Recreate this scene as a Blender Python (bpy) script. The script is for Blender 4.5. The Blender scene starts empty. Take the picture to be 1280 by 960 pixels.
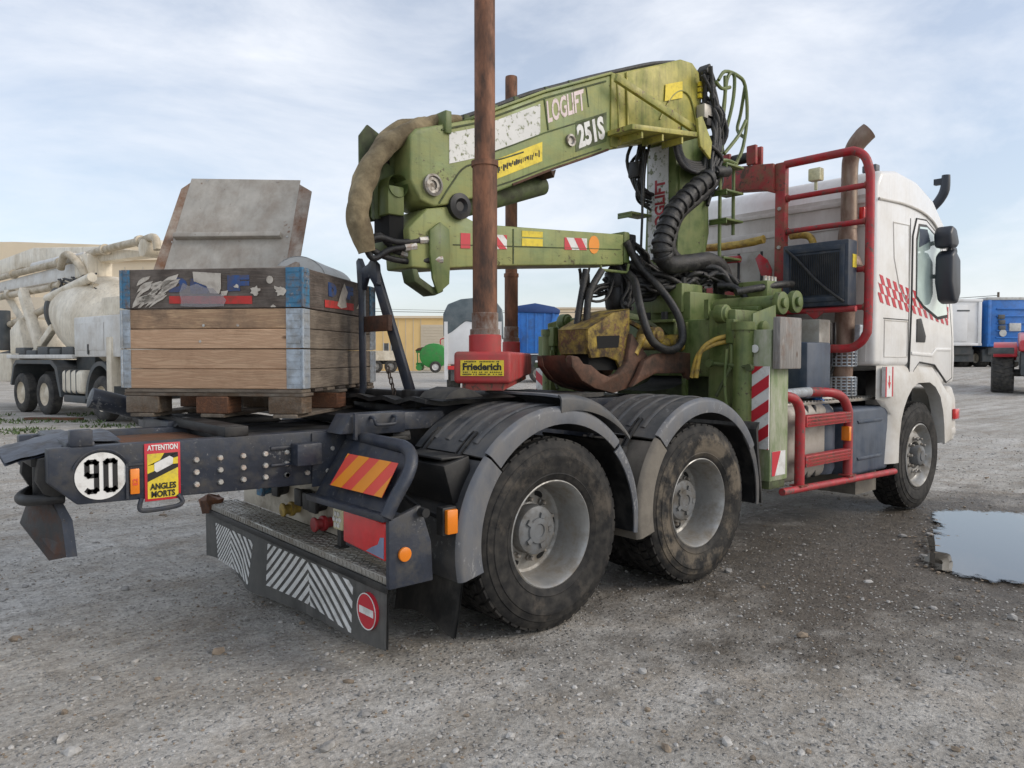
import bpy, bmesh, math, random
from mathutils import Vector, Matrix, noise
random.seed(7)
R = math.radians
S = bpy.context.scene
COL = S.collection

# ---------------------------------------------------------------- camera, sky, sun, exposure
AZ = R(40.9)
RV = Vector((math.cos(AZ), -math.sin(AZ), 0)); DV = Vector((math.sin(AZ), math.cos(AZ), 0)); UP = Vector((0, 0, 1))
CAM = Vector((-2.845, -4.173, 1.498))
PITCH = math.atan((480-446.3)/942.3)
fw = DV*math.cos(PITCH) - UP*math.sin(PITCH); cu = UP*math.cos(PITCH) + DV*math.sin(PITCH)
cd = bpy.data.cameras.new('camera'); cam = bpy.data.objects.new('camera', cd); COL.objects.link(cam)
cam.matrix_world = Matrix(((RV.x, cu.x, -fw.x, CAM.x), (RV.y, cu.y, -fw.y, CAM.y), (RV.z, cu.z, -fw.z, CAM.z), (0, 0, 0, 1)))
cd.sensor_width = 36; cd.lens = 942.3/1280*36; cd.clip_end = 2000; cd.clip_start = .05
S.camera = cam

SUN_DIR = (RV*0.78 - DV*0.22 + UP*0.50).normalized()      # from the yard towards the sun
SUN_EL = math.asin(SUN_DIR.z); SUN_ROT = math.atan2(SUN_DIR.x, SUN_DIR.y)
W = bpy.data.worlds.new('World'); S.world = W; W.use_nodes = True
wn, wl = W.node_tree.nodes, W.node_tree.links
for n in list(wn): wn.remove(n)
wo = wn.new('ShaderNodeOutputWorld'); bg = wn.new('ShaderNodeBackground'); sky = wn.new('ShaderNodeTexSky')
sky.sky_type = 'NISHITA'; sky.sun_disc = False; sky.sun_elevation = SUN_EL; sky.sun_rotation = SUN_ROT
sky.air_density = 1.0; sky.dust_density = 1.6; sky.ozone_density = 1.2
tc = wn.new('ShaderNodeTexCoord'); mp = wn.new('ShaderNodeMapping'); mp.inputs['Scale'].default_value = (1.0, 1.6, 3.6); mp.inputs['Rotation'].default_value = (0, 0, R(25))
nz = wn.new('ShaderNodeTexNoise'); nz.inputs['Scale'].default_value = 2.1; nz.inputs['Detail'].default_value = 9; nz.inputs['Roughness'].default_value = .6; nz.inputs['Distortion'].default_value = .35
mr = wn.new('ShaderNodeMapRange'); mr.inputs[1].default_value = .34; mr.inputs[2].default_value = .72; mr.inputs[3].default_value = .34; mr.inputs[4].default_value = .96
mx = wn.new('ShaderNodeMix'); mx.data_type = 'RGBA'; mx.inputs[7].default_value = (6.0, 6.2, 6.6, 1)
wl.new(tc.outputs['Generated'], mp.inputs['Vector']); wl.new(mp.outputs[0], nz.inputs['Vector']); wl.new(nz.outputs['Fac'], mr.inputs[0])
wl.new(mr.outputs[0], mx.inputs[0]); wl.new(sky.outputs[0], mx.inputs[6]); wl.new(mx.outputs[2], bg.inputs['Color'])
bg.inputs['Strength'].default_value = .12
wl.new(bg.outputs[0], wo.inputs['Surface'])
sd = bpy.data.lights.new('sun', 'SUN'); sd.energy = 1.0; sd.angle = R(24); sd.color = (1, .91, .79)
sun = bpy.data.objects.new('sun', sd); COL.objects.link(sun); sun.location = (0, 0, 30)
sun.rotation_euler = SUN_DIR.to_track_quat('Z', 'Y').to_euler()
S.view_settings.view_transform = 'Standard'; S.view_settings.look = 'None'; S.view_settings.gamma = 1; S.view_settings.exposure = 0.48
S.view_settings.use_curve_mapping = False

# ---------------------------------------------------------------- materials
MATS = {}
def mat(name, col, rough=.5, metal=0.0, var=.18, vs=4.0, dirt=None, damt=.45, ds=5.0, bump=0.0, bs=30.0, spec=.5, coat=0.0, trans=0.0, stretch=None, emit=None, soft=.12, chip=None, camt=.3, cs=28.0, streak=0.0):
    m = bpy.data.materials.new(name); m.use_nodes = True; MATS[name] = m
    nt = m.node_tree; N, L = nt.nodes, nt.links; b = N['Principled BSDF']
    b.inputs['Roughness'].default_value = rough; b.inputs['Metallic'].default_value = metal
    b.inputs['Specular IOR Level'].default_value = spec; b.inputs['Coat Weight'].default_value = coat
    b.inputs['Transmission Weight'].default_value = trans
    t = N.new('ShaderNodeTexCoord'); oi = N.new('ShaderNodeObjectInfo')
    mul = N.new('ShaderNodeMath'); mul.operation = 'MULTIPLY'; mul.inputs[1].default_value = 23.7; L.new(oi.outputs['Random'], mul.inputs[0])
    ad = N.new('ShaderNodeVectorMath'); ad.operation = 'ADD'; L.new(t.outputs['Object'], ad.inputs[0]); L.new(mul.outputs[0], ad.inputs[1])
    vec = ad.outputs[0]
    if stretch:
        q = N.new('ShaderNodeMapping'); q.inputs['Scale'].default_value = stretch; L.new(vec, q.inputs[0]); vec = q.outputs[0]
    n1 = N.new('ShaderNodeTexNoise'); n1.inputs['Scale'].default_value = vs; n1.inputs['Detail'].default_value = 6; n1.inputs['Roughness'].default_value = .62; L.new(vec, n1.inputs['Vector'])
    r1 = N.new('ShaderNodeMapRange'); r1.inputs[1].default_value = .3; r1.inputs[2].default_value = .7; r1.inputs[3].default_value = 1-var; r1.inputs[4].default_value = 1+var; L.new(n1.outputs['Fac'], r1.inputs[0])
    hs = N.new('ShaderNodeHueSaturation'); hs.inputs['Color'].default_value = (*col, 1); L.new(r1.outputs[0], hs.inputs['Value'])
    out = hs.outputs['Color']
    if dirt:
        n2 = N.new('ShaderNodeTexNoise'); n2.inputs['Scale'].default_value = ds; n2.inputs['Detail'].default_value = 10; n2.inputs['Roughness'].default_value = .68; L.new(vec, n2.inputs['Vector'])
        r2 = N.new('ShaderNodeMapRange'); c = .76-.5*damt; r2.inputs[1].default_value = c-soft; r2.inputs[2].default_value = c+soft; L.new(n2.outputs['Fac'], r2.inputs[0])
        mm = N.new('ShaderNodeMix'); mm.data_type = 'RGBA'; mm.inputs[7].default_value = (*dirt, 1); L.new(r2.outputs[0], mm.inputs[0]); L.new(out, mm.inputs[6]); out = mm.outputs[2]
        r3 = N.new('ShaderNodeMapRange'); r3.inputs[3].default_value = rough; r3.inputs[4].default_value = min(1, rough+.35); L.new(r2.outputs[0], r3.inputs[0]); L.new(r3.outputs[0], b.inputs['Roughness'])
        if metal: 
            r4 = N.new('ShaderNodeMapRange'); r4.inputs[3].default_value = metal; r4.inputs[4].default_value = 0; L.new(r2.outputs[0], r4.inputs[0]); L.new(r4.outputs[0], b.inputs['Metallic'])
    if streak:
        qm = N.new('ShaderNodeMapping'); qm.inputs['Scale'].default_value = (9, 9, .7); L.new(ad.outputs[0], qm.inputs[0])
        n5 = N.new('ShaderNodeTexNoise'); n5.inputs['Scale'].default_value = 2.2; n5.inputs['Detail'].default_value = 6; n5.inputs['Roughness'].default_value = .6; L.new(qm.outputs[0], n5.inputs['Vector'])
        r5 = N.new('ShaderNodeMapRange'); r5.inputs[1].default_value = .5; r5.inputs[2].default_value = .72; r5.inputs[3].default_value = 1; r5.inputs[4].default_value = 1-streak; L.new(n5.outputs['Fac'], r5.inputs[0])
        m5 = N.new('ShaderNodeMix'); m5.data_type = 'RGBA'; m5.blend_type = 'MULTIPLY'; m5.inputs[0].default_value = 1; L.new(out, m5.inputs[6]); L.new(r5.outputs[0], m5.inputs[7]); out = m5.outputs[2]
    if chip:
        n4 = N.new('ShaderNodeTexNoise'); n4.inputs['Scale'].default_value = cs; n4.inputs['Detail'].default_value = 7; n4.inputs['Roughness'].default_value = .72; L.new(vec, n4.inputs['Vector'])
        n6 = N.new('ShaderNodeTexNoise'); n6.inputs['Scale'].default_value = cs*.12; n6.inputs['Detail'].default_value = 3; L.new(vec, n6.inputs['Vector'])
        a6 = N.new('ShaderNodeMath'); a6.operation = 'MULTIPLY_ADD'; a6.inputs[1].default_value = .5; L.new(n6.outputs['Fac'], a6.inputs[0]); L.new(n4.outputs['Fac'], a6.inputs[2])
        c = 1.06-.5*camt; r4_ = N.new('ShaderNodeMapRange'); r4_.inputs[1].default_value = c-.025; r4_.inputs[2].default_value = c+.025; L.new(a6.outputs[0], r4_.inputs[0])
        m4 = N.new('ShaderNodeMix'); m4.data_type = 'RGBA'; m4.inputs[7].default_value = (*chip, 1); L.new(r4_.outputs[0], m4.inputs[0]); L.new(out, m4.inputs[6]); out = m4.outputs[2]
    L.new(out, b.inputs['Base Color'])
    if emit:
        b.inputs['Emission Color'].default_value = (*col, 1); b.inputs['Emission Strength'].default_value = emit
    if bump:
        n3 = N.new('ShaderNodeTexNoise'); n3.inputs['Scale'].default_value = bs; n3.inputs['Detail'].default_value = 5; L.new(vec, n3.inputs['Vector'])
        bp = N.new('ShaderNodeBump'); bp.inputs['Strength'].default_value = bump; bp.inputs['Distance'].default_value = .02; L.new(n3.outputs['Fac'], bp.inputs['Height']); L.new(bp.outputs[0], b.inputs['Normal'])
    return m
def wood(name, c1, c2, knot=(.1, .05, .025), stain=None, ws=1.0, samt=.4):
    """board grain along the local X axis"""
    m = bpy.data.materials.new(name); m.use_nodes = True; MATS[name] = m
    nt = m.node_tree; N, L = nt.nodes, nt.links; b = N['Principled BSDF']; b.inputs['Roughness'].default_value = .82; b.inputs['Specular IOR Level'].default_value = .25
    t = N.new('ShaderNodeTexCoord'); oi = N.new('ShaderNodeObjectInfo')
    mul = N.new('ShaderNodeMath'); mul.operation = 'MULTIPLY'; mul.inputs[1].default_value = 31.3; L.new(oi.outputs['Random'], mul.inputs[0])
    ad = N.new('ShaderNodeVectorMath'); L.new(t.outputs['Object'], ad.inputs[0]); L.new(mul.outputs[0], ad.inputs[1])
    q = N.new('ShaderNodeMapping'); q.inputs['Scale'].default_value = (1.3*ws, 14*ws, 14*ws); L.new(ad.outputs[0], q.inputs[0])
    n1 = N.new('ShaderNodeTexNoise'); n1.inputs['Scale'].default_value = 2.2; n1.inputs['Detail'].default_value = 8; n1.inputs['Distortion'].default_value = 1.4; L.new(q.outputs[0], n1.inputs['Vector'])
    w = N.new('ShaderNodeMath'); w.operation = 'MULTIPLY'; w.inputs[1].default_value = 6; L.new(n1.outputs['Fac'], w.inputs[0])
    fr = N.new('ShaderNodeMath'); fr.operation = 'PINGPONG'; fr.inputs[1].default_value = 1; L.new(w.outputs[0], fr.inputs[0])
    mm = N.new('ShaderNodeMix'); mm.data_type = 'RGBA'; mm.inputs[6].default_value = (*c1, 1); mm.inputs[7].default_value = (*c2, 1); L.new(fr.outputs[0], mm.inputs[0])
    hs = N.new('ShaderNodeHueSaturation'); L.new(mm.outputs[2], hs.inputs['Color'])
    rv = N.new('ShaderNodeMapRange'); rv.inputs[3].default_value = .8; rv.inputs[4].default_value = 1.15; L.new(oi.outputs['Random'], rv.inputs[0]); L.new(rv.outputs[0], hs.inputs['Value'])
    v = N.new('ShaderNodeTexVoronoi'); v.inputs['Scale'].default_value = 3.4; q2 = N.new('ShaderNodeMapping'); q2.inputs['Scale'].default_value = (1.0, 2.2, 2.2); L.new(ad.outputs[0], q2.inputs[0]); L.new(q2.outputs[0], v.inputs['Vector'])
    vr = N.new('ShaderNodeMapRange'); vr.inputs[1].default_value = .05; vr.inputs[2].default_value = .1; vr.inputs[3].default_value = .75; vr.inputs[4].default_value = 0; L.new(v.outputs['Distance'], vr.inputs[0])
    mk = N.new('ShaderNodeMix'); mk.data_type = 'RGBA'; mk.inputs[7].default_value = (*knot, 1); L.new(vr.outputs[0], mk.inputs[0]); L.new(hs.outputs[0], mk.inputs[6])
    out = mk.outputs[2]
    if stain:
        n2 = N.new('ShaderNodeTexNoise'); n2.inputs['Scale'].default_value = 4.5; n2.inputs['Detail'].default_value = 9; n2.inputs['Roughness'].default_value = .7; L.new(ad.outputs[0], n2.inputs['Vector'])
        r2 = N.new('ShaderNodeMapRange'); c = .76-.5*samt; r2.inputs[1].default_value = c-.12; r2.inputs[2].default_value = c+.16; L.new(n2.outputs['Fac'], r2.inputs[0])
        ms = N.new('ShaderNodeMix'); ms.data_type = 'RGBA'; ms.inputs[7].default_value = (*stain, 1); L.new(r2.outputs[0], ms.inputs[0]); L.new(out, ms.inputs[6]); out = ms.outputs[2]
    L.new(out, b.inputs['Base Color'])
    bp = N.new('ShaderNodeBump'); bp.inputs['Strength'].default_value = .35; bp.inputs['Distance'].default_value = .005; L.new(fr.outputs[0], bp.inputs['Height']); L.new(bp.outputs[0], b.inputs['Normal'])
    return m

RUST = (.13, .055, .028); DUST = (.27, .24, .2)
mat('frame_paint', (.026, .032, .047), .42, var=.3, vs=7, dirt=(.07, .066, .06), damt=.34, ds=9, bump=.12, bs=25, chip=(.15, .15, .15), camt=.27, cs=44)
mat('black_plastic', (.012, .0125, .0135), .5, var=.3, dirt=(.06, .056, .05), damt=.34, ds=7)
mat('black_rubber', (.017, .017, .018), .7, var=.3, dirt=(.085, .08, .07), damt=.46, ds=5, bump=.15, bs=60)
mat('hose_black', (.014, .014, .015), .48, var=.3, dirt=(.06, .057, .05), damt=.35, ds=14, bump=.25, bs=70)
mat('flap_rubber', (.02, .02, .019), .7, var=.3, dirt=(.075, .07, .062), damt=.46, ds=7, streak=.3, bump=.1, bs=40)
mat('fender_plastic', (.066, .069, .074), .46, var=.25, vs=6, dirt=(.115, .105, .092), damt=.42, ds=6, bump=.1, bs=30, chip=(.17, .17, .17), camt=.26, cs=34)
mat('fender_light', (.098, .106, .122), .42, var=.25, vs=6, dirt=(.16, .155, .15), damt=.42, ds=8, stretch=(1, 1, .5), chip=(.24, .24, .24), camt=.32, cs=40, bump=.08, bs=20)
mat('fender_dusty', (.135, .12, .1), .78, var=.25, vs=5, dirt=(.2, .18, .15), damt=.5, ds=7, bump=.1, bs=40)
mat('rim_silver', (.37, .37, .36), .38, .5, var=.15, dirt=(.2, .175, .14), damt=.46, ds=7, streak=.15)
mat('rim_dark', (.2, .2, .195), .55, .25, var=.2, dirt=(.13, .11, .085), damt=.48, ds=7)
mat('hub_grey', (.17, .18, .19), .5, .2, var=.2, dirt=(.1, .09, .075), damt=.45, ds=9)
mat('nut_steel', (.35, .34, .32), .4, .8, var=.2, dirt=(.16, .12, .08), damt=.42, ds=20)
mat('bolt_zinc', (.5, .5, .47), .45, .5, var=.25, dirt=(.32, .17, .09), damt=.36, ds=30)
mat('hole_black', (.006, .006, .006), .9, var=0)
mat('crane_green', (.105, .155, .04), .42, var=.32, vs=5, dirt=(.18, .19, .075), damt=.4, ds=5, bump=.08, bs=20, soft=.16, chip=(.05, .04, .02), camt=.3, cs=34, streak=.35)
mat('boom_green', (.18, .235, .085), .42, var=.28, vs=3.2, dirt=(.33, .33, .12), damt=.44, ds=3.0, bump=.08, bs=25, stretch=(.8, 1, 1.5), soft=.16, chip=(.08, .065, .03), camt=.3, cs=30, streak=.3)
mat('boom_yellow', (.42, .37, .075), .42, var=.25, vs=4, dirt=(.15, .185, .05), damt=.45, ds=3.2, bump=.08, bs=25, soft=.14, chip=(.12, .06, .03), camt=.35, cs=30, streak=.4)
mat('green_dark', (.085, .115, .038), .55, var=.25, dirt=(.05, .05, .035), damt=.46, ds=5)
mat('green_worn', (.2, .26, .12), .6, var=.25, dirt=(.42, .42, .33), damt=.5, ds=9, stretch=(1, 1, .35))
mat('grapple_yellow', (.36, .25, .028), .55, var=.3, dirt=(.06, .04, .024), damt=.56, ds=8, bump=.2, bs=35, chip=(.12, .06, .03), camt=.4, cs=24)
mat('grapple_rust', (.115, .052, .03), .65, var=.4, vs=7, dirt=(.055, .038, .028), damt=.5, ds=8, bump=.2, bs=40)
mat('pole_rust', (.21, .09, .045), .6, .1, var=.4, vs=9, dirt=(.07, .045, .035), damt=.47, ds=13, bump=.15, bs=60, stretch=(1, 1, .35))
mat('pole_bare', (.3, .27, .24), .5, .3, var=.3, vs=9, dirt=RUST, damt=.55, ds=16, stretch=(1, 1, .5))
mat('red_paint', (.4, .02, .028), .4, var=.28, vs=8, dirt=(.28, .06, .055), damt=.42, ds=9, chip=(.12, .08, .07), camt=.4, cs=30, bump=.05, bs=40)
mat('red_box', (.4, .04, .04), .5, var=.12, dirt=(.24, .08, .065), damt=.38, ds=6)
mat('red_worn', (.34, .025, .03), .5, var=.3, dirt=(.19, .1, .06), damt=.46, ds=9, bump=.1, chip=(.09, .05, .035), camt=.45, cs=26)
mat('cab_white', (.8, .795, .78), .28, var=.04, vs=1.6, dirt=(.64, .61, .56), damt=.36, ds=3.2, coat=.4, soft=.2, streak=.1)
mat('cab_white_dusty', (.66, .645, .61), .45, var=.08, dirt=(.42, .38, .32), damt=.4, ds=4, soft=.2)
mat('cab_rear', (.64, .62, .59), .5, var=.1, dirt=(.4, .37, .33), damt=.42, ds=3, stretch=(1, 1, .4), soft=.2)
mat('red_print', (.52, .025, .04), .4, var=.08)
mat('white_print', (.72, .72, .7), .5, var=.08, dirt=(.4, .38, .34), damt=.3, ds=12)
mat('white_worn', (.66, .66, .64), .6, var=.1, dirt=(.2, .22, .12), damt=.36, ds=22, soft=.04)
mat('letter_pink', (.7, .58, .57), .6, var=.1, dirt=(.3, .24, .18), damt=.36, ds=22, soft=.05)
mat('yellow_print', (.74, .57, .03), .5, var=.1, dirt=(.45, .36, .08), damt=.33, ds=18)
mat('black_print', (.012, .012, .012), .6, var=0)
mat('orange_reflector', (.8, .22, .01), .25, var=.1, coat=.5)
mat('red_reflector', (.62, .012, .015), .22, var=.15, coat=.6, vs=12)
mat('lens_bluish', (.2, .24, .36), .4, var=.2)
mat('flap_rusty', (.035, .034, .035), .6, var=.35, dirt=(.1, .045, .025), damt=.36, ds=8, bump=.15, bs=30)
mat('valance_rubber', (.07, .069, .064), .58, var=.25, dirt=(.13, .125, .115), damt=.44, ds=7, streak=.35, bump=.08, bs=30)
mat('strip_red', (.72, .075, .05), .4, var=.06)
mat('strip_orange', (.78, .27, .02), .4, var=.06)
mat('lamp_lens', (.6, .56, .36), .25, var=.2, vs=30)
mat('checker_alu', (.44, .43, .4), .42, .65, var=.2, dirt=(.21, .18, .14), damt=.47, ds=6)
mat('cream_panel', (.52, .47, .38), .6, var=.15, dirt=(.24, .2, .15), damt=.4, ds=5)
mat('tank_plastic', (.04, .06, .095), .42, var=.25, dirt=(.12, .135, .16), damt=.36, ds=5, soft=.18, streak=.3)
mat('tank_steel', (.42, .4, .36), .45, .3, var=.12, dirt=(.25, .22, .18), damt=.42, ds=4)
mat('galvanised', (.4, .45, .5), .5, .5, var=.2, vs=16, dirt=(.26, .26, .25), damt=.42, ds=14)
mat('hinge_blue', (.04, .17, .3), .5, var=.3, vs=14, dirt=(.16, .12, .1), damt=.42, ds=20, chip=(.25, .26, .27), camt=.35, cs=60)
mat('chain_steel', (.1, .075, .06), .6, .5, var=.3)
mat('exhaust_steel', (.3, .23, .18), .38, .7, var=.3, vs=6, dirt=(.13, .07, .045), damt=.5, ds=6, stretch=(1, 1, .5))
mat('cooler_blue', (.026, .038, .06), .5, var=.2, dirt=(.1, .1, .1), damt=.33, ds=6)
mat('beige_sleeve', (.27, .215, .125), .85, var=.3, vs=7, dirt=(.13, .1, .06), damt=.46, ds=6, bump=.6, bs=16)
mat('yellow_hose', (.5, .34, .06), .5, var=.15, dirt=(.2, .14, .06), damt=.4, ds=20)
mat('glass_cab', (.6, .73, .68), .03, var=.25, vs=2.2, spec=1.0, coat=1.0)  # opaque panes; brightness seen through the glass is put into the base colour
mat('mirror_shell', (.025, .03, .04), .4, var=.1)
mat('plate_grey', (.44, .41, .36), .6, .1, var=.16, vs=6, dirt=(.3, .255, .21), damt=.42, ds=5, bump=.06, bs=25, soft=.16, chip=(.2, .13, .09), camt=.26, cs=26, streak=.15)
mat('plate_rust', (.36, .31, .26), .7, .1, var=.2, dirt=(.19, .1, .06), damt=.47, ds=7, streak=.3)
mat('tub_pale', (.55, .55, .53), .55, var=.08, dirt=(.36, .34, .3), damt=.36, ds=4)
wood('wood_new', (.57, .385, .25), (.47, .30, .19), stain=(.33, .2, .12), samt=.26)
wood('wood_mid', (.44, .3, .185), (.31, .2, .125), stain=(.17, .12, .085), samt=.42)
wood('wood_grey', (.19, .155, .12), (.11, .09, .072), stain=(.25, .21, .165), samt=.4)
wood('wood_dark', (.115, .092, .078), (.07, .058, .05), stain=(.19, .165, .145), samt=.42)
wood('wood_block', (.15, .1, .065), (.09, .065, .045), stain=(.22, .2, .17), samt=.45, ws=1.5)
wood('wood_red', (.21, .095, .05), (.13, .065, .04), stain=(.1, .07, .05), samt=.4)
wood('wood_pad', (.3, .285, .265), (.21, .2, .19), stain=(.2, .12, .08), samt=.3)
mat('paint_blue_old', (.03, .075, .22), .7, var=.25, dirt=(.11, .09, .08), damt=.4, ds=14)
mat('paint_red_old', (.5, .035, .03), .7, var=.2, dirt=(.2, .07, .05), damt=.36, ds=14)
mat('torn_paper', (.52, .48, .42), .9, var=.15, dirt=(.3, .26, .22), damt=.36, ds=20)
mat('pump_cream', (.78, .71, .58), .45, var=.1, dirt=(.52, .44, .32), damt=.36, ds=1.2, soft=.14, streak=.25)
mat('pump_grey', (.68, .67, .64), .45, var=.08, dirt=(.5, .46, .4), damt=.34, ds=1.8, soft=.16, streak=.12)
mat('pump_dark', (.07, .08, .085), .6, var=.2, dirt=(.14, .13, .12), damt=.4, ds=2)
mat('pump_pipe', (.55, .48, .37), .5, .05, var=.2, dirt=(.33, .27, .18), damt=.4, ds=3)
mat('building_yellow', (.8, .56, .25), .8, var=.06, vs=.6)  # yellow wall paint with the low sun's warm light put into it
mat('building_cream', (.74, .62, .45), .8, var=.06, vs=.6)
mat('shutter', (.62, .54, .42), .7, var=.05)
mat('tarp_dark', (.1, .13, .145), .6, var=.2, dirt=(.16, .18, .19), damt=.4, ds=2, bump=.3, bs=3)
mat('truck_white', (.74, .74, .74), .4, var=.06, dirt=(.55, .53, .5), damt=.3, ds=1)
mat('truck_blue', (.03, .18, .55), .4, var=.12, dirt=(.05, .12, .3), damt=.35, ds=1.5)
mat('truck_blue_dark', (.02, .06, .2), .5, var=.15)
mat('machine_green', (.035, .27, .05), .45, var=.15, dirt=(.1, .12, .07), damt=.3, ds=2)
mat('machine_red', (.5, .03, .04), .35, var=.1, coat=.3)
mat('water', (.035, .032, .027), .012, var=0, spec=1.0, coat=.35)
mat('tyre_far', (.035, .034, .033), .8, var=.4, vs=8, dirt=(.1, .092, .08), damt=.42, ds=6)
wm = MATS['water']; _at = wm.node_tree.nodes.new('ShaderNodeAttribute'); _at.attribute_name = 'depth'
_nz = wm.node_tree.nodes.new('ShaderNodeTexNoise'); _nz.inputs['Scale'].default_value = 14; _nz.inputs['Detail'].default_value = 6
_tc = wm.node_tree.nodes.new('ShaderNodeTexCoord'); wm.node_tree.links.new(_tc.outputs['Object'], _nz.inputs['Vector'])
_ad = wm.node_tree.nodes.new('ShaderNodeMath'); _ad.operation = 'ADD'; wm.node_tree.links.new(_at.outputs['Fac'], _ad.inputs[0]); wm.node_tree.links.new(_nz.outputs['Fac'], _ad.inputs[1])
_mr = wm.node_tree.nodes.new('ShaderNodeMapRange'); _mr.inputs[1].default_value = .72; _mr.inputs[2].default_value = 1.02; wm.node_tree.links.new(_ad.outputs[0], _mr.inputs[0])
wm.node_tree.links.new(_mr.outputs[0], wm.node_tree.nodes['Principled BSDF'].inputs['Alpha'])
mat('weed', (.07, .11, .03), .7, var=.4)
mat('concrete', (.33, .31, .28), .85, var=.15, vs=2, bump=.2)
mat('cable_dark', (.03, .03, .03), .6, var=0)

# ---------------------------------------------------------------- mesh helpers
class MB:
    def __init__(s): s.v = []; s.f = []
    def add(s, vs, fs):
        o = len(s.v); s.v += [tuple(p) for p in vs]; s.f += [tuple(i+o for i in q) for q in fs]; return s
    def box(s, x0, x1, y0, y1, z0, z1, rot=None, c=None):
        P = [Vector((x, y, z)) for x in (x0, x1) for y in (y0, y1) for z in (z0, z1)]
        if rot is not None:
            c = Vector(c) if c is not None else Vector(((x0+x1)/2, (y0+y1)/2, (z0+z1)/2)); P = [c + rot @ (p-c) for p in P]
        return s.add(P, [(0, 1, 3, 2), (4, 6, 7, 5), (0, 4, 5, 1), (2, 3, 7, 6), (0, 2, 6, 4), (1, 5, 7, 3)])
    def obox(s, p, ex, ey, ez):
        p, ex, ey, ez = map(Vector, (p, ex, ey, ez))
        return s.add([p+ex*i+ey*j+ez*k for i in (0, 1) for j in (0, 1) for k in (0, 1)], [(0, 1, 3, 2), (4, 6, 7, 5), (0, 4, 5, 1), (2, 3, 7, 6), (0, 2, 6, 4), (1, 5, 7, 3)])
    def prism(s, poly, a, b, ax='y'):
        f = {'y': lambda p, t: (p[0], t, p[1]), 'x': lambda p, t: (t, p[0], p[1]), 'z': lambda p, t: (p[0], p[1], t)}[ax]
        n = len(poly)
        return s.add([f(p, a) for p in poly]+[f(p, b) for p in poly], [tuple(range(n)), tuple(range(2*n-1, n-1, -1))]+[(i, n+i, n+(i+1) % n, (i+1) % n) for i in range(n)])
    def bar(s, p, q, w, h=None, up=(0, 0, 1)):
        p, q = Vector(p), Vector(q); h = h or w; d = q-p; e = d.normalized(); sd = e.cross(Vector(up))
        if sd.length < 1e-3: sd = e.cross(Vector((1, 0, 0)))
        sd.normalize(); u = sd.cross(e)
        return s.obox(p-sd*w/2-u*h/2, d, sd*w, u*h)
    def cyl(s, p, q, r0, r1=None, n=16, cap=True):
        return s.tube([p, q], [r0, r0 if r1 is None else r1], n, cap)
    def tube(s, pts, r, n=8, cap=True, smooth=0):
        P = [Vector(p) for p in pts]
        if smooth: P, r = crom(P, r, smooth)
        rr = r if isinstance(r, (list, tuple)) else [r]*len(P)
        t0 = (P[1]-P[0]).normalized(); a = t0.orthogonal().normalized(); V = []; F = []
        for i, p in enumerate(P):
            t = (P[min(i+1, len(P)-1)]-P[max(i-1, 0)]).normalized()
            a = (a - t*a.dot(t)).normalized(); b = t.cross(a)
            for k in range(n):
                w = 2*math.pi*k/n; V.append(p+(a*math.cos(w)+b*math.sin(w))*rr[i])
        for i in range(len(P)-1):
            for k in range(n): F.append((i*n+k, i*n+(k+1) % n, (i+1)*n+(k+1) % n, (i+1)*n+k))
        if cap: F.append(tuple(range(n-1, -1, -1))); F.append(tuple(range((len(P)-1)*n, len(P)*n)))
        return s.add(V, F)
    def lathe(s, prof, n=32, c=(0, 0, 0), ax='y', closed=False, a0=0, a1=2*math.pi):
        """prof: (radius, offset along the axis)"""
        full = abs(a1-a0-2*math.pi) < 1e-6; m = n if full else n+1; k = len(prof); V = []; F = []
        for i in range(m):
            w = a0+(a1-a0)*i/n; C_, S_ = math.cos(w), math.sin(w)
            for (r, t) in prof:
                V.append({'y': (c[0]+r*C_, c[1]+t, c[2]+r*S_), 'z': (c[0]+r*C_, c[1]+r*S_, c[2]+t), 'x': (c[0]+t, c[1]+r*C_, c[2]+r*S_)}[ax])
        for i in range(n):
            j = (i+1) % m
            for q in range(k if closed else k-1): F.append((i*k+q, i*k+(q+1) % k, j*k+(q+1) % k, j*k+q))
        return s.add(V, F)
    def quad(s, a, b, c, d): return s.add([a, b, c, d], [(0, 1, 2, 3)])
def crom(P, r, k):
    out = []; ro = []; rr = r if isinstance(r, (list, tuple)) else [r]*len(P); n = len(P)
    for i in range(n-1):
        p0, p1, p2, p3 = P[max(i-1, 0)], P[i], P[i+1], P[min(i+2, n-1)]
        for j in range(k):
            t = j/k
            out.append(.5*((2*p1)+(p2-p0)*t+(2*p0-5*p1+4*p2-p3)*t*t+(3*p1-p0-3*p2+p3)*t**3)); ro.append(rr[i]*(1-t)+rr[i+1]*t)
    out.append(P[-1]); ro.append(rr[-1]); return out, ro
def mesh_of(mb, name='m', bevel=0.0, seg=2, ang=35, sharp=40, wave=0.0, wsc=3.0):
    me = bpy.data.meshes.new(name); bm = bmesh.new()
    vs = [bm.verts.new(p) for p in mb.v]
    for f in mb.f:
        try: bm.faces.new([vs[i] for i in f])
        except ValueError: pass
    bmesh.ops.recalc_face_normals(bm, faces=bm.faces)
    if bevel:
        es = [e for e in bm.edges if len(e.link_faces) == 2 and e.calc_face_angle(0) > R(ang)]
        bmesh.ops.bevel(bm, geom=es, offset=bevel, segments=seg, profile=.5, affect='EDGES', clamp_overlap=True)
    if wave:
        for v in bm.verts: v.co += noise.noise_vector(v.co*wsc)*wave
    bm.to_mesh(me); bm.free()
    me.polygons.foreach_set('use_smooth', [True]*len(me.polygons)); me.set_sharp_from_angle(angle=R(sharp)); me.update()
    return me
WORLD = set()          # empties whose parts are written in yard coordinates
def adopt(o, parent):
    o.parent = parent
    if parent.name in WORLD: o.matrix_parent_inverse = Matrix.Translation(parent.location).inverted()
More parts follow.
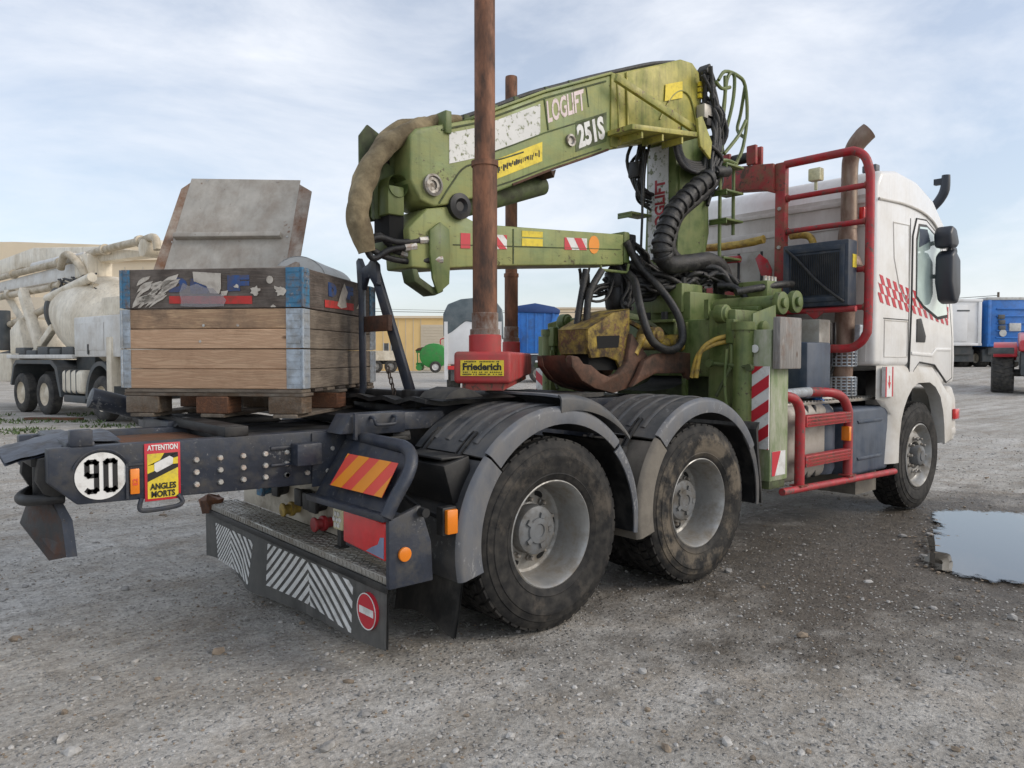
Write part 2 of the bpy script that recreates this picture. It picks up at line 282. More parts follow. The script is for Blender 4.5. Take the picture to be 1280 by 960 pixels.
def obj(name, me, m, parent=None, loc=None, rot=None):
    o = bpy.data.objects.new(name, me); COL.objects.link(o)
    if m and not me.materials: me.materials.append(MATS[m])
    if loc is not None: o.location = loc
    if rot is not None: o.rotation_euler = rot
    if parent is not None: adopt(o, parent)
    return o
def part(name, mb, m, parent=None, **k):
    return obj(name, mesh_of(mb, name, **k), m, parent)
def thing(name, label, cat, loc=(0, 0, 0), rz=0, group=None, world=False):
    o = bpy.data.objects.new(name, None); COL.objects.link(o); o.location = loc; o.rotation_euler = (0, 0, rz); o.empty_display_size = .2
    o['label'] = label; o['category'] = cat
    if group: o['group'] = group
    if world: WORLD.add(o.name)
    return o
def tag(o, label, cat, group=None):
    o['label'] = label; o['category'] = cat
    if group: o['group'] = group
    return o
def text_mesh(s, size, w=None, ext=.0015, bold=0.0):
    cu_ = bpy.data.curves.new('t', 'FONT'); cu_.body = s; cu_.size = size; cu_.align_x = 'CENTER'; cu_.align_y = 'CENTER'; cu_.extrude = ext; cu_.offset = bold; cu_.resolution_u = 3
    o = bpy.data.objects.new('t', cu_); COL.objects.link(o)
    dg = bpy.context.evaluated_depsgraph_get(); me = bpy.data.meshes.new_from_object(o.evaluated_get(dg))
    bpy.data.objects.remove(o); bpy.data.curves.remove(cu_)
    xs = [v.co.x for v in me.vertices]; ys = [v.co.y for v in me.vertices]
    if not xs: return me
    cx, cy = (min(xs)+max(xs))/2, (min(ys)+max(ys))/2; sx = (w/(max(xs)-min(xs))) if w else 1; sy = size/(max(ys)-min(ys))
    for v in me.vertices: v.co.x = (v.co.x-cx)*sx; v.co.y = (v.co.y-cy)*sy
    me.materials.clear()
    return me
def text_on(name, s, size, w, p, ex, ey, m, parent, bold=0.0, skew=0.0):
    """lettering of height size and width w, centred at p, reading along ex, up along ey"""
    me = text_mesh(s, size, w, bold=bold); ex, ey, p = Vector(ex).normalized(), Vector(ey).normalized(), Vector(p); ez = ex.cross(ey)
    for v in me.vertices:
        c = v.co.copy(); v.co = p+ex*(c.x+skew*c.y)+ey*c.y+ez*c.z
    me.update()
    return obj(name, me, m, parent)
def clip(poly, a, b, c):
    """keep a*x+b*y<=c"""
    out = []
    for i in range(len(poly)):
        p, q = poly[i], poly[(i+1) % len(poly)]; dp, dq = a*p[0]+b*p[1]-c, a*q[0]+b*q[1]-c
        if dp <= 0: out.append(p)
        if (dp < 0 < dq) or (dq < 0 < dp): t = dp/(dp-dq); out.append((p[0]+(q[0]-p[0])*t, p[1]+(q[1]-p[1])*t))
    return out
def clip_rect(poly, x0, x1, y0, y1):
    for a, b, c in ((-1, 0, -x0), (1, 0, x1), (0, -1, -y0), (0, 1, y1)):
        if poly: poly = clip(poly, a, b, c)
    return poly
def flat(mb, polys, fn, n, t=.002):
    """thin raised print: 2D polys mapped by fn, pushed out along n"""
    n = Vector(n)*t
    for P in polys:
        if len(P) < 3: continue
        a = [Vector(fn(*p)) for p in P]; k = len(a)
        mb.add(a+[p+n for p in a], [tuple(range(k)), tuple(range(k, 2*k))]+[(i, (i+1) % k, k+(i+1) % k, k+i) for i in range(k)])
    return mb
def islands(mb):
    par = list(range(len(mb.v)))
    def fd(i):
        while par[i] != i: par[i] = par[par[i]]; i = par[i]
        return i
    for f in mb.f:
        for i in f[1:]: par[fd(i)] = fd(f[0])
    G = {}
    for f in mb.f: G.setdefault(fd(f[0]), []).append(f)
    out = []
    for fs in G.values():
        ids = sorted({i for f in fs for i in f}); k = {v: n for n, v in enumerate(ids)}; q = MB(); q.v = [mb.v[i] for i in ids]; q.f = [tuple(k[i] for i in f) for f in fs]; out.append(q)
    return out
def parts(name, mb, m, parent=None, **k):
    return [part(name, q, m, parent, **k) for q in islands(mb)]
def stuff(o): o['kind'] = 'stuff'; return o
def disc(mb, c, ax, r, h, n=20):
    c, ax = Vector(c), Vector(ax).normalized(); return mb.cyl(c, c+ax*h, r, r, n)

# ---------------------------------------------------------------- ground
def smooth(a, b, x):
    t = max(0, min(1, (x-a)/(b-a))); return t*t*(3-2*t)
PUDDLE = [(2.86, -2.16), (2.78, -2.34), (2.95, -2.62), (3.3, -2.86), (3.9, -2.98), (4.6, -2.9), (5.1, -2.6), (5.5, -2.3), (5.62, -1.95), (5.5, -1.66), (5.2, -1.42), (4.95, -1.36), (4.7, -1.47), (4.45, -1.62), (4.1, -1.72), (3.75, -1.8), (3.4, -1.92), (3.0, -1.98)]
def yard(r, d, z=0.0): return CAM*1 + RV*r + DV*d + Vector((0, 0, z-CAM.z))
def ground_h(x, y):
    p = Vector((x, y, 0))-CAM; r, d = p.dot(RV), p.dot(DV)
    h = .93*smooth(24, 42, d)*smooth(.42, .56, r/max(d, 1))
    h += .012*noise.noise((x*.9, y*.9, 0))+.006*noise.noise((x*2.7, y*2.7, 3))+.012*noise.noise((x*4.1, y*4.1, 7))*smooth(3.2, 1.2, math.hypot(x-4.1, y+2.2))
    c = Vector((4.1, -2.25, 0)); q = math.hypot((x-c.x)/2.0, (y-c.y)/1.15); h -= .03*(1-smooth(.5, 1.25, q))
    # keep it level below the wheels of the lorry
    return h
def build_ground():
    g = MB(); rs = []; ds = []
    d = -6.0
    while d < 900: ds.append(d); d += .16 if d < 11 else (.16*(1+(d-11)*.28))
    cols = [i/70*2-1 for i in range(71)]
    V = []
    for d in ds:
        half = max(10, 2.2*max(d, 0)+10)
        for c in cols:
            r = half*math.copysign(abs(c)**1.5, c); p = yard(r, d); V.append((p.x, p.y, ground_h(p.x, p.y)))
    n = len(cols); F = [(i*n+j, i*n+j+1, (i+1)*n+j+1, (i+1)*n+j) for i in range(len(ds)-1) for j in range(n-1)]
    g.add(V, F)
    m = bpy.data.materials.new('gravel'); m.use_nodes = True; MATS['gravel'] = m
    N, L = m.node_tree.nodes, m.node_tree.links; b = N['Principled BSDF']; b.inputs['Specular IOR Level'].default_value = .3
    t = N.new('ShaderNodeTexCoord')
    def nz(sc, det=6, ro=.6):
        n = N.new('ShaderNodeTexNoise'); n.inputs['Scale'].default_value = sc; n.inputs['Detail'].default_value = det; n.inputs['Roughness'].default_value = ro; L.new(t.outputs['Object'], n.inputs['Vector']); return n.outputs['Fac']
    def mr(x, a, b_, c=0, d=1):
        n = N.new('ShaderNodeMapRange'); n.inputs[1].default_value = a; n.inputs[2].default_value = b_; n.inputs[3].default_value = c; n.inputs[4].default_value = d; L.new(x, n.inputs[0]); return n.outputs[0]
    def mix(f, a, b_, ty='MIX'):
        n = N.new('ShaderNodeMix'); n.data_type = 'RGBA'; n.blend_type = ty
        for s_, i in ((f, 0), (a, 6), (b_, 7)):
            if isinstance(s_, tuple): n.inputs[i].default_value = (*s_, 1)
            elif isinstance(s_, float): n.inputs[i].default_value = s_
            else: L.new(s_, n.inputs[i])
        return n.outputs[2]
    def ma(op, a, b_):
        n = N.new('ShaderNodeMath'); n.operation = op
        for i, s_ in enumerate((a, b_)):
            if isinstance(s_, (int, float)): n.inputs[i].default_value = s_
            else: L.new(s_, n.inputs[i])
        return n.outputs[0]
    base = mix(mr(nz(.45, 4), .35, .65), (.395, .382, .357), (.50, .486, .46))
    base = mix(mr(nz(1.7, 8, .7), .46, .66), base, (.36, .325, .28))
    fine = nz(38, 4, .75); mid = nz(9, 7, .7)
    base = mix(1.0, base, mix(mr(fine, .3, .7), (.62, .61, .6), (1.3, 1.3, 1.3)), 'MULTIPLY')
    base = mix(1.0, base, mix(mr(mid, .3, .7), (.72, .71, .7), (1.22, 1.22, 1.21)), 'MULTIPLY')
    v = N.new('ShaderNodeTexVoronoi'); v.inputs['Scale'].default_value = 34; L.new(t.outputs['Object'], v.inputs['Vector'])
    v2 = N.new('ShaderNodeTexVoronoi'); v2.inputs['Scale'].default_value = 34; L.new(t.outputs['Object'], v2.inputs['Vector'])
    bwn = N.new('ShaderNodeSeparateColor'); L.new(v2.outputs['Color'], bwn.inputs[0])
    stone = ma('MULTIPLY', mr(bwn.outputs[0], .55, .75), mr(v.outputs['Distance'], .45, .25))
    base = mix(ma('MULTIPLY', stone, .75), base, mix(bwn.outputs[1], (.26, .25, .235), (.48, .465, .44)))
    q3 = N.new('ShaderNodeMapping'); q3.inputs['Rotation'].default_value = (0, 0, R(-12)); q3.inputs['Scale'].default_value = (.16, 1.5, 1); L.new(t.outputs['Object'], q3.inputs[0])
    n9 = N.new('ShaderNodeTexNoise'); n9.inputs['Scale'].default_value = 1.6; n9.inputs['Detail'].default_value = 7; n9.inputs['Roughness'].default_value = .6; n9.inputs['Distortion'].default_value = .4; L.new(q3.outputs[0], n9.inputs['Vector'])
    base = mix(1.0, base, mix(mr(n9.outputs['Fac'], .35, .62), (.82, .80, .77), (1.14, 1.14, 1.14)), 'MULTIPLY')
    # damp mud round the puddle, plus the lorry's contact shade painted darker
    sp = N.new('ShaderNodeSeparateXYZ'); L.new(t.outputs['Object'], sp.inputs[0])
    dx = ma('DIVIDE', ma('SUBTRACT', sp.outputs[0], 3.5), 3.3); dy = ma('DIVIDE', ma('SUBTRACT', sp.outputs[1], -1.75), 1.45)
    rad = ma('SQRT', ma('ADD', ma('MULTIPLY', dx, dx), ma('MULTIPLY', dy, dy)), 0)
    wet_shade = mr(ma('ADD', rad, ma('MULTIPLY', ma('SUBTRACT', nz(1.6, 8, .65), .5), 1.7)), 1.2, .7)
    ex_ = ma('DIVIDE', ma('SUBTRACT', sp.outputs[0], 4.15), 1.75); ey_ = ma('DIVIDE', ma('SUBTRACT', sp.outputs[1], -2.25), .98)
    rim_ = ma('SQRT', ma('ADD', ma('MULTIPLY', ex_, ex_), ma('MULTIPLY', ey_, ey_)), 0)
    wet_shade = ma('MAXIMUM', wet_shade, mr(ma('ADD', rim_, ma('MULTIPLY', ma('SUBTRACT', nz(3.1, 7, .65), .5), .7)), 1.35, 1.0))
    base = mix(ma('MULTIPLY', wet_shade, .9), base, mix(mr(mid, .3, .7), (.055, .045, .034), (.13, .108, .082)))
    wl_ = mix(wet_shade, (.92, .92, .92), (.5, .5, .5)); L.new(wl_, b.inputs['Roughness'])
    L.new(base, b.inputs['Base Color'])
    hh = ma('ADD', ma('ADD', ma('MULTIPLY', fine, .5), ma('MULTIPLY', stone, .5)), ma('MULTIPLY', mid, .9))
    bp = N.new('ShaderNodeBump'); bp.inputs['Strength'].default_value = 1.0; bp.inputs['Distance'].default_value = .03; L.new(hh, bp.inputs['Height']); L.new(bp.outputs[0], b.inputs['Normal'])
    o = part('ground', g, 'gravel'); o['kind'] = 'structure'; o['label'] = 'grey gravel yard with damp muddy patches and painted lorry shade'
build_ground()
# puddle: a sheet of water lying in the hollow
pd = MB(); PC = Vector((4.15, -2.22)); NP = 520
def ray_poly(a):
    d = Vector((math.cos(a), math.sin(a))); best = 0
    for i in range(len(PUDDLE)):
        p, q = Vector(PUDDLE[i])-PC, Vector(PUDDLE[i-1])-PC; e = q-p; den = d.x*e.y-d.y*e.x
        if abs(den) < 1e-9: continue
        t = (p.x*e.y-p.y*e.x)/den; u = (p.x*d.y-p.y*d.x)/den
        if t > 0 and 0 <= u <= 1: best = max(best, t)
    return best
rad = [ray_poly(2*math.pi*i/NP) for i in range(NP)]
rad = [sum(rad[(i+k) % NP] for k in range(-9, 10))/19 for i in range(NP)]
ring = []
for i in range(NP):
    a = 2*math.pi*i/NP; r_ = rad[i]; q = PC+Vector((math.cos(a), math.sin(a)))*r_
    r_ += noise.noise((q.x*3, q.y*3, 1))*.10+noise.noise((q.x*9, q.y*9, 5))*.07+noise.noise((q.x*24, q.y*24, 5))*.035+noise.noise((q.x*60, q.y*60, 8))*.015
    ring.append(PC+Vector((math.cos(a), math.sin(a)))*r_)
inner_ = [PC+(q-PC)*max(.3, 1-.17/max(.2, (q-PC).length)) for q in ring]
outer_ = [PC+(q-PC)*(1+.1/max(.2, (q-PC).length)) for q in ring]
pd.add([(q.x, q.y, -.004) for q in outer_]+[(q.x, q.y, -.004) for q in inner_]+[(PC.x, PC.y, -.004)], [(i, (i+1) % NP, NP+(i+1) % NP, NP+i) for i in range(NP)]+[(NP+i, NP+(i+1) % NP, 2*NP) for i in range(NP)])
po = part('puddle', pd, 'water', sharp=180); at_ = po.data.attributes.new('depth', 'FLOAT', 'POINT'); at_.data.foreach_set('value', [0.0]*NP+[1.0]*(NP+1))
po['kind'] = 'structure'; po['label'] = 'shallow muddy rain puddle reflecting the sky'
# loose stones
def in_poly(x, y, P):
    c = False
    for i in range(len(P)):
        (x1, y1), (x2, y2) = P[i], P[i-1]
        if (y1 > y) != (y2 > y) and x < (x2-x1)*(y-y1)/(y2-y1)+x1: c = not c
    return c
ICO_V = [(0, -.53, .85), (0, .53, .85), (0, -.53, -.85), (0, .53, -.85), (.53, .85, 0), (-.53, .85, 0), (.53, -.85, 0), (-.53, -.85, 0), (.85, 0, .53), (.85, 0, -.53), (-.85, 0, .53), (-.85, 0, -.53)]
ICO_F = [(0, 8, 1), (0, 1, 10), (0, 10, 7), (0, 7, 6), (0, 6, 8), (8, 4, 1), (1, 4, 5), (1, 5, 10), (10, 5, 11), (10, 11, 7), (7, 11, 2), (7, 2, 6), (6, 2, 9), (6, 9, 8), (8, 9, 4), (4, 9, 3), (4, 3, 5), (5, 3, 11), (11, 3, 2), (2, 3, 9)]
rnd = random.Random(3)
gm = {0: MB(), 1: MB(), 2: MB()}
count = 0
for i in range(42000):
    d = 1.6+rnd.random()**1.7*13; r = rnd.uniform(-.78, .78)*d
    p = yard(r, d)
    if in_poly(p.x, p.y, PUDDLE) and rnd.random() < .9: continue
    dens = .5+.5*noise.noise((p.x*.8, p.y*.8, 4))
    if rnd.random() > .25+dens: continue
    big = rnd.random(); sz = .003+.006*rnd.random()+(.012*rnd.random() if big > .93 else 0)+(.02*rnd.random() if big > .993 else 0)
    if d > 7: sz *= 1.25
    a = rnd.random()*6.28; ca, sa = math.cos(a), math.sin(a); sx, sy, sz_ = sz*rnd.uniform(.7, 1.4), sz*rnd.uniform(.6, 1.1), sz*rnd.uniform(.35, .75)
    z = ground_h(p.x, p.y)+sz_*.35; V = []
    for (x, y, q) in ICO_V:
        k = rnd.uniform(.75, 1.15); X, Y = x*sx*k, y*sy*k; V.append((p.x+X*ca-Y*sa, p.y+X*sa+Y*ca, z+q*sz_*k))
    gm[rnd.choice((0, 0, 1, 1, 2))].add(V, ICO_F)
for i in range(420):
    q_ = ring[rnd.randrange(NP)]; k_ = 1+rnd.gauss(0, .09)/max(.4, (q_-PC).length); q_ = PC+(q_-PC)*k_; sz = .006+.012*rnd.random()+(.03*rnd.random() if rnd.random() > .9 else 0)
    V = [(q_.x+x*sz*rnd.uniform(.7, 1.3), q_.y+y*sz*rnd.uniform(.7, 1.2), ground_h(q_.x, q_.y)*.5+.002+z*sz*.5*rnd.uniform(.8, 1.1)) for x, y, z in ICO_V]
    gm[rnd.choice((0, 2, 2))].add(V, ICO_F)
mat('stone_grey', (.27, .26, .245), .9, var=.45, vs=25); mat('stone_pale', (.42, .405, .38), .9, var=.35, vs=25); mat('stone_brown', (.24, .19, .14), .9, var=.4, vs=25)
gr = part('gravel', gm[0], 'stone_grey', sharp=20); gr['kind'] = 'stuff'; gr['label'] = 'loose grey gravel strewn over the yard'
g2 = part('gravel', gm[1], 'stone_pale', sharp=20); g2['kind'] = 'stuff'; g2['label'] = 'pale crushed stones strewn over the yard'
g3 = part('gravel', gm[2], 'stone_brown', sharp=20); g3['kind'] = 'stuff'; g3['label'] = 'brownish pebbles strewn over the yard'

# ---------------------------------------------------------------- wheels (axis Y, outer face towards -Y at y=0)
def tyre_mesh(Rr=.53, w=.315, lugs=46, rows=4):
    b = MB()
    prof = [(.288, .036), (.30, .022), (.325, .013), (.333, .008), (.338, .011), (.37, .003), (.41, .0), (.425, -.003), (.432, -.003), (.436, .002), (.455, .006), (.470, .008), (.474, .014), (.49, .017), (.512, .03), (.516, .045), (.516, w-.045), (.512, w-.03), (.49, w-.017), (.455, w-.006), (.41, w), (.37, w-.003), (.335, w-.011), (.30, w-.022), (.288, w-.036)]
    prof = [(r*Rr/.53, t) for r, t in prof]
    b.lathe(prof, 72)
    for row in range(rows):
        y0 = .026+(w-.052)*row/rows+.004; y1 = .026+(w-.052)*(row+1)/rows-.004
        for k in range(lugs):
            a = 2*math.pi*(k+(.5 if row % 2 else 0))/lugs; da = 2*math.pi/lugs*.41; sk = (.35 if row in (0, 3) else .18)*da*2*(1 if row < 2 else -1)
            r0 = .5*Rr/.53; r1 = Rr-(.005 if row in (0, rows-1) else 0)
            V = []
            for r in (r0, r1):
                for (yy, s) in ((y0, -1), (y1, 1)):
                    for e in (-1, 1):
                        w_ = a+e*da*(1 if r == r0 else .9)+sk*s
                        V.append((r*math.cos(w_), yy+(.004*(-s) if r == r1 else 0), r*math.sin(w_)))
            b.add(V, [(0, 1, 3, 2), (4, 6, 7, 5), (0, 4, 5, 1), (2, 3, 7, 6), (0, 2, 6, 4), (1, 5, 7, 3)])
    return mesh_of(b, 'tyre', sharp=35)
def tyre_mat(name, band, amt):
    m = bpy.data.materials.new(name); m.use_nodes = True; MATS[name] = m
    N, L = m.node_tree.nodes, m.node_tree.links; b = N['Principled BSDF']; b.inputs['Specular IOR Level'].default_value = .3
    t = N.new('ShaderNodeTexCoord'); oi = N.new('ShaderNodeObjectInfo'); sp = N.new('ShaderNodeSeparateXYZ'); L.new(t.outputs['Object'], sp.inputs[0])
    cb = N.new('ShaderNodeCombineXYZ'); L.new(sp.outputs[0], cb.inputs[0]); L.new(sp.outputs[2], cb.inputs[1])
    ln = N.new('ShaderNodeVectorMath'); ln.operation = 'LENGTH'; L.new(cb.outputs[0], ln.inputs[0])
    mul = N.new('ShaderNodeMath'); mul.operation = 'MULTIPLY'; mul.inputs[1].default_value = 17; L.new(oi.outputs['Random'], mul.inputs[0])
    ad = N.new('ShaderNodeVectorMath'); L.new(t.outputs['Object'], ad.inputs[0]); L.new(mul.outputs[0], ad.inputs[1])
    n1 = N.new('ShaderNodeTexNoise'); n1.inputs['Scale'].default_value = 5; n1.inputs['Detail'].default_value = 9; n1.inputs['Roughness'].default_value = .68; L.new(ad.outputs[0], n1.inputs['Vector'])
    rm = N.new('ShaderNodeMapRange'); rm.inputs[1].default_value = .29; rm.inputs[2].default_value = .36
    L.new(ln.outputs['Value'], rm.inputs[0])
    r2 = N.new('ShaderNodeMapRange'); r2.inputs[1].default_value = .5; r2.inputs[2].default_value = .46; L.new(ln.outputs['Value'], r2.inputs[0])
    r3 = N.new('ShaderNodeMapRange'); r3.inputs[1].default_value = .62-.35*amt; r3.inputs[2].default_value = .74-.35*amt; L.new(n1.outputs['Fac'], r3.inputs[0])
    m1 = N.new('ShaderNodeMath'); m1.operation = 'MULTIPLY'; L.new(rm.outputs[0], m1.inputs[0]); L.new(r2.outputs[0], m1.inputs[1])
    m2 = N.new('ShaderNodeMath'); m2.operation = 'MULTIPLY'; L.new(m1.outputs[0], m2.inputs[0]); L.new(r3.outputs[0], m2.inputs[1])
    n2 = N.new('ShaderNodeTexNoise'); n2.inputs['Scale'].default_value = 16; n2.inputs['Detail'].default_value = 6; L.new(ad.outputs[0], n2.inputs['Vector'])
    c1 = N.new('ShaderNodeMix'); c1.data_type = 'RGBA'; c1.inputs[6].default_value = (.011, .011, .0115, 1); c1.inputs[7].default_value = (.04, .037, .033, 1)
    r4 = N.new('ShaderNodeMapRange'); r4.inputs[1].default_value = .38; r4.inputs[2].default_value = .68; L.new(n2.outputs['Fac'], r4.inputs[0]); L.new(r4.outputs[0], c1.inputs[0])
    mx_ = N.new('ShaderNodeMix'); mx_.data_type = 'RGBA'; mx_.inputs[7].default_value = (*band, 1); L.new(m2.outputs[0], mx_.inputs[0]); L.new(c1.outputs[2], mx_.inputs[6]); L.new(mx_.outputs[2], b.inputs['Base Color'])
    b.inputs['Roughness'].default_value = .72
    # moulded rings on the sidewall
    sn = N.new('ShaderNodeMath'); sn.operation = 'SINE'; k = N.new('ShaderNodeMath'); k.operation = 'MULTIPLY'; k.inputs[1].default_value = 230; L.new(ln.outputs['Value'], k.inputs[0]); L.new(k.outputs[0], sn.inputs[0])
    ah = N.new('ShaderNodeMath'); ah.operation = 'ADD'; k2 = N.new('ShaderNodeMath'); k2.operation = 'MULTIPLY'; k2.inputs[1].default_value = .05; L.new(sn.outputs[0], k2.inputs[0]); L.new(k2.outputs[0], ah.inputs[0]); L.new(n2.outputs['Fac'], ah.inputs[1])
    bp = N.new('ShaderNodeBump'); bp.inputs['Strength'].default_value = .35; bp.inputs['Distance'].default_value = .01; L.new(ah.outputs[0], bp.inputs['Height']); L.new(bp.outputs[0], b.inputs['Normal'])
tyre_mat('tyre_a', (.075, .064, .052), .26); tyre_mat('tyre_b', (.135, .112, .084), .42); tyre_mat('tyre_c', (.05, .047, .043), .4)
TYRE = tyre_mesh()
def rim_deep():
    b = MB(); b.lathe([(.29, .045), (.2985, .034), (.2985, .026), (.291, .022), (.284, .03), (.276, .05), (.268, .075), (.262, .11), (.258, .15), (.256, .215), (.25, .232), (.235, .24), (.2, .238), (.165, .228), (.14, .22), (.138, .28)], 64); return mesh_of(b, 'rim', sharp=30)
def rim_front():
    b = MB(); b.lathe([(.29, .05), (.312, .026), (.315, .008), (.306, .002), (.292, .016), (.272, .055), (.262, .075), (.25, .085), (.235, .075), (.215, .058), (.195, .05), (.15, .046), (.135, .05), (.13, .09)], 64); return mesh_of(b, 'rim', sharp=30)
RIM_D, RIM_F = rim_deep(), rim_front()
hb = MB(); hb.lathe([(.139, .28), (.139, .165), (.134, .15), (.12, .144), (.1, .141), (.075, .138), (.07, .128), (.04, .126), (.036, .133), (.0, .133)], 40)
for k in range(5):
    a = 2*math.pi*k/5+.3; hb.box(.086*math.cos(a)-.014, .086*math.cos(a)+.014, .126, .15, .086*math.sin(a)-.014, .086*math.sin(a)+.014, Matrix.Rotation(-a, 3, 'Y'))
HUB_D = mesh_of(hb, 'hub', sharp=30)
HOLES_D = []
for k in range(6):
    a = 2*math.pi*k/6+.35; c = Vector((.2*math.cos(a), .2365, .2*math.sin(a))); t = Vector((-math.sin(a), 0, math.cos(a))); q = Vector((math.cos(a), 0, math.sin(a)))
    P = [c+t*(.034*math.cos(w))+q*(.021*math.sin(w)) for w in [2*math.pi*i/14 for i in range(14)]]; HOLES_D.append(mesh_of(MB().add([p-Vector((0, .0015, 0)) for p in P], [tuple(range(14))]), 'hand_hole'))
hb = MB(); hb.lathe([(.1, .09), (.1, .005), (.092, -.012), (.08, -.02), (.055, -.022), (.05, -.03), (.0, -.032)], 36); HUB_F = mesh_of(hb, 'hub', sharp=30)
nb = MB(); nb.lathe([(.019, .02), (.019, -.008), (.014, -.012), (.013, -.034), (.008, -.04), (0, -.04)], 8); NUT = mesh_of(nb, 'wheel_nut', sharp=25)
def wheel(parent, x, y, z, kind, tm, rot, flip=False, detail=True):
    rz = math.pi if flip else 0
    w = obj('wheel', RIM_D.copy() if kind == 'deep' else RIM_F.copy(), None, parent, (x, y, z), (0, rot, rz))
    w.data.materials.clear(); w.data.materials.append(MATS['rim_silver'])
    t = obj('tyre', TYRE.copy(), None, w); t.data.materials.append(MATS[tm])
    if not detail: return w
    if kind == 'deep':
        obj('hub', HUB_D, 'hub_grey', w)
        for h_ in HOLES_D: obj('hand_hole', h_, 'hole_black', w)
        for k in range(10):
            a = 2*math.pi*k/10; obj('wheel_nut', NUT, 'nut_steel', w, (.1675*math.cos(a), .222, .1675*math.sin(a)))
    else:
        obj('hub', HUB_F, 'hub_grey', w)
        for k in range(10):
            a = 2*math.pi*k/10; obj('wheel_nut', NUT, 'nut_steel', w, (.168*math.cos(a), .042, .168*math.sin(a)))
    return w

# ---------------------------------------------------------------- the tractor lorry (X forward, right side at y = -1.25)
T = thing('truck', 'white cab tractor lorry with dark chassis and grey mudguards parked on gravel', 'truck', (0, 0, 0), world=True)
for x, tm in ((0, 'tyre_a'), (1.355, 'tyre_b')):
    wheel(T, x, -1.25, .53, 'deep', tm, .3+x); wheel(T, x, 1.25, .53, 'deep', tm, 1, True, False)
    for s in (-1, 1):
        w = obj('inner_tyre', TYRE.copy(), None, T, (x, s*.9-.005, .53) if s < 0 else (x, .9, .53), (0, .2, 0 if s < 0 else math.pi)); w.data.materials.append(MATS['tyre_c'])
wheel(T, 5.03, -1.215, .53, 'front', 'tyre_c', .7); wheel(T, 5.03, 1.215, .53, 'front', 'tyre_c', .2, True, False)
for x in (0, 1.355, 5.03):
    m_ = MB().cyl((x, -1.0, .53), (x, 1.0, .53), .075, n=14)
    if x < 3: m_.lathe([(.05, -.22), (.2, -.16), (.23, 0), (.2, .16), (.05, .22)], 20, (x, .1, .56))
    part('axle', m_, 'black_plastic', T)
# chassis
for s in (-1, 1):
    y0, y1 = s*.42, s*.345
    rail = MB().prism([(-2.24, 1.1), (-2.24, .95), (-2.13, .845), (-1.06, .815), (5.4, .83), (5.4, 1.1)], min(y0, y1), max(y0, y1))
    rp = part('frame_rail', rail, 'frame_paint', T, bevel=.008)
    if s < 0:
        for (bx, bz) in [(-1.62+.115*i, z) for z in (1.0, .94, .88) for i in range(5)]+[(-1.045, .88), (-.93, .88), (-1.16, .88), (-.9, 1.0), (-.83, 1.0), (-.76, 1.0), (-.9, .9), (-.8, .9)]:
            part('bolt', MB().cyl((bx, y0+.002, bz), (bx, y0-.014, bz), .0165, .0135, 6), 'bolt_zinc', rp, bevel=.002, seg=1)
        part('splice_plate', MB().box(-1.02, -.55, y0-.012, y0-.001, .80, 1.09), 'frame_paint', rp, bevel=.003)
        # bracket box welded on the rail
        bk = MB().box(-1.25, -1.06, y0-.016, y0-.002, 1.015, 1.035).box(-1.25, -1.06, y0-.016, y0-.002, .93, .945).box(-1.14, -1.0, y0-.09, y0-.002, .93, 1.045)
        part('rail_bracket', bk, 'frame_paint', rp, bevel=.006)
        part('lashing_eye', MB().tube([(-1.87, y0-.01, .845), (-1.88, y0-.012, .80), (-1.85, y0-.014, .785), (-1.72, y0-.014, .79), (-1.69, y0-.012, .81), (-1.71, y0-.01, .845)], .011, 8, smooth=4), 'frame_paint', rp)
for x in (-2.0, -1.2, -.5, .68, 1.9, 3.2):
    part('cross_member', MB().box(x-.06, x+.06, -.344, .344, .86, 1.04), 'frame_paint', T, bevel=.01)
part('rear_deck_plank', MB().box(-2.05, -1.45, -.33, .33, 1.045, 1.07), 'wood_red', T, bevel=.004)
part('rear_deck_plate', MB().box(-1.42, -.2, -.33, .344, 1.05, 1.085), 'black_plastic', T, bevel=.004)
part('upright_tab', MB().box(-2.15, -2.06, -.40, -.35, 1.1, 1.175), 'frame_paint', T, bevel=.006)
# speed disc
p9 = part('speed_disc', disc(MB(), (-2.035, -.4215, .965), (0, -1, 0), .106, .004, 40), 'white_print', T)
rim9 = MB()
for i in range(15):
    a0, a1 = R(60+i*9), R(69+i*9)
    rim9.tube([(-2.035+.118*math.cos(a0-R(35)), -.428, .965+.118*math.sin(a0-R(35))), (-2.035+.118*math.cos(a1-R(35)), -.428, .965+.118*math.sin(a1-R(35)))], .006, 6)
part('disc_rim', rim9, 'frame_paint', p9)
def stroke2d(P, w):
    """thick flat line through P"""
    Q = []
    for a, b in zip(P, P[1:]):
        d = Vector((b[0]-a[0], b[1]-a[1])); d.normalize(); n = Vector((-d.y, d.x))*w/2; e = d*w*.38
        Q.append([(a[0]-e.x+n.x, a[1]-e.y+n.y), (b[0]+e.x+n.x, b[1]+e.y+n.y), (b[0]+e.x-n.x, b[1]+e.y-n.y), (a[0]-e.x-n.x, a[1]-e.y-n.y)])
    return Q
nine = [(-.042, -.06), (-.036, -.066), (-.018, -.066), (-.012, -.06), (-.012, .06), (-.018, .066), (-.036, .066), (-.042, .06), (-.042, .012), (-.036, .004), (-.012, .004)]
zero = [(.012, -.06), (.018, -.066), (.036, -.066), (.042, -.06), (.042, .06), (.036, .066), (.018, .066), (.012, .06), (.012, -.06)]
for q_, dg in enumerate((nine, zero)):
    part('speed_digit', flat(MB(), stroke2d([(x*1.25+(-.004 if q_ == 0 else .004), z) for x, z in dg], .021), lambda x, z: (-2.035+x, -.426, .965+z), (0, -1, 0), .0012), 'black_print', p9)
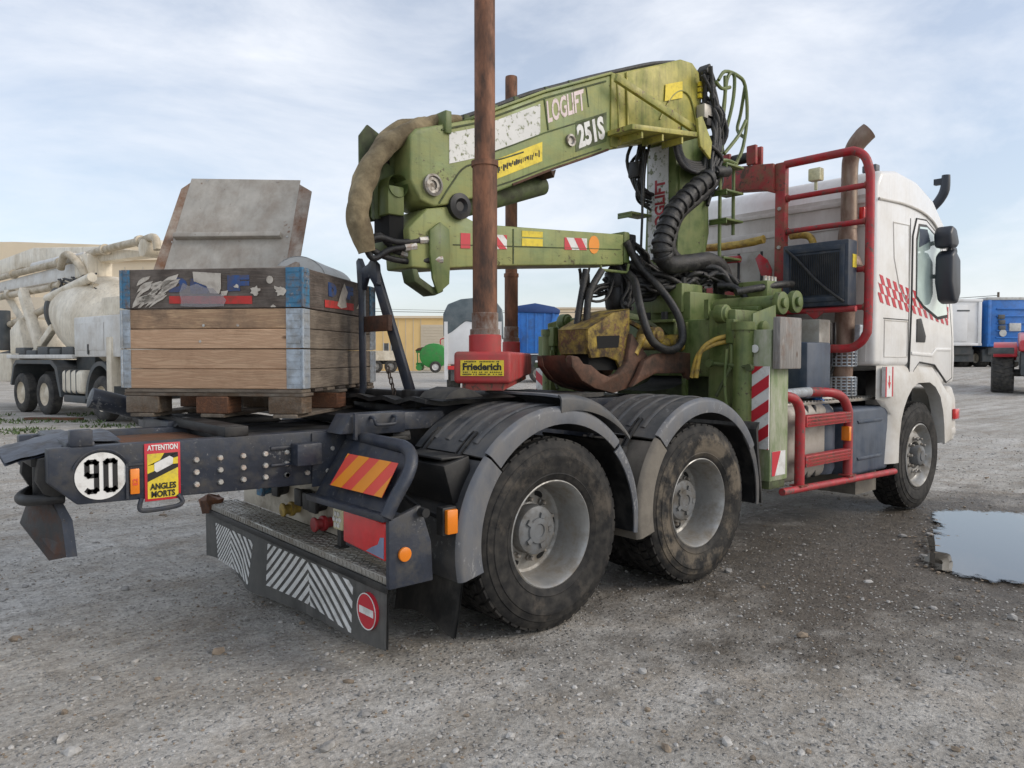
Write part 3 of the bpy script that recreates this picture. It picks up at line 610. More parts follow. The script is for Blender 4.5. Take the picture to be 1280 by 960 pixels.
# blind-spot warning sign
X0, X1, Z0, Z1 = -1.855, -1.695, .825, 1.095
ws = part('warning_sign', MB().box(X0, X1, -.428, -.4215, Z0, Z1), 'red_print', T, bevel=.002)
sx = lambda u, v: (X0+.012+(X1-X0-.024)*u, -.4285, Z0+.012+(Z1-Z0-.06)*v)
part('sign_field', flat(MB(), [[(0, 0), (1, 0), (1, 1), (0, 1)]], sx, (0, -1, 0), .001), 'yellow_print', ws)
part('sign_road', flat(MB(), [[(0, .74), (1, .9), (1, 1), (.55, 1), (.35, .78)], [(0, .38), (0, .56), (.75, .74), (1, .74), (1, .66)]], lambda u, v: Vector(sx(u, v))-Vector((0, .001, 0)), (0, -1, 0), .001), 'black_print', ws)
part('sign_lorry', flat(MB(), [[(.22, .62), (.3, .58), (.82, .74), (.84, .88), (.72, .93), (.22, .78)]], lambda u, v: Vector(sx(u, v))-Vector((0, .002, 0)), (0, -1, 0), .001), 'white_print', ws)
text_on('lettering', 'ATTENTION', .026, .135, (-1.775, -.4295, 1.075), (1, 0, 0), (0, 0, 1), 'white_print', ws, bold=.0006)
text_on('lettering', 'ANGLES', .03, .115, (-1.775, -.4318, .893), (1, 0, 0), (0, 0, 1), 'black_print', ws, bold=.0008)
text_on('lettering', 'MORTS', .03, .105, (-1.775, -.4318, .857), (1, 0, 0), (0, 0, 1), 'black_print', ws, bold=.0008)
sm = part('side_marker', MB().box(-1.918, -1.878, -.436, -.4215, .868, .985), 'orange_reflector', T, bevel=.004)
part('marker_frame', MB().box(-1.935, -1.925, -.432, -.421, .85, 1.01).box(-1.924, -1.86, -.432, -.421, 1.0, 1.01), 'frame_paint', sm)
text_on('marker_code', 'E2', .02, .03, (-1.898, -.4375, .925), (0, 0, 1), (-1, 0, 0), 'strip_red', sm)
# tow coupling at the tail
hp = MB().box(-2.160, -2.040, -.36, .36, .88, 1.12)
tail = part('tail_beam', hp, 'frame_paint', T, bevel=.015)
top = MB(); V = []
for i in range(9):
    for j in range(7):
        u, v = i/8, j/6; V.append((-2.380+.46*u, -.30+.62*v, 1.10+.045*math.sin(u*2.2)-.1*abs(v-.45)**1.5+.018*noise.noise((i*.9, j*.9, 0))-.03*(1-u)))
top.add(V+[(a, b, c-.014) for a, b, c in V], [(i*7+j, i*7+j+1, (i+1)*7+j+1, (i+1)*7+j) for i in range(8) for j in range(6)]+[(63+i*7+j, 63+(i+1)*7+j, 63+(i+1)*7+j+1, 63+i*7+j+1) for i in range(8) for j in range(6)])
part('guard_plate', top, 'frame_paint', tail)
jaw = MB().prism([(-2.160, 1.06), (-2.260, 1.05), (-2.270, .95), (-2.240, .89), (-2.160, .86)], -.33, -.27).prism([(-2.160, 1.06), (-2.270, 1.05), (-2.280, .95), (-2.250, .89), (-2.160, .86)], .0, .06)
jaw.box(-2.280, -2.160, -.27, 0, 1.01, 1.06).cyl((-2.220, -.13, .84), (-2.220, -.13, 1.08), .035, n=14)
jaw.tube([(-2.16, -.31, .865), (-2.22, -.3, .865), (-2.285, -.22, .855), (-2.30, -.12, .85), (-2.28, -.02, .85), (-2.22, .08, .86), (-2.16, .1, .86)], .026, 10, smooth=4)
part('coupling_jaw', jaw, 'black_plastic', T, bevel=.004)
flap = MB(); A = [(-2.240, .03, .86), (-2.280, .10, .70), (-2.220, -.26, .58), (-2.160, -.33, .60), (-2.170, -.30, .76), (-2.210, -.21, .86)]
flap.add([Vector(p) for p in A]+[Vector(p)+Vector((.016, .006, 0)) for p in A], [tuple(range(6)), tuple(range(11, 5, -1))]+[(i, (i+1) % 6, 6+(i+1) % 6, 6+i) for i in range(6)])
part('coupling_flap', flap, 'flap_rusty', T, bevel=.004)
part('flap_edge', MB().add([(-2.172, -.302, .76), (-2.162, -.332, .60), (-2.120, -.345, .60), (-2.130, -.31, .76), (-2.160, -.26, .84), (-2.200, -.22, .858)], [(0, 1, 2, 3, 4, 5)]), 'frame_paint', T)
part('coupling_handle', MB().tube([(-2.120, -.365, .98), (-2.120, -.39, .96), (-2.120, -.39, .9)], .008, 8, smooth=3), 'bolt_zinc', T)

# rear light carrier
tubeR = MB().tube([(-.80, -.46, 1.065), (-.845, -.95, 1.065), (-.86, -1.10, 1.06), (-.885, -1.185, 1.02), (-.925, -1.215, .95), (-1.0, -1.215, .84), (-1.04, -1.21, .765)], .032, 14, smooth=5)
lc = part('light_carrier', tubeR, 'frame_paint', T)
pn = MB().add([(-.83, -.45, 1.05), (-.875, -1.17, 1.03), (-1.035, -1.19, .775), (-1.02, -.45, .755)], [(0, 1, 2, 3)]); V = list(pn.v); pn.add([Vector(p)+Vector((.03, 0, -.02)) for p in V], [(3, 2, 1, 0)])
part('carrier_panel', pn, 'frame_paint', lc)
part('carrier_bar', MB().bar((-1.035, -.43, .752), (-1.045, -1.22, .762), .05, .035), 'frame_paint', lc, bevel=.008)
# slanted reflective strip on the panel
e0, e1, e2, e3 = Vector((-1.0, -.63, .825)), Vector((-1.012, -1.16, .835)), Vector((-.915, -1.15, .985)), Vector((-.90, -.64, .98))
nrm = (e1-e0).cross(e3-e0).normalized(); nrm = nrm if nrm.x < 0 else -nrm
st = lambda u, v: (e0*(1-u)+e1*u)*(1-v)+(e3*(1-u)+e2*u)*v+nrm*.022
rs_ = part('reflective_strip', flat(MB(), [[(0, 0), (1, 0), (1, 1), (0, 1)]], st, nrm, .002), 'strip_red', lc)
part('strip_band', flat(MB(), [clip_rect([(.02+.42*k, 0), (.24+.42*k, 0), (.46+.42*k, 1), (.24+.42*k, 1)], 0, 1, 0, 1) for k in range(-1, 3)], lambda u, v: Vector(st(u, v))+nrm*.0025, nrm, .001), 'strip_orange', rs_)
# lamp housing at the right end
hs_ = part('lamp_housing', MB().prism([(-1.035, .43), (-1.035, .75), (-.86, .80), (-.80, .62), (-.79, .43)], -1.225, -1.195).box(-1.0, -.88, -1.2, -.75, .545, .745), 'frame_paint', T, bevel=.006)
part('tail_light', MB().prism([(-.79, .575), (-1.19, .552), (-1.195, .735), (-.79, .748)], -1.035, -1.0, 'x'), 'red_reflector', hs_, bevel=.012, seg=3)
part('lens_patch', MB().prism([(-1.02, .575), (-1.18, .565), (-1.182, .665), (-1.15, .66), (-1.13, .625), (-1.07, .60)], -1.0372, -1.0345, 'x'), 'lens_bluish', hs_)  # bluish grey patch over the outer part of the lens
part('round_marker', disc(MB(), (-.955, -1.225, .585), (0, -1, 0), .034, .016, 24), 'orange_reflector', hs_, bevel=.004)
part('plug_socket', MB().cyl((-.86, -1.225, .77), (-.86, -1.27, .77), .022, n=12), 'black_plastic', hs_)
# step, valance and what stands on it
sp_ = part('rear_step', MB().box(-1.015, -.80, -1.185, 1.24, .435, .475), 'checker_alu', T, bevel=.005)
ck = MB(); rn = random.Random(5)
for i in range(62):
    for j in range(6):
        y = -1.165+i*.0385; x = -.998+j*.035; a = R(45) if (i+j) % 2 else R(-45)
        ck.box(x-.013, x+.013, y-.0045, y+.0045, .4745, .4785, Matrix.Rotation(a, 3, 'Z'))
    y = -1.165+i*.0385; ck.box(-1.0185, -1.0145, y-.010, y+.010, .445, .468)
stuff(part('tread_pattern', ck, 'checker_alu', sp_))
part('rear_panel', MB().box(-.80, -.77, -.72, 1.1, .475, .80), 'cream_panel', T, bevel=.006)
for (y, z, m_) in ((.05, .66, 'black_plastic'), (-.06, .65, 'black_plastic'), (-.14, .645, 'black_plastic'), (.38, .67, 'black_plastic'), (.62, .64, 'hinge_blue')):
    part('coupling_socket', MB().cyl((-.80, y, z), (-.86, y, z), .042, .05, 10).box(-.885, -.86, y-.045, y+.045, z-.05, z+.05), m_, T, bevel=.006)
for (y, z, m_) in ((-.22, .545, 'red_paint'), (.2, .565, 'yellow_hose')):
    part('air_coupling', MB().cyl((-.80, y, z), (-.9, y, z), .03, .03, 12).cyl((-.9, y, z), (-.915, y, z), .042, .042, 12).cyl((-.84, y, z), (-.865, y, z), .045, .045, 12), m_, T, bevel=.003)
wlp = part('work_lamp', MB().box(-.93, -.885, -.585, -.485, .575, .685), 'lamp_lens', T, bevel=.006)
lens = MB()
for a in range(6): lens.cyl((-.93, -.535+.032*math.cos(a*1.047), .63+.034*math.sin(a*1.047)), (-.935, -.535+.032*math.cos(a*1.047), .63+.034*math.sin(a*1.047)), .0135, n=12)
lens.cyl((-.93, -.535, .63), (-.935, -.535, .63), .0125, n=12)
part('lens', lens, 'white_print', wlp); part('lamp_foot', MB().box(-.92, -.89, -.555, -.515, .475, .575).box(-.935, -.875, -.565, -.505, .477, .485), 'black_plastic', wlp)
part('rag', MB().lathe([(.0, .05), (.05, .04), (.075, 0), (.06, -.06), (.02, -.1), (0, -.1)], 9, (-1.0, 1.2, .50), 'z'), 'pole_rust', T, wave=.06, wsc=14)
# rubber valance
def zb(y): return .05+.075*smooth(.3, -.9, y)+.02*math.sin(y*3)+(.06 if y > .62 else 0)*smooth(.62, .8, y)
val = MB(); ys = [1.24-2.42*i/48 for i in range(49)]; V = []
for y in ys:
    for k in range(5):
        t = k/4; z = .435*(1-t)+zb(y)*t; x = -1.018-.02*t*math.sin(y*5)-.035*t*smooth(.1, .35, y)*smooth(.6, .35, y)
        V.append((x, y, z))
val.add(V+[(a+.012, b, c) for a, b, c in V], [(i*5+k, i*5+k+1, (i+1)*5+k+1, (i+1)*5+k) for i in range(48) for k in range(4)]+[(245+i*5+k, 245+(i+1)*5+k, 245+(i+1)*5+k+1, 245+i*5+k+1) for i in range(48) for k in range(4)])
vo = part('rubber_valance', val, 'valance_rubber', T)
part('valance_rail', MB().box(-1.026, -1.0155, -1.185, 1.24, .40, .437), 'black_plastic', T, bevel=.003)
def vmap(y, z):
    t = max(0, min(1, (.435-z)/(.435-zb(y)))); return (-1.0185-.02*t*math.sin(y*5)-.035*t*smooth(.1, .35, y)*smooth(.6, .35, y), y, z)
def chevron(y0, y1, z0, z1, ap, n0, n1):
    P = []
    h = z1-z0
    for k in range(-7, n0+9):                                   # left of the apex: broad stripes leaning one way
        c = y0+(ap-y0)*(k-3)/n0*1.0; w = abs(ap-y0)/n0*.56; s = -.62*h/.28
        P.append(clip_rect([(c, z0), (c-w, z0), (c-w+s*.55, z1), (c+s*.55, z1)], min(ap, y0), max(ap, y0), z0, z1))
    for k in range(-9, n1+3):                                   # right of it: finer stripes the other way
        c = ap-(ap-y1)*(k)/n1*1.9; w = abs(ap-y1)/n1*.95; s = .5*h/.28
        P.append(clip_rect([(c, z0), (c-w, z0), (c-w+s*1.0, z1), (c+s*1.0, z1)], y1, ap, z0, z1))
    Q = []
    for poly in P:                                        # cut to follow the sheet
        for i in range(5):
            a, b = z0+h*i/5, z0+h*(i+1)/5
            q = clip_rect(poly, -9, 9, a, b) if poly else None
            if q and len(q) > 2: Q.append(q)
    return Q
for (y0, y1, z0, z1, ap) in ((.16, -.87, .135, .385, -.36), (1.05, .36, .10, .36, .78)):
    part('chevron_print', flat(MB(), chevron(y0, y1, z0, z1, ap, 7, 8), vmap, (-1, 0, 0), .003), 'white_print', vo)
ne = part('no_entry_sign', disc(MB(), (-1.022, -1.03, .285), (-1, 0, 0), .088, .02, 36), 'red_print', T)
part('sign_bar', MB().box(-1.0445, -1.0425, -1.095, -.965, .268, .302), 'white_print', ne)
part('sign_ring', MB().lathe([(.088, 0), (.088, -.002), (.083, -.002), (.083, 0)], 36, (-1.0424, -1.03, .285), 'x'), 'white_print', ne)
# side: mud flap, battery box, handles behind the rear wheel
mf = MB(); V = []
for i in range(9):
    for k in range(7):
        y = -.62-.6*i/8; t = k/6; V.append((-.60-.05*t*t+.02*math.sin(y*7)*t, y, .62*(1-t)+(.10+.06*abs(math.sin((y+.62)*5)))*t))
mf.add(V+[(a+.012, b, c) for a, b, c in V], [(i*7+k, i*7+k+1, (i+1)*7+k+1, (i+1)*7+k) for i in range(8) for k in range(6)]+[(63+i*7+k, 63+(i+1)*7+k, 63+(i+1)*7+k+1, 63+i*7+k+1) for i in range(8) for k in range(6)])
part('mud_flap', mf, 'flap_rubber', T)
part('side_marker', MB().box(-.71, -.645, -1.232, -1.205, .635, .755), 'orange_reflector', part('marker_backing', MB().box(-.72, -.635, -1.206, -1.15, .625, .765), 'black_plastic', T, bevel=.006), bevel=.006)
part('marker_arm', MB().tube([(-.68, -1.15, .7), (-.72, -1.0, .74), (-.7, -.8, .78)], .014, 8, smooth=3), 'black_plastic', T)
part('shelf_bracket', MB().prism([(-.62, .76), (-.68, .96), (-.52, 1.0), (-.50, .8)], -1.16, -.72).box(-.68, -.53, -1.14, -.8, .985, 1.0), 'black_plastic', T, bevel=.02)
bb = part('battery_box', MB().prism([(-.94, 1.09), (-.88, 1.19), (-.28, 1.19), (-.24, 1.09)], -.60, -.43).box(-.86, -.55, -.615, -.6, 1.08, 1.195), 'frame_paint', T, bevel=.01)
part('handle', MB().tube([(-.77, -.615, 1.175), (-.77, -.65, 1.17), (-.765, -.655, 1.15), (-.75, -.655, 1.135), (-.65, -.655, 1.135), (-.635, -.655, 1.15), (-.63, -.65, 1.17), (-.63, -.615, 1.175)], .009, 8, smooth=3), 'frame_paint', bb)
part('lid_rib', MB().box(-.875, -.86, -.635, -.615, 1.06, 1.2), 'frame_paint', bb)
part('valve_block', MB().box(-.8, -.5, -.6, -.46, 1.03, 1.06).cyl((-.6, -.55, 1.06), (-.5, -.58, 1.06), .03, n=10), 'black_plastic', T, bevel=.01)
# roller on the left rail
part('guide_roller', MB().cyl((-1.80, .9, 1.255), (-1.45, .9, 1.15), .062, n=20).box(-1.52, -1.44, .36, .96, 1.06, 1.13), 'frame_paint', T, bevel=.004)
part('tapered_guide', MB().prism([(-1.5, 1.1), (-1.45, 1.16), (-.9, 1.13), (-.85, 1.1)], .30, .62), 'black_plastic', T, bevel=.01)

# mudguards
def arc_strip(cx, cz, Rr, a0, a1, y0, y1, th, n=20, bulge=.0, Rz=None):
    b = MB(); V = []; Rz = Rz or Rr; m = 7
    for i in range(n+1):
        a = R(a0+(a1-a0)*i/n)
        for j in range(m):
            v = j/(m-1); y = y0+(y1-y0)*v; k = 1-bulge*(max(0, .35-v)/.35)**2
            V.append((cx+Rr*k*math.cos(a), y, cz+Rz*k*math.sin(a)))
    N_ = len(V)
    W_ = [(cx+(x-cx)*(1-th/Rr), y, cz+(z-cz)*(1-th/Rz)) for x, y, z in V]
    b.add(V+W_, [(i*m+j, (i+1)*m+j, (i+1)*m+j+1, i*m+j+1) for i in range(n) for j in range(m-1)]+[(N_+i*m+j, N_+i*m+j+1, N_+(i+1)*m+j+1, N_+(i+1)*m+j) for i in range(n) for j in range(m-1)]
          + [(i*m, N_+i*m, N_+(i+1)*m, (i+1)*m) for i in range(n)]+[(i*m+m-1, (i+1)*m+m-1, N_+(i+1)*m+m-1, N_+i*m+m-1) for i in range(n)]
          + [(j, j+1, N_+j+1, N_+j) for j in range(m-1)]+[(n*m+j, N_+n*m+j, N_+n*m+j+1, n*m+j+1) for j in range(m-1)])
    return b
def lip(cx, cz, Rr, a0, a1, y, w0, w1, n=24, th=.01, Rz=None):
    """flat outer cheek of a mudguard, w0..w1 wide"""
    b = MB(); Rz = Rz or Rr; V = []
    for i in range(n+1):
        a = R(a0+(a1-a0)*i/n); w = w0+(w1-w0)*i/n
        for k, (rr, yy) in enumerate(((0, y+.028), (.012, y+.008), (.03, y), (w, y+.004), (w, y+th+.004), (.03, y+th), (.014, y+.03))):
            V.append((cx+(Rr-rr)*math.cos(a), yy, cz+(Rz-rr)*math.sin(a)))
    m = 7; b.add(V, [(i*m+j, i*m+(j+1) % m, (i+1)*m+(j+1) % m, (i+1)*m+j) for i in range(n) for j in range(m)]+[tuple(range(m)), tuple(range(n*m+m-1, n*m-1, -1))])
    return b
def mudguard(cx, front):
    cz = .53
    mg = part('mudguard', arc_strip(cx+.03, cz, .70, 48, 138, -1.225, -.62, .014, bulge=.015), 'fender_plastic', T, sharp=50)
    part('top_cheek', lip(cx+.03, cz, .70, 44 if not front else 30, 136, -1.255, .075, .12), 'fender_light', mg, sharp=50)
    part('rear_sheet', arc_strip(cx+.03, cz, .672, 139, 193, -1.215, -.62, .012), 'fender_dusty' if front else 'fender_plastic', mg, sharp=50)
    part('rear_cheek', lip(cx+.03, cz, .69, 137, 192, -1.252, .13, .15), 'fender_dusty' if front else 'fender_light', mg, sharp=50)
    part('front_sheet', arc_strip(cx+.03, cz, .672, -8, 46, -1.215, -.62, .012), 'black_plastic', mg, sharp=50)
    part('front_cheek', lip(cx+.03, cz, .69, -8, 42, -1.25, .05, .075), 'fender_plastic' if front else 'fender_light', mg, sharp=50)
    # raised ribs across the top and two clamp straps
    rb = MB()
    for y in (-1.1, -.98, -.86, -.74):
        V = [(cx+.03+(.704+dz)*math.cos(R(a)), yy, cz+(.704+dz)*math.sin(R(a))) for a in range(62, 134, 5) for (yy, dz) in ((y-.022, -.004), (y-.012, .0035), (y+.012, .0035), (y+.022, -.004))]
        rb.add(V, [(i*4+k, i*4+k+1, i*4+k+5, i*4+k+4) for i in range(len(V)//4-1) for k in range(3)])
    parts('rib', rb, 'fender_plastic', mg)
    for y in (-1.04, -.72):
        stp = MB()
        for a in range(126, 152, 3):
            c0, c1 = R(a), R(a+3.1); rr = .712
            V = [(cx+.03+q*math.cos(c), yy, cz+q*math.sin(c)) for c in (c0, c1) for (yy, q) in ((y-.022, rr-.01), (y-.022, rr), (y-.008, rr+.004), (y-.008, rr-.004), (y+.008, rr-.004), (y+.008, rr+.004), (y+.022, rr), (y+.022, rr-.01))]
            stp.add(V, [(k, k+1, 8+k+1, 8+k) for k in range(7)])
        part('strap', stp, 'black_plastic', mg)
    return mg
mudguard(0, False); mudguard(1.355, True)
# second top skin overlapping the rear wheel's guard towards the front
part('overlap_skin', arc_strip(.06, .56, .735, 42, 92, -1.24, -.60, .012, bulge=.01), 'fender_light', T, sharp=50)
part('overlap_cheek', lip(.06, .56, .735, 40, 92, -1.262, .03, .1), 'fender_plastic', T, sharp=50)
for s in (1,):
    for cx in (0, 1.355): part('mudguard_sheet', arc_strip(cx+.03, .53, .69, 0, 180, .62, 1.25, .014), 'fender_plastic', T)
for x in (-.62, .69, 2.02):
    part('guard_stay', MB().cyl((x, -.4, .93), (x, -1.15, .93), .022, n=10), 'black_plastic', T)
fl = MB(); fl.prism([(2.03, 1.02), (2.0, .98), (2.02, .8), (2.06, .6), (2.08, .44), (2.095, .44), (2.075, .62), (2.04, .82), (2.025, .96), (2.045, 1.03)], -1.25, -.65)
part('front_flap', fl, 'flap_rubber', T)
# flat black turntable sheets on the frame
tt = MB(); V = []
for i in range(25):
    for j in range(9):
        x = -.42+1.5*i/24; y = -.62+1.24*j/8; V.append((x, y, 1.245+.02*noise.noise((x*5, y*5, 0))+(.03*max(0, -x-.2)*3)*abs(math.sin(y*9))))
tt.add(V+[(a, b, c-.025) for a, b, c in V], [(i*9+j, i*9+j+1, (i+1)*9+j+1, (i+1)*9+j) for i in range(24) for j in range(8)]+[(225+i*9+j, 225+(i+1)*9+j, 225+(i+1)*9+j+1, 225+i*9+j+1) for i in range(24) for j in range(8)]+[(i*9, (i+1)*9, 225+(i+1)*9, 225+i*9) for i in range(24)]+[(j, 225+j, 225+j+1, j+1) for j in range(8)])
part('deck_sheet', tt, 'black_rubber', T)
part('deck_bearer', MB().box(-.3, 1.9, -.42, .42, 1.1, 1.2), 'frame_paint', T, bevel=.01)
part('crumpled_sheet', MB().prism([(-.40, 1.262), (-.36, 1.30), (-.27, 1.325), (-.2, 1.31), (-.12, 1.27)], -.78, -.52), 'black_rubber', T, bevel=.006)

# ---- cab
prof = [(3.93, 1.42), (3.93, 3.02), (4.02, 3.15), (4.35, 3.20), (4.8, 3.17), (5.2, 3.05), (5.5, 2.84), (5.63, 2.5), (5.8, 1.98), (5.86, 1.5), (5.84, 1.22), (5.42, 1.22), (5.3, 1.40)]
cab = part('cab', MB().prism(prof, -1.235, 1.235), 'cab_white', T, bevel=.05, seg=4, sharp=50)
# roof skin slightly inset above the gutter
part('roof_gutter', MB().tube([(3.96, -1.24, 2.89), (4.5, -1.242, 2.91), (4.95, -1.243, 2.88), (5.25, -1.243, 2.79), (5.5, -1.235, 2.6)], .012, 8, smooth=5), 'cab_white_dusty', cab)
dpoly = [(4.66, 1.28), (4.70, 2.02), (4.70, 2.64), (4.78, 2.81), (5.0, 2.82), (5.28, 2.72), (5.47, 2.5), (5.64, 2.02), (5.72, 1.7), (5.74, 1.28), (5.6, 1.24), (5.28, 1.42), (4.9, 1.45), (4.78, 1.38)]
door = part('door', MB().prism(dpoly, -1.2465, -1.2), 'cab_white', T, bevel=.012, seg=3)
part('door_seal', MB().tube([(x, -1.2365, z) for x, z in dpoly+[dpoly[0]]], .011, 6), 'black_plastic', T)
def inset(poly, d):
    cx = sum(p[0] for p in poly)/len(poly); cz = sum(p[1] for p in poly)/len(poly); return [(cx+(x-cx)*d, cz+(z-cz)*d) for x, z in poly]
wpoly = [(4.79, 2.08), (4.78, 2.60), (4.83, 2.74), (5.0, 2.75), (5.22, 2.68), (5.38, 2.52), (5.55, 1.93), (5.3, 1.9), (4.95, 2.0)]
part('window_surround', MB().prism(inset(wpoly, 1.07), -1.2505, -1.24), 'black_plastic', door, bevel=.004)
part('window_pane', MB().prism(wpoly, -1.2545, -1.25), 'glass_cab', door)
part('sun_shade', MB().prism([(4.81, 2.54), (4.82, 2.72), (5.0, 2.73), (5.06, 2.62)], -1.257, -1.255), 'tank_plastic', door)
part('door_handle', MB().prism([(4.80, 1.64), (4.80, 1.86), (4.90, 1.87), (5.02, 1.70), (5.0, 1.64)], -1.256, -1.245), 'black_plastic', door, bevel=.02, seg=3)
part('door_swage', MB().prism([(4.69, 1.52), (5.2, 1.5), (5.3, 1.56), (5.68, 1.56), (5.68, 1.59), (5.28, 1.59), (5.18, 1.535), (4.69, 1.55)], -1.256, -1.246), 'cab_white', door, bevel=.004)
# sunk side-panel outline behind the door
fr_ = MB()
for P in ([(4.27, 2.72), (4.62, 2.73), (4.64, 2.1), (4.58, 2.02), (4.42, 2.15), (4.3, 2.4)], [(4.12, 1.83), (4.62, 1.83), (4.62, 1.5), (4.12, 1.5)]):
    fr_.tube([(x, -1.236, z) for x, z in P+[P[0]]], .006, 6)
part('panel_crease', fr_, 'cab_white_dusty', cab)
part('locker_line', MB().box(4.1, 4.64, -1.2385, -1.234, 1.842, 1.85), 'black_print', cab)
part('door_gap', MB().box(4.645, 4.655, -1.2385, -1.234, 1.42, 2.8), 'black_plastic', cab)
# chequered band
ckp = []
for k in range(27):
    x = 3.86+.07*k; zz = 2.25-.14*(x-3.86); rh = .088-.012*(x-3.86)
    for r_ in range(3):
        if (k+r_) % 2 == 0 and not (k > 16 and r_ == 0 and False):
            ckp.append([(x+.055*r_, zz-rh*r_), (x+.07+.055*r_, zz-rh*r_-.01), (x+.07+.055*(r_+1), zz-rh*(r_+1)-.01), (x+.055*(r_+1), zz-rh*(r_+1))])
part('chequered_band', flat(MB(), [q for q in (clip_rect(p, 3.98, 4.644, 0, 9) for p in ckp) if q and len(q) > 2], lambda x, z: (x, -1.2365, z), (0, -1, 0), .002), 'red_print', cab)
part('chequered_band', flat(MB(), [q for q in (clip_rect(p, 4.69, 5.60, 0, 9) for p in ckp) if q and len(q) > 2], lambda x, z: (x, -1.2475, z), (0, -1, 0), .0015), 'red_print', door)
# front: screen, visor, bumper, arch
part('windscreen', MB().add([(5.635, -1.1, 2.5), (5.635, 1.1, 2.5), (5.815, 1.12, 1.98), (5.815, -1.12, 1.98)], [(0, 1, 2, 3)]), 'glass_cab', cab)
vz = part('sun_visor', MB().prism([(5.4, 2.72), (5.52, 2.76), (5.78, 2.62), (5.8, 2.57), (5.6, 2.62)], -1.26, 1.2), 'mirror_shell', cab, bevel=.012)
part('wheel_housing', MB().box(4.3, 5.36, -1.0, -.7, .9, 1.36), 'black_plastic', T)
arch = MB(); V = []; n = 26
outer = [(4.20, .52), (4.24, .8), (4.28, .98), (4.05, 1.12), (4.05, 1.42), (4.3, 1.43), (4.85, 1.43), (5.3, 1.42), (5.55, 1.25), (5.72, 1.14), (5.86, 1.1), (5.88, .62), (5.62, .60)]
inner = [(4.40, .52), (4.41, .75), (4.45, .92), (4.5, 1.02), (4.58, 1.12), (4.68, 1.2), (4.82, 1.25), (5.1, 1.25), (5.25, 1.2), (5.38, 1.1), (5.46, .95), (5.5, .8), (5.52, .62)]
def lerp_path(P, k):
    L_ = [0]
    for i in range(1, len(P)): L_.append(L_[-1]+math.dist(P[i], P[i-1]))
    s_ = L_[-1]*k
    for i in range(1, len(P)):
        if s_ <= L_[i]+1e-9: t = (s_-L_[i-1])/max(1e-9, L_[i]-L_[i-1]); return (P[i-1][0]*(1-t)+P[i][0]*t, P[i-1][1]*(1-t)+P[i][1]*t)
    return P[-1]
am = MB(); k_ = 13
for i in range(k_):
    (ox, oz), (ix, iz) = outer[i], inner[i]
    for (x, z, y) in ((ox, oz, -1.2), (ox*.8+ix*.2, oz*.8+iz*.2, -1.235), (ox*.35+ix*.65, oz*.35+iz*.65, -1.262), (ix, iz, -1.268), (ix, iz, -1.15)): V.append((x, y, z))
am.add(V, [(i*5+j, i*5+j+1, (i+1)*5+j+1, (i+1)*5+j) for i in range(k_-1) for j in range(4)])
part('wheel_arch', am, 'cab_white_dusty', T, sharp=45)
part('bumper', MB().prism([(5.62, .60), (5.6, .98), (5.7, 1.16), (5.9, 1.2), (6.02, 1.05), (6.04, .72), (5.98, .6)], -1.2, 1.2), 'cab_white_dusty', T, bevel=.04, seg=3)
part('bumper_step', MB().box(5.72, 5.98, -1.215, -1.0, .68, .75).box(5.66, 5.8, -1.1, -1.0, .45, .6), 'cab_white_dusty', T, bevel=.01)
part('corner_lamp', MB().box(5.9, 6.02, -1.235, -1.2, .84, .95), 'red_reflector', T, bevel=.01)
st_ = part('arrow_sticker', MB().box(4.09, 4.25, -1.268, -1.235, 1.14, 1.41), 'white_print', T)
part('sticker_print', flat(MB(), [[(4.09, 1.14), (4.115, 1.14), (4.115, 1.41), (4.09, 1.41)], [(4.225, 1.14), (4.25, 1.14), (4.25, 1.41), (4.225, 1.41)], [(4.16, 1.33), (4.18, 1.33), (4.18, 1.27), (4.2, 1.27), (4.17, 1.21), (4.14, 1.27), (4.16, 1.27)]], lambda x, z: (x, -1.2685, z), (0, -1, 0), .001), 'red_print', st_)
# mirrors
mi = part('mirror', MB().prism([(5.14, 2.04), (5.06, 2.22), (5.07, 2.48), (5.16, 2.54), (5.3, 2.45), (5.32, 2.12), (5.24, 2.01)], -1.46, -1.30).prism([(5.04, 2.55), (5.01, 2.68), (5.08, 2.76), (5.18, 2.74), (5.26, 2.6), (5.2, 2.55)], -1.46, -1.30), 'mirror_shell', T, bevel=.03, seg=3)
part('mirror_arm', MB().tube([(5.3, -1.22, 2.64), (5.25, -1.38, 2.62)], .022, 8).tube([(5.3, -1.22, 2.3), (5.25, -1.38, 2.3)], .022, 8).tube([(5.26, -1.38, 2.1), (5.22, -1.38, 2.65)], .02, 8), 'mirror_shell', mi)
part('front_mirror', MB().tube([(5.5, -.95, 2.82), (5.68, -.98, 2.95), (5.78, -1.0, 3.06), (5.8, -1.07, 3.15), (5.8, -1.12, 3.25), (5.8, -1.13, 3.40)], [.03, .036, .044, .048, .048, .04], 12, smooth=4).box(5.77, 5.83, -1.1, -1.02, 3.31, 3.37), 'mirror_shell', T)
part('roof_beacon', MB().lathe([(.08, 0), (.08, .03), (.065, .09), (.03, .12), (0, .125)], 20, (5.0, -1.08, 3.09), 'z'), 'truck_white', cab)
part('roof_marker', MB().box(4.1, 4.18, -1.15, -1.02, 3.17, 3.235), 'fender_light', cab, bevel=.01)
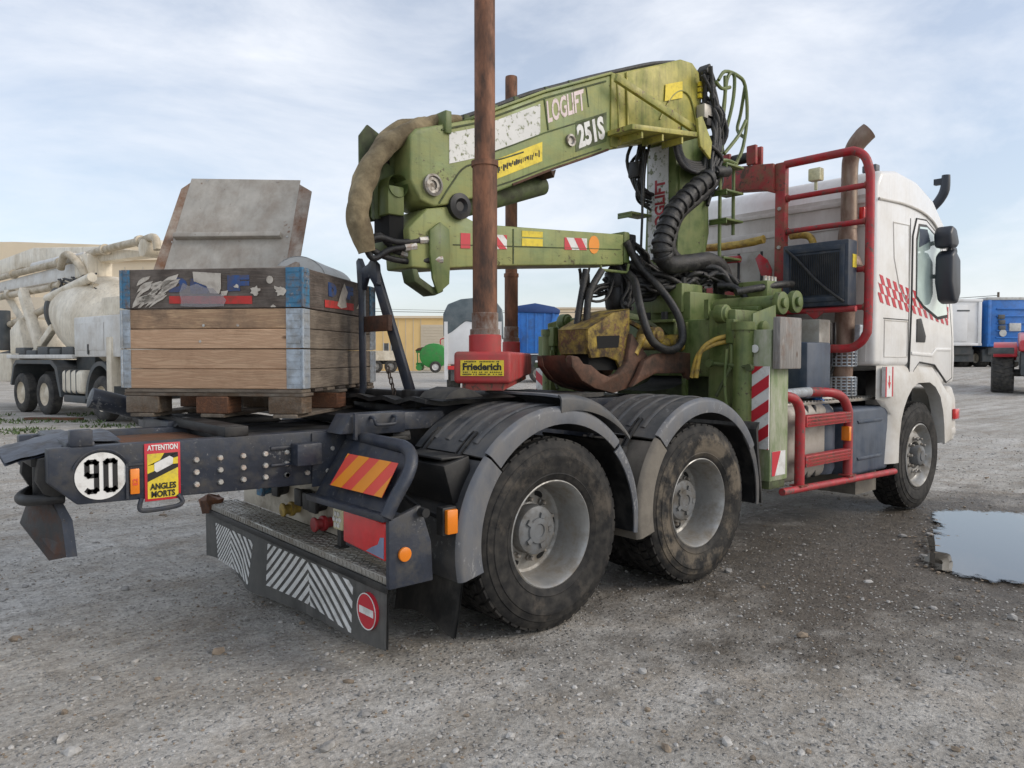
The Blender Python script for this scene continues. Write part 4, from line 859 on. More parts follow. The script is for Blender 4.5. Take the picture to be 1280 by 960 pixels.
# rear wall of the cab
cw = MB()
for y in (-.95, -.75, -.3, .1, .5): cw.box(3.918, 3.935, y-.012, y+.012, 1.5, 2.66)
cw.box(3.905, 3.935, -1.15, 1.15, 2.66, 2.72).box(3.9, 3.935, -1.15, 1.15, 2.86, 2.9)
parts('rear_wall_rib', cw, 'cab_rear', cab, bevel=.004)
part('rear_wall_panel', MB().box(3.921, 3.934, -1.16, 1.16, 1.46, 2.94), 'cab_rear', cab)
lk = part('rear_locker', MB().box(3.72, 3.918, -.5, .62, 1.9, 2.52), 'tank_steel', T, bevel=.015)
for y in (-.25, 0, .25, .45): part('locker_strap', MB().box(3.714, 3.7195, y-.012, y+.012, 1.92, 2.51), 'black_plastic', lk)
part('air_spiral', MB().tube([(3.76, .45, 2.62), (3.7, .2, 2.6), (3.7, -.05, 2.6), (3.7, -.28, 2.62)], .04, 10, smooth=5), 'yellow_hose', T, wave=.006, wsc=60)
part('air_spiral', MB().tube([(3.72, -.55, 2.62), (3.7, -.72, 2.6), (3.7, -.78, 2.5), (3.7, -.78, 2.3)], .032, 10, smooth=5), 'yellow_hose', T, wave=.006, wsc=60)

# ---- exhaust
ex = part('exhaust_stack', MB().tube([(3.78, -1.06, 2.62), (3.78, -1.06, 3.1), (3.78, -1.07, 3.24), (3.79, -1.10, 3.34), (3.81, -1.16, 3.42), (3.83, -1.2, 3.46)], [.068, .068, .07, .075, .08, .078], 20, smooth=5), 'exhaust_steel', T)
part('stack_cowl', MB().lathe([(.085, 0), (.088, .03), (.078, .22), (.07, .3)], 20, (3.78, -1.05, 2.36), 'z').lathe([(.11, -.1), (.13, -.06), (.1, .02)], 20, (3.78, -1.05, 2.36), 'z'), 'exhaust_steel', ex)
part('stack_lower', MB().cyl((3.78, -1.02, 1.2), (3.78, -1.05, 2.36), .085, n=18), 'exhaust_steel', ex)
def perforated(z0, z1, r):
    b = MB()
    nz_ = 6; na = 16
    for i in range(nz_+1): b.lathe([(r, -.006), (r+.004, 0), (r, .006)], 20, (3.78, -1.02, z0+(z1-z0)*i/nz_), 'z')
    for k in range(na):
        a = 2*math.pi*k/na; b.bar((3.78+r*math.cos(a), -1.02+r*math.sin(a), z0), (3.78+r*math.cos(a), -1.02+r*math.sin(a), z1), .014, .006)
    return b
part('heat_shield', perforated(1.42, 1.6, .115), 'galvanised', ex); part('heat_shield', perforated(1.16, 1.32, .115), 'galvanised', ex)
part('spark_guard', MB().box(3.72, 3.84, -1.2, -1.15, 1.62, 1.78), 'galvanised', ex, bevel=.01)

# ---- fuel tank, blue tank, catwalk, side step
part('fuel_tank', MB().box(2.5, 3.3, -1.16, -.55, .5, 1.12), 'tank_steel', T, bevel=.09, seg=5)
tk = part('urea_tank', MB().box(2.78, 3.42, -1.15, -.6, .52, 1.1), 'tank_steel', T, bevel=.07, seg=4)
for x in (2.92, 3.05): part('tank_strap', MB().box(x-.02, x+.02, -1.158, -.59, .512, 1.108), 'black_plastic', tk, bevel=.06, seg=4)
part('urea_bottle', MB().lathe([(.0, 0), (.13, 0), (.15, .05), (.15, .5), (.1, .58), (0, .58)], 24, (3.28, -1.04, .52), 'z'), 'tank_plastic', T)
part('tank_cap', MB().lathe([(.055, 0), (.06, .02), (.055, .05), (.03, .055), (0, .055)], 16, (3.26, -1.06, 1.095), 'z').box(3.2, 3.32, -1.075, -1.045, 1.145, 1.17), 'truck_blue', T, bevel=.006)
bt = part('side_tank', MB().box(3.56, 4.30, -1.215, -.5, .47, 1.055), 'tank_plastic', T, bevel=.035, seg=4)
for z in (.92, .60): part('tank_groove', MB().prism([(3.68, z), (4.14, z), (4.16, z+.03), (3.66, z+.03)], -1.226, -1.2), 'tank_plastic', bt, bevel=.008)
cat = part('catwalk', MB().box(2.55, 4.3, -1.12, -.45, 1.105, 1.13), 'checker_alu', T, bevel=.004)
ct = MB(); rn = random.Random(9)
for i in range(30): ct.box(2.6+i*.056, 2.6+i*.056+.018, -1.12, -.46, 1.13, 1.14)
stuff(part('catwalk_tread', ct, 'checker_alu', cat))
part('mud_sheet', MB().box(3.9, 4.32, -1.1, -.6, .26, .47), 'fender_dusty', T)
rk = part('side_guard', MB().tube([(2.34, -1.265, .49), (4.32, -1.265, .45)], .028, 12), 'red_paint', T)
part('guard_hoop', MB().tube([(2.62, -1.25, .50), (2.62, -1.25, .95), (2.615, -1.25, 1.08), (2.57, -1.24, 1.165), (2.47, -1.22, 1.2), (2.40, -1.15, 1.205)], .038, 14, smooth=5), 'red_paint', rk)
part('guard_hoop', MB().tube([(3.42, -1.25, .48), (3.42, -1.25, .95), (3.405, -1.25, 1.06), (3.33, -1.24, 1.16), (3.18, -1.22, 1.205), (3.0, -1.12, 1.215)], .038, 14, smooth=5), 'red_paint', rk)
part('hand_rail', MB().tube([(3.0, -1.12, 1.215), (2.42, -1.12, 1.205)], .04, 12), 'galvanised', rk)
for x in (2.62, 3.42): part('foot_plate', MB().box(x-.06, x+.06, -1.3, -1.2, .505, .515), 'red_worn', rk)
for z in (1.0, .69):
    sb = part('step_bar', MB().box(2.65, 3.40, -1.29, -1.22, z-.045, z+.045), 'red_paint', rk, bevel=.008)
    tr = MB()
    for i in range(34):
        for j in range(3): tr.box(2.67+i*.0215, 2.682+i*.0215, -1.2935, -1.2895, z-.03+j*.026, z-.018+j*.026, Matrix.Rotation(.6 if i % 2 else -.6, 3, 'Y'))
    stuff(part('step_tread', tr, 'red_worn', sb))
part('side_marker', MB().box(3.36, 3.4, -1.29, -1.22, .80, .92), 'orange_reflector', rk, bevel=.006)

# ---- red headboard rack with oil cooler
XR = 3.58
rack = part('headboard_rack', MB().tube([(XR, -.56, 3.25), (XR, -1.1, 3.25), (XR, -1.2, 3.24), (XR, -1.28, 3.18), (XR, -1.32, 3.06), (XR, -1.33, 2.9), (XR, -1.33, 1.85), (XR, -1.31, 1.68), (XR, -1.24, 1.6), (XR, -1.12, 1.57), (XR, -.7, 1.58)], .036, 14, smooth=4), 'red_paint', T)
for z in (2.94, 2.64, 2.24, 1.92): part('rack_rung', MB().cyl((XR, -.58, z), (XR, -1.32, z), .024, n=12), 'red_paint', rack)
for z in (2.94, 2.64, 2.24, 1.92):
    part('weld_collar', MB().cyl((XR, -.585, z), (XR, -.60, z), .033, n=12), 'red_worn', rack); part('weld_collar', MB().cyl((XR, -1.29, z), (XR, -1.305, z), .033, n=12), 'red_worn', rack)
for z in (1.7, 2.1, 2.5, 2.85): part('rack_bolt', MB().cyl((XR-.036, -.53, z), (XR-.05, -.53, z), .018, n=6), 'bolt_zinc', rack)
part('rack_post', MB().box(XR-.035, XR+.035, -.58, -.48, 1.55, 3.27), 'red_worn', rack, bevel=.008)
part('rack_post', MB().box(XR-.035, XR+.035, .32, .42, 1.55, 2.75), 'red_worn', rack, bevel=.008)
part('top_beam', MB().prism([(-.48, 3.27), (-.48, 3.0), (-.35, 3.05), (.1, 3.10), (.1, 3.33)], XR-.07, XR+.07, 'x'), 'red_worn', rack, bevel=.012)
parts('clamp_fork', MB().box(XR-.07, XR-.03, -.02, .06, 3.33, 3.45).box(XR+.03, XR+.07, -.02, .06, 3.33, 3.45).box(XR-.07, XR-.03, -.3, -.2, 3.3, 3.48).box(XR+.03, XR+.07, -.3, -.2, 3.3, 3.48), 'red_worn', rack, bevel=.01)
part('clamp_roller', MB().cyl((XR, -.18, 3.39), (XR, -.02, 3.39), .05, n=16), 'black_plastic', rack)
part('cross_beam', MB().box(XR-.05, XR+.05, -.48, .9, 2.03, 2.18), 'red_worn', rack, bevel=.01)
part('lower_tube', MB().cyl((XR-.06, -.48, 1.97), (XR-.06, .9, 1.99), .035, n=12), 'red_paint', rack)
parts('hoop', MB().tube([(XR, .36, 2.0), (XR, .6, 2.02), (XR, .62, 2.2), (XR, .36, 2.42), (XR, -.1, 2.44)], .034, 12, smooth=4).tube([(XR, .36, 2.66), (XR, .62, 2.6), (XR, .66, 2.3)], .03, 12, smooth=4), 'red_paint', rack)
part('hook_plate', MB().prism([(-.46, 2.2), (-.36, 2.26), (-.3, 2.42), (-.34, 2.46), (-.42, 2.4), (-.47, 2.3)], XR-.06, XR-.04, 'x'), 'red_paint', rack, bevel=.004)
yl = part('maker_label', MB().box(XR-.055, XR-.0505, -.32, -.08, 2.06, 2.16), 'yellow_print', rack)
text_on('label_lettering', 'Friederich', .035, .2, (XR-.0565, -.2, 2.11), (0, -1, 0), (0, 0, 1), 'black_print', yl)
co = part('oil_cooler', MB().box(3.38, 3.54, -1.25, -.66, 1.93, 2.48), 'cooler_blue', T, bevel=.012)
fn = MB()
for i in range(26): fn.box(3.37, 3.3785, -1.17+i*.0166, -1.163+i*.0166, 2.03, 2.38)
stuff(part('cooler_fin', fn, 'black_plastic', co))
part('cooler_frame', MB().box(3.368, 3.379, -1.22, -.69, 2.40, 2.44).box(3.368, 3.379, -1.22, -.69, 1.97, 2.01).box(3.366, 3.379, -1.22, -1.185, 1.97, 2.44).box(3.366, 3.379, -.725, -.69, 1.97, 2.44), 'cooler_blue', co, bevel=.004)
part('cooler_label', MB().box(3.45, 3.52, -1.2545, -1.2505, 2.25, 2.36), 'yellow_print', co)
part('cooler_hose', MB().tube([(3.36, -.7, 2.44), (3.34, -.82, 2.34), (3.33, -1.0, 2.15), (3.34, -1.15, 2.02), (3.37, -1.22, 1.96)], .012, 8, smooth=5), 'hose_black', co)
part('cooler_tray', MB().cyl((3.42, -.62, 1.90), (3.42, -1.3, 1.90), .025, n=10).prism([(-.85, 1.9), (-1.05, 1.9), (-.95, 1.82)], 3.4, 3.42, 'x'), 'red_paint', rack)
part('rack_lamp', MB().box(3.5, 3.58, -.93, -.82, 3.04, 3.15).box(3.53, 3.55, -.89, -.86, 2.96, 3.04), 'lamp_lens', rack, bevel=.012)
part('tail_reflector', MB().box(3.86, 3.9, -1.16, -1.11, 2.68, 2.82), 'red_reflector', cab, bevel=.006)
part('tail_reflector', MB().box(3.86, 3.9, -1.02, -.97, 2.62, 2.76), 'red_reflector', cab, bevel=.006)
# tool boxes and clutter between crane and cab
part('tool_box', MB().box(2.95, 3.35, -1.13, -.7, 1.16, 1.62), 'tank_plastic', T, bevel=.02)
part('grey_cabinet', MB().box(3.3, 3.5, -1.05, -.72, 1.15, 1.82), 'tank_steel', T, bevel=.015)
part('gear_clutter', MB().box(3.1, 3.85, -.6, .6, 1.12, 1.75).cyl((3.6, -.75, 1.3), (3.6, -.3, 1.3), .12, n=14), 'black_plastic', T, bevel=.03)
for i in range(9):
    y = rn.uniform(-1.0, -.5); x = rn.uniform(3.5, 3.85)
    part('air_line', MB().tube([(x, y, 1.8), (x-.05, y-.03, 1.6), (x+.03, y+.02, 1.4), (x-.1, y+.1, 1.15)], .011, 6, smooth=4), 'hose_black', T)
part('white_dome', MB().lathe([(.0, .1), (.1, .08), (.17, .02), (.18, -.02)], 20, (3.45, -.9, 1.16), 'z'), 'cab_white_dusty', T)

# ---------------------------------------------------------------- log bunk with two stakes, turned across the frame
BA = math.atan2(1.46, 1.47); BD = Vector((math.cos(BA), math.sin(BA), 0)); BS = Vector((BD.y, -BD.x, 0))
bk = thing('log_bunk', 'red swivelling log bunk with two rusty upright steel stakes', 'log bunk', (-.05, -.70, 1.285), BA)
# local x runs from the near stake to the far one (2.07 m)
beam = part('bunk_beam', MB().box(-.13, 2.25, -.165, .165, .06, .245), 'red_box', bk, bevel=.022, seg=3)
part('skid', MB().box(-.1, 2.2, -.12, .12, .02, .062), 'red_worn', bk)
ysn = part('maker_plate', MB().box(-.1355, -.1305, -.125, .125, .105, .195), 'yellow_print', beam)
text_on('plate_lettering', 'Friederich', .042, .222, (-.1365, 0, .158), (0, -1, 0), (0, 0, 1), 'black_print', ysn, bold=.0015)
dots = MB(); rn = random.Random(2)
for z, n_ in ((.187, 26), (.126, 22), (.114, 30)):
    for i in range(n_):
        if rn.random() < .8: dots.box(-.1372, -.1356, -.115+.23*i/n_, -.115+.23*i/n_+.005, z-.0035, z+.0035)
stuff(part('fine_print', dots, 'black_print', ysn))
def stake(x, h, r0, r1, nm, zc):
    b = MB().lathe([(r0*1.0, .1), (r0, zc), (r0*1.1, zc), (r0*1.1, zc+.03), (r1, zc+.035), (r1, h-.02), (r1*.96, h), (0, h)], 28, (x, 0, 0), 'z')
    s_ = part('stake', b, 'pole_rust', bk, sharp=50)
    part('stake_socket', MB().lathe([(r0*1.32, .24), (r0*1.32, .34), (r0*1.22, .345), (r0*1.2, .36)], 28, (x, 0, 0), 'z'), 'red_box', s_)
    part('stake_collar', MB().lathe([(r0*1.22, .345), (r0*1.22, .375), (r0*1.08, .38), (r0*1.08, .47), (r0*1.02, .475)], 28, (x, 0, 0), 'z'), 'pole_bare', s_)
stake(.02, 3.35, .073, .061, 'near', 1.33); stake(2.07, 2.60, .058, .052, 'far', .9)

# ---------------------------------------------------------------- loader crane
CR = thing('loader_crane', 'green timber loader crane with folded boom mounted behind the cab', 'crane', (2.6, -.05, 1.1), world=True)
YN, YF = -.2, .13
base = part('base_frame', MB().box(2.22, 3.0, -.74, .74, 1.34, 1.8), 'crane_green', CR, bevel=.02)
parts('base_gusset', MB().prism([(2.2, 1.8), (2.2, 1.95), (2.26, 1.8)], -.70, -.66).box(2.19, 2.222, -.5, -.46, 1.15, 1.78).box(2.19, 2.222, .2, .24, 1.36, 1.78), 'crane_green', base)
part('base_saddle', MB().box(2.5, 2.9, -.5, .5, 1.1, 1.34), 'green_dark', base, bevel=.01)
parts('turret_block', MB().box(2.24, 2.95, -.50, .4, 1.79, 2.03).box(2.21, 2.5, -.44, -.12, 1.86, 2.10), 'crane_green', base, bevel=.015)
for (x, y, z) in ((2.28, -.4, 2.1), (2.28, -.18, 2.1), (2.4, -.4, 2.1), (2.4, -.18, 2.1), (2.17, -.3, 1.82), (2.17, -.12, 1.82)):
    part('base_bolt', MB().cyl((x, y, z-.02), (x, y, z+.05), .028, n=8), 'black_plastic', base)
part('bolt_shelf', MB().box(2.12, 2.22, -.42, 0, 1.78, 1.805).box(2.13, 2.2, -.44, -.42, 1.55, 1.78), 'crane_green', base, bevel=.004)
part('column_ring', MB().lathe([(.3, 0), (.3, .06), (.26, .07), (.22, .14), (.22, .2), (0, .2)], 32, (2.6, -.04, 2.03), 'z'), 'green_dark', CR)
col = part('column', MB().box(2.44, 2.76, YN, .12, 2.2, 3.5), 'crane_green', CR, bevel=.015)
parts('column_cheek', MB().prism([(2.44, 2.23), (2.80, 2.23), (2.9, 2.6), (2.86, 3.5), (2.5, 3.5)], -.215, -.202).prism([(2.44, 2.23), (2.80, 2.23), (2.9, 2.6), (2.86, 3.5), (2.5, 3.5)], .122, .135), 'crane_green', col)
pl = part('name_plate', MB().box(2.428, 2.438, -.125, .09, 2.35, 3.32), 'white_worn', col)
text_on('plate_lettering', 'LOGLIFT', .11, .46, (2.4265, -.04, 2.80), (0, 0, 1), (0, 1, 0), 'red_paint', pl, bold=.004)
# main boom
bp_ = [(-.235, 2.60), (-.235, 2.87), (-.19, 2.92), (.25, 3.065), (.9, 3.385), (1.67, 3.71), (2.25, 3.93), (2.5, 4.03), (2.66, 4.04), (2.76, 3.98), (2.80, 3.75), (2.76, 3.5), (2.62, 3.36), (2.3, 3.33), (1.77, 3.18), (1.5, 3.06), (.98, 2.85), (.45, 2.615), (.05, 2.48), (-.06, 2.455), (-.16, 2.48)]
def bsplit(x): return [(p) for p in bp_]
left_poly = clip(bp_, 1, 0, 1.62); right_poly = clip(bp_, -1, 0, -1.60)
boom = part('main_boom', MB().prism(left_poly, YN, YF), 'boom_green', CR, bevel=.014, seg=3)
head = part('boom_head', MB().prism(right_poly, YN-.004, YF+.004), 'boom_yellow', CR, bevel=.02, seg=3)
def along(x):       # centre line and edges of the boom at x
    tp = [(p[0], p[1]) for p in bp_[1:9]]; bt_ = [(p[0], p[1]) for p in reversed(bp_[13:20])]
    def f(P):
        for i in range(len(P)-1):
            if P[i][0] <= x <= P[i+1][0]: t = (x-P[i][0])/(P[i+1][0]-P[i][0]); return P[i][1]*(1-t)+P[i+1][1]*t
        return P[0][1] if x < P[0][0] else P[-1][1]
    return f(bt_), f(tp)
def bm_(x, v): a, b = along(x); return (x, YN-.0015, a+(b-a)*v)
def strip(x0, x1, v0, v1, n=8):
    return [(x0+(x1-x0)*i/n, v0) for i in range(n+1)]+[(x1-(x1-x0)*i/n, v1) for i in range(n+1)]
# welded edge beads, seams and cover plates along the side
sm_ = MB()
sm_.tube([Vector(bm_(x, .93)) for x in (.0, .3, .6, .9, 1.2, 1.55)], .007, 6).tube([Vector(bm_(x, .50)) for x in (.35, .6, .9, 1.2, 1.55)], .0055, 6).tube([Vector(bm_(x, .06)) for x in (.3, .6, .9, 1.2, 1.5)], .006, 6)
sm_.tube([bm_(.90, .93), bm_(.94, .52)], .008, 6).tube([bm_(1.33, .93), bm_(1.36, .66)], .006, 6)
sm_.tube([(-.02, YN-.002, 2.48), (.08, YN-.002, 2.62), (.2, YN-.002, 2.75), (.45, YN-.002, 2.83), (.7, YN-.002, 2.93)], .006, 6, smooth=4)
part('weld_seam', sm_, 'green_dark', boom)
part('edge_flange', MB().prism([(p[0], p[1]) for p in [(.25, 3.065), (.9, 3.385), (1.6, 3.68), (1.6, 3.70), (.9, 3.405), (.25, 3.085)]], YN-.02, YF+.02), 'boom_green', boom, bevel=.004)
for (x0, x1, v0, v1, m_, nm) in ((.06, .86, .50, .88, 'white_worn', 'faded_decal'), (.40, .88, .16, .4, 'yellow_print', 'warning_decal')):
    part(nm, flat(MB(), [strip(x0, x1, v0, v1)], bm_, (0, -1, 0), .002), m_, boom)
dd_ = MB(); rn = random.Random(4)
for i in range(26):
    x = .43+.0165*i; a = Vector(bm_(x, .28)); dd_.box(x, x+rn.uniform(.004, .014), a.y-.004, a.y-.0025, a.z-rn.uniform(.005, .03), a.z+rn.uniform(.005, .02))
stuff(part('decal_print', dd_, 'black_print', boom))
sl = Vector((1, 0, .46)).normalized(); su = Vector((-.46, 0, 1)).normalized()
part('decal_ground', flat(MB(), [strip(1.22, 1.56, .13, .52, 4)], bm_, (0, -1, 0), .001), 'green_dark', boom)
text_on('boom_lettering', 'LOGLIFT', .155, .42, bm_(1.12, .76), sl, (-.12, 0, 1), 'letter_pink', boom, bold=.004)
text_on('boom_lettering', '251S', .17, .32, Vector(bm_(1.385, .325))+Vector((0, -.002, 0)), sl, (-.2, 0, 1), 'white_print', boom, bold=.008)
part('rust_edge', MB().tube([Vector(bm_(x, .012)) for x in (.6, .8, 1.0, 1.2, 1.4, 1.58)], .009, 6), 'grapple_rust', boom)
for x in (.3, .55, .75, 1.05, 1.3): part('top_clip', MB().box(x-.025, x+.025, -.08, -.03, along(x)[1]-.01, along(x)[1]+.045), 'green_dark', boom, bevel=.006)
part('top_hose', MB().tube([(x, -.055, along(x)[1]+.03) for x in (.2, .4, .6, .9, 1.2, 1.5, 1.9, 2.3, 2.6)], .02, 8, smooth=3), 'hose_black', boom)
pin = MB().lathe([(.07, .005), (.07, -.018), (.055, -.024), (.05, -.012), (.03, -.012), (.028, .0), (0, .0)], 28, (-.075, YN-.005, 2.585)); part('elbow_pin', pin, 'nut_steel', boom)
part('boom_pin', MB().lathe([(.045, .005), (.045, -.02), (.03, -.02), (.02, -.008), (0, -.008)], 22, bm_(1.16, .3)), 'nut_steel', boom)
part('lug', MB().prism([(.97, 2.84), (1.02, 2.86), (1.0, 2.80)], YN, YF), 'grapple_rust', boom)
part('head_seam', MB().tube([(1.66, YN-.014, 3.70), (1.70, YN-.014, 3.2)], .01, 6).tube([(1.78, YN-.014, 3.74), (1.80, YN-.014, 3.22)], .01, 6).tube([(2.2, YN-.013, 3.46), (2.36, YN-.013, 3.68), (2.5, YN-.013, 3.76), (2.62, YN-.013, 3.72), (2.7, YN-.013, 3.55)], .007, 6, smooth=4), 'boom_yellow', head)
part('head_decal', flat(MB(), [[(2.26, 3.62), (2.50, 3.70), (2.50, 3.84), (2.27, 3.76)]], lambda x, z: (x, YN-.014, z), (0, -1, 0), .002), 'yellow_print', head)
part('head_band', MB().box(1.60, 1.68, YN-.014, YF+.014, 3.13, 3.70), 'boom_yellow', head, bevel=.008)
# lamp bracket and brace below the head
part('brace', MB().bar((1.55, -.30, 3.62), (2.42, -.42, 3.36), .035, .06), 'boom_yellow', head, bevel=.006)
part('shelf', MB().prism([(1.56, 3.20), (1.56, 3.24), (2.42, 3.34), (2.42, 3.30)], -.46, -.21), 'boom_yellow', head, bevel=.004)
part('shelf_end', MB().prism([(2.36, 3.44), (2.42, 3.47), (2.56, 3.28), (2.54, 3.14), (2.40, 3.22), (2.38, 3.30)], -.475, -.45), 'boom_yellow', head, bevel=.004)
for x in (1.7, 1.95, 2.2): part('shelf_rib', MB().box(x-.01, x+.01, -.44, -.24, 3.15+.1*(x-1.56), 3.2+.1*(x-1.56)), 'boom_yellow', head)
# elbow and jib
jb = [(-.22, 2.06), (-.24, 2.30), (-.10, 2.44), (.05, 2.47), (.28, 2.40), (.5, 2.40), (1.79, 2.475), (1.79, 2.235), (.4, 2.115), (-.05, 2.06)]
jib = part('jib', MB().prism(jb, YN+.015, YF-.015), 'boom_green', CR, bevel=.012, seg=3)
parts('elbow_plate', MB().prism([(-.38, 2.36), (-.40, 2.66), (-.33, 2.74), (-.24, 2.7), (-.2, 2.4)], -.02, .02).prism([(-.42, 2.5), (-.42, 2.9), (-.36, 2.98), (-.2, 2.9), (-.2, 2.4), (-.36, 2.36)], .10, .12), 'green_dark', jib, bevel=.006)
parts('elbow_link', MB().box(-.36, -.24, -.14, .08, 2.38, 2.56).lathe([(.07, -.15), (.07, .1)], 20, (-.29, 0, 2.56)).box(-.36, -.22, -.1, .08, 2.16, 2.22), 'crane_green', jib, bevel=.012)
part('elbow_cavity', MB().box(-.34, -.235, -.12, .06, 2.22, 2.40), 'hole_black', jib)
part('knuckle_plate', MB().prism([(-.10, 2.30), (-.02, 2.36), (.05, 2.32), (.06, 2.18), (.05, 1.97), (-.04, 1.90), (-.08, 2.0), (-.1, 2.16)], -.215, -.196), 'crane_green', jib, bevel=.004)
part('hose_hook', MB().prism([(-.22, 2.05), (-.2, 1.97), (-.05, 1.89), (.02, 1.92), (.02, 1.96), (-.05, 1.94), (-.16, 2.0), (-.18, 2.05)], -.19, -.06), 'green_dark', jib, bevel=.006)
part('elbow_cylinder', MB().cyl((.12, -.02, 2.46), (1.05, -.02, 2.78), .07, n=18).cyl((.12, -.12, 2.5), (.12, .08, 2.5), .075, n=18), 'green_dark', CR)
part('cylinder_eye', MB().lathe([(.085, .0), (.085, -.05), (.05, -.06), (.03, -.04), (0, -.04)], 22, (.14, YN+.03, 2.48)), 'black_plastic', jib)
jm = lambda x, z: (x, YN+.0135, z)
jz = lambda x, v: (2.115+(x-.4)*.0863)*(1-v)+(2.395+(x-.5)*.062)*v
jms = lambda x, v: (x, YN+.0135, jz(x, v))
js = MB().tube([jms(x, .5) for x in (.1, .5, 1.0, 1.75)], .004, 6).tube([jms(.62, .05), jms(.62, .95)], .006, 6)
part('jib_seam', js, 'green_dark', jib)
def hatch(x0, x1, v0, v1, nm, k=5, lean=.14):
    b0 = part(nm, flat(MB(), [[(x0, v0), (x1, v0), (x1, v1), (x0, v1)]], jms, (0, -1, 0), .002), 'white_print', jib); w = (x1-x0)/k
    part('hatching', flat(MB(), [clip_rect([(x0+w*i, v0), (x0+w*(i+1), v0), (x0+w*(i+1)-lean, v1), (x0+w*i-lean, v1)], x0, x1, v0, v1) for i in range(0, k+2, 2)], lambda x, v: Vector(jms(x, v))-Vector((0, .0022, 0)), (0, -1, 0), .001), 'red_print', b0)
hatch(.16, .24, .42, .78, 'red_end_patch', 1, 0); hatch(.36, .56, .42, .78, 'hazard_sticker', 3, .1); hatch(1.12, 1.36, .45, .8, 'hazard_sticker', 3, .06)
part('yellow_sticker', flat(MB(), [[(.70, .52), (.90, .52), (.90, .72), (.70, .72)], [(.70, .76), (.90, .76), (.90, .92), (.70, .92)]], jms, (0, -1, 0), .002), 'yellow_print', jib)
part('crest_sticker', flat(MB(), [[(1.44+.06*math.cos(a*.524), .62+.28*math.sin(a*.524)) for a in range(12)]], jms, (0, -1, 0), .002), 'strip_orange', jib)
part('jib_end_cap', MB().box(1.79, 1.86, YN+.01, YF-.01, 2.25, 2.5), 'crane_green', jib, bevel=.012)
part('jib_loop', MB().tube([(1.5, YN, 2.2), (1.5, YN-.01, 2.17), (1.8, YN-.01, 2.17), (1.82, YN-.01, 2.24)], .012, 8), 'crane_green', jib)
part('tip_bracket', MB().box(1.84, 2.0, -.14, .06, 2.36, 2.5).cyl((1.93, -.16, 2.42), (1.93, .08, 2.42), .045, n=14), 'black_plastic', jib, bevel=.012)
part('rotator', MB().lathe([(.05, 0), (.09, .04), (.1, .12), (.08, .2), (.1, .24), (.1, .32), (.06, .38), (.05, .5), (.0, .5)], 20, (1.86, -.05, 1.86), 'z'), 'black_plastic', CR)
# stabilisers
def stabiliser(s):
    f = lambda a, b: (min(s*a, s*b), max(s*a, s*b))
    st = part('stabiliser', MB().box(2.16, 2.6, *f(.73, .97), .95, 1.86), 'crane_green', CR, bevel=.015)
    part('leg_cylinder', MB().cyl((2.15, s*1.04, 1.0), (2.15, s*1.04, 1.7), .072, n=20).cyl((2.15, s*1.04, 1.7), (2.15, s*1.04, 1.76), .085, n=20), 'crane_green', st)
    part('leg_tube', MB().box(2.19, 2.44, *f(1.1, 1.25), .58, 1.7), 'green_worn' if s < 0 else 'crane_green', st, bevel=.008)
    part('leg_plate', MB().prism([(2.18, 1.0), (2.18, 1.82), (2.5, 1.9), (2.52, 1.4), (2.3, 1.0)], *f(1.09, 1.105)), 'crane_green', st, bevel=.004)
    part('foot', MB().box(2.2, 2.42, *f(1.08, 1.24), .52, .585), 'green_dark', st, bevel=.006)
    bd = part('hazard_board', MB().box(2.165, 2.175, *f(1.1, 1.25), .82, 1.43), 'white_print', st)
    hz = lambda y, z: (2.1635, s*(1.1+y), .82+z)
    part('hazard_stripe', flat(MB(), [clip_rect([(0, .18*k-.0), (.15, .18*k+.10), (.15, .18*k+.19), (0, .18*k+.09)], 0, .15, 0, .61) for k in range(-1, 4)], hz, (-1, 0, 0), .0015), 'red_print', bd)
    if s < 0:
        bd2 = part('foot_board', MB().box(2.21, 2.40, -1.2545, -1.251, .62, .80), 'white_print', st)
        part('hazard_stripe', flat(MB(), [[(2.21, .62), (2.21, .8), (2.33, .8), (2.25, .62)]], lambda x, z: (x, -1.2548, z), (0, -1, 0), .0015), 'red_print', bd2)
        part('marker', MB().box(2.14, 2.18, -1.13, -1.09, .66, .78), 'orange_reflector', st, bevel=.004)
    part('knuckle', MB().lathe([(.0, -.06), (.05, -.06), (.055, -.04), (.07, -.04), (.07, .04), (.0, .04)], 20, (2.16, s*.85, 1.83)).cyl((2.1, s*.85, 1.83), (2.22, s*.85, 1.83), .03, n=10), 'crane_green', st, bevel=.004)
    part('valve_body', MB().box(2.09, 2.15, *f(.93, 1.0), 1.6, 1.78).cyl((2.12, s*.965, 1.4), (2.12, s*.965, 1.6), .02, n=10), 'crane_green', st, bevel=.01)
    lk_ = MB().cyl((2.1, s*.8, 1.45), (2.1, s*1.16, 1.42), .016, n=8).cyl((2.1, s*.8, 1.45), (2.06, s*.8, 1.45), .03, n=10).cyl((2.1, s*1.14, 1.42), (2.06, s*1.14, 1.42), .028, n=10).cyl((2.08, s*.86, 1.2), (2.08, s*.98, 1.42), .014, n=8)
    part('lock_lever', lk_, 'green_dark', st)
    part('hydraulic_pipe', MB().tube([(2.08, s*.95, 1.56), (2.07, s*.94, 1.3), (2.08, s*.96, 1.1), (2.08, s*1.0, 1.04)], .012, 8, smooth=3), 'crane_green', st)
    parts('pivot_boss', MB().cyl((2.3, s*1.08, 1.72), (2.3, s*1.14, 1.72), .05, n=16).cyl((2.42, s*1.08, 1.56), (2.42, s*1.13, 1.56), .025, n=10), 'crane_green', st, bevel=.004)
    part('white_disc', disc(MB(), (2.17, s*1.13, 1.56), (-1, 0, 0), .03, .006, 16), 'white_print', st)
    return st
stabiliser(-1); stabiliser(1)
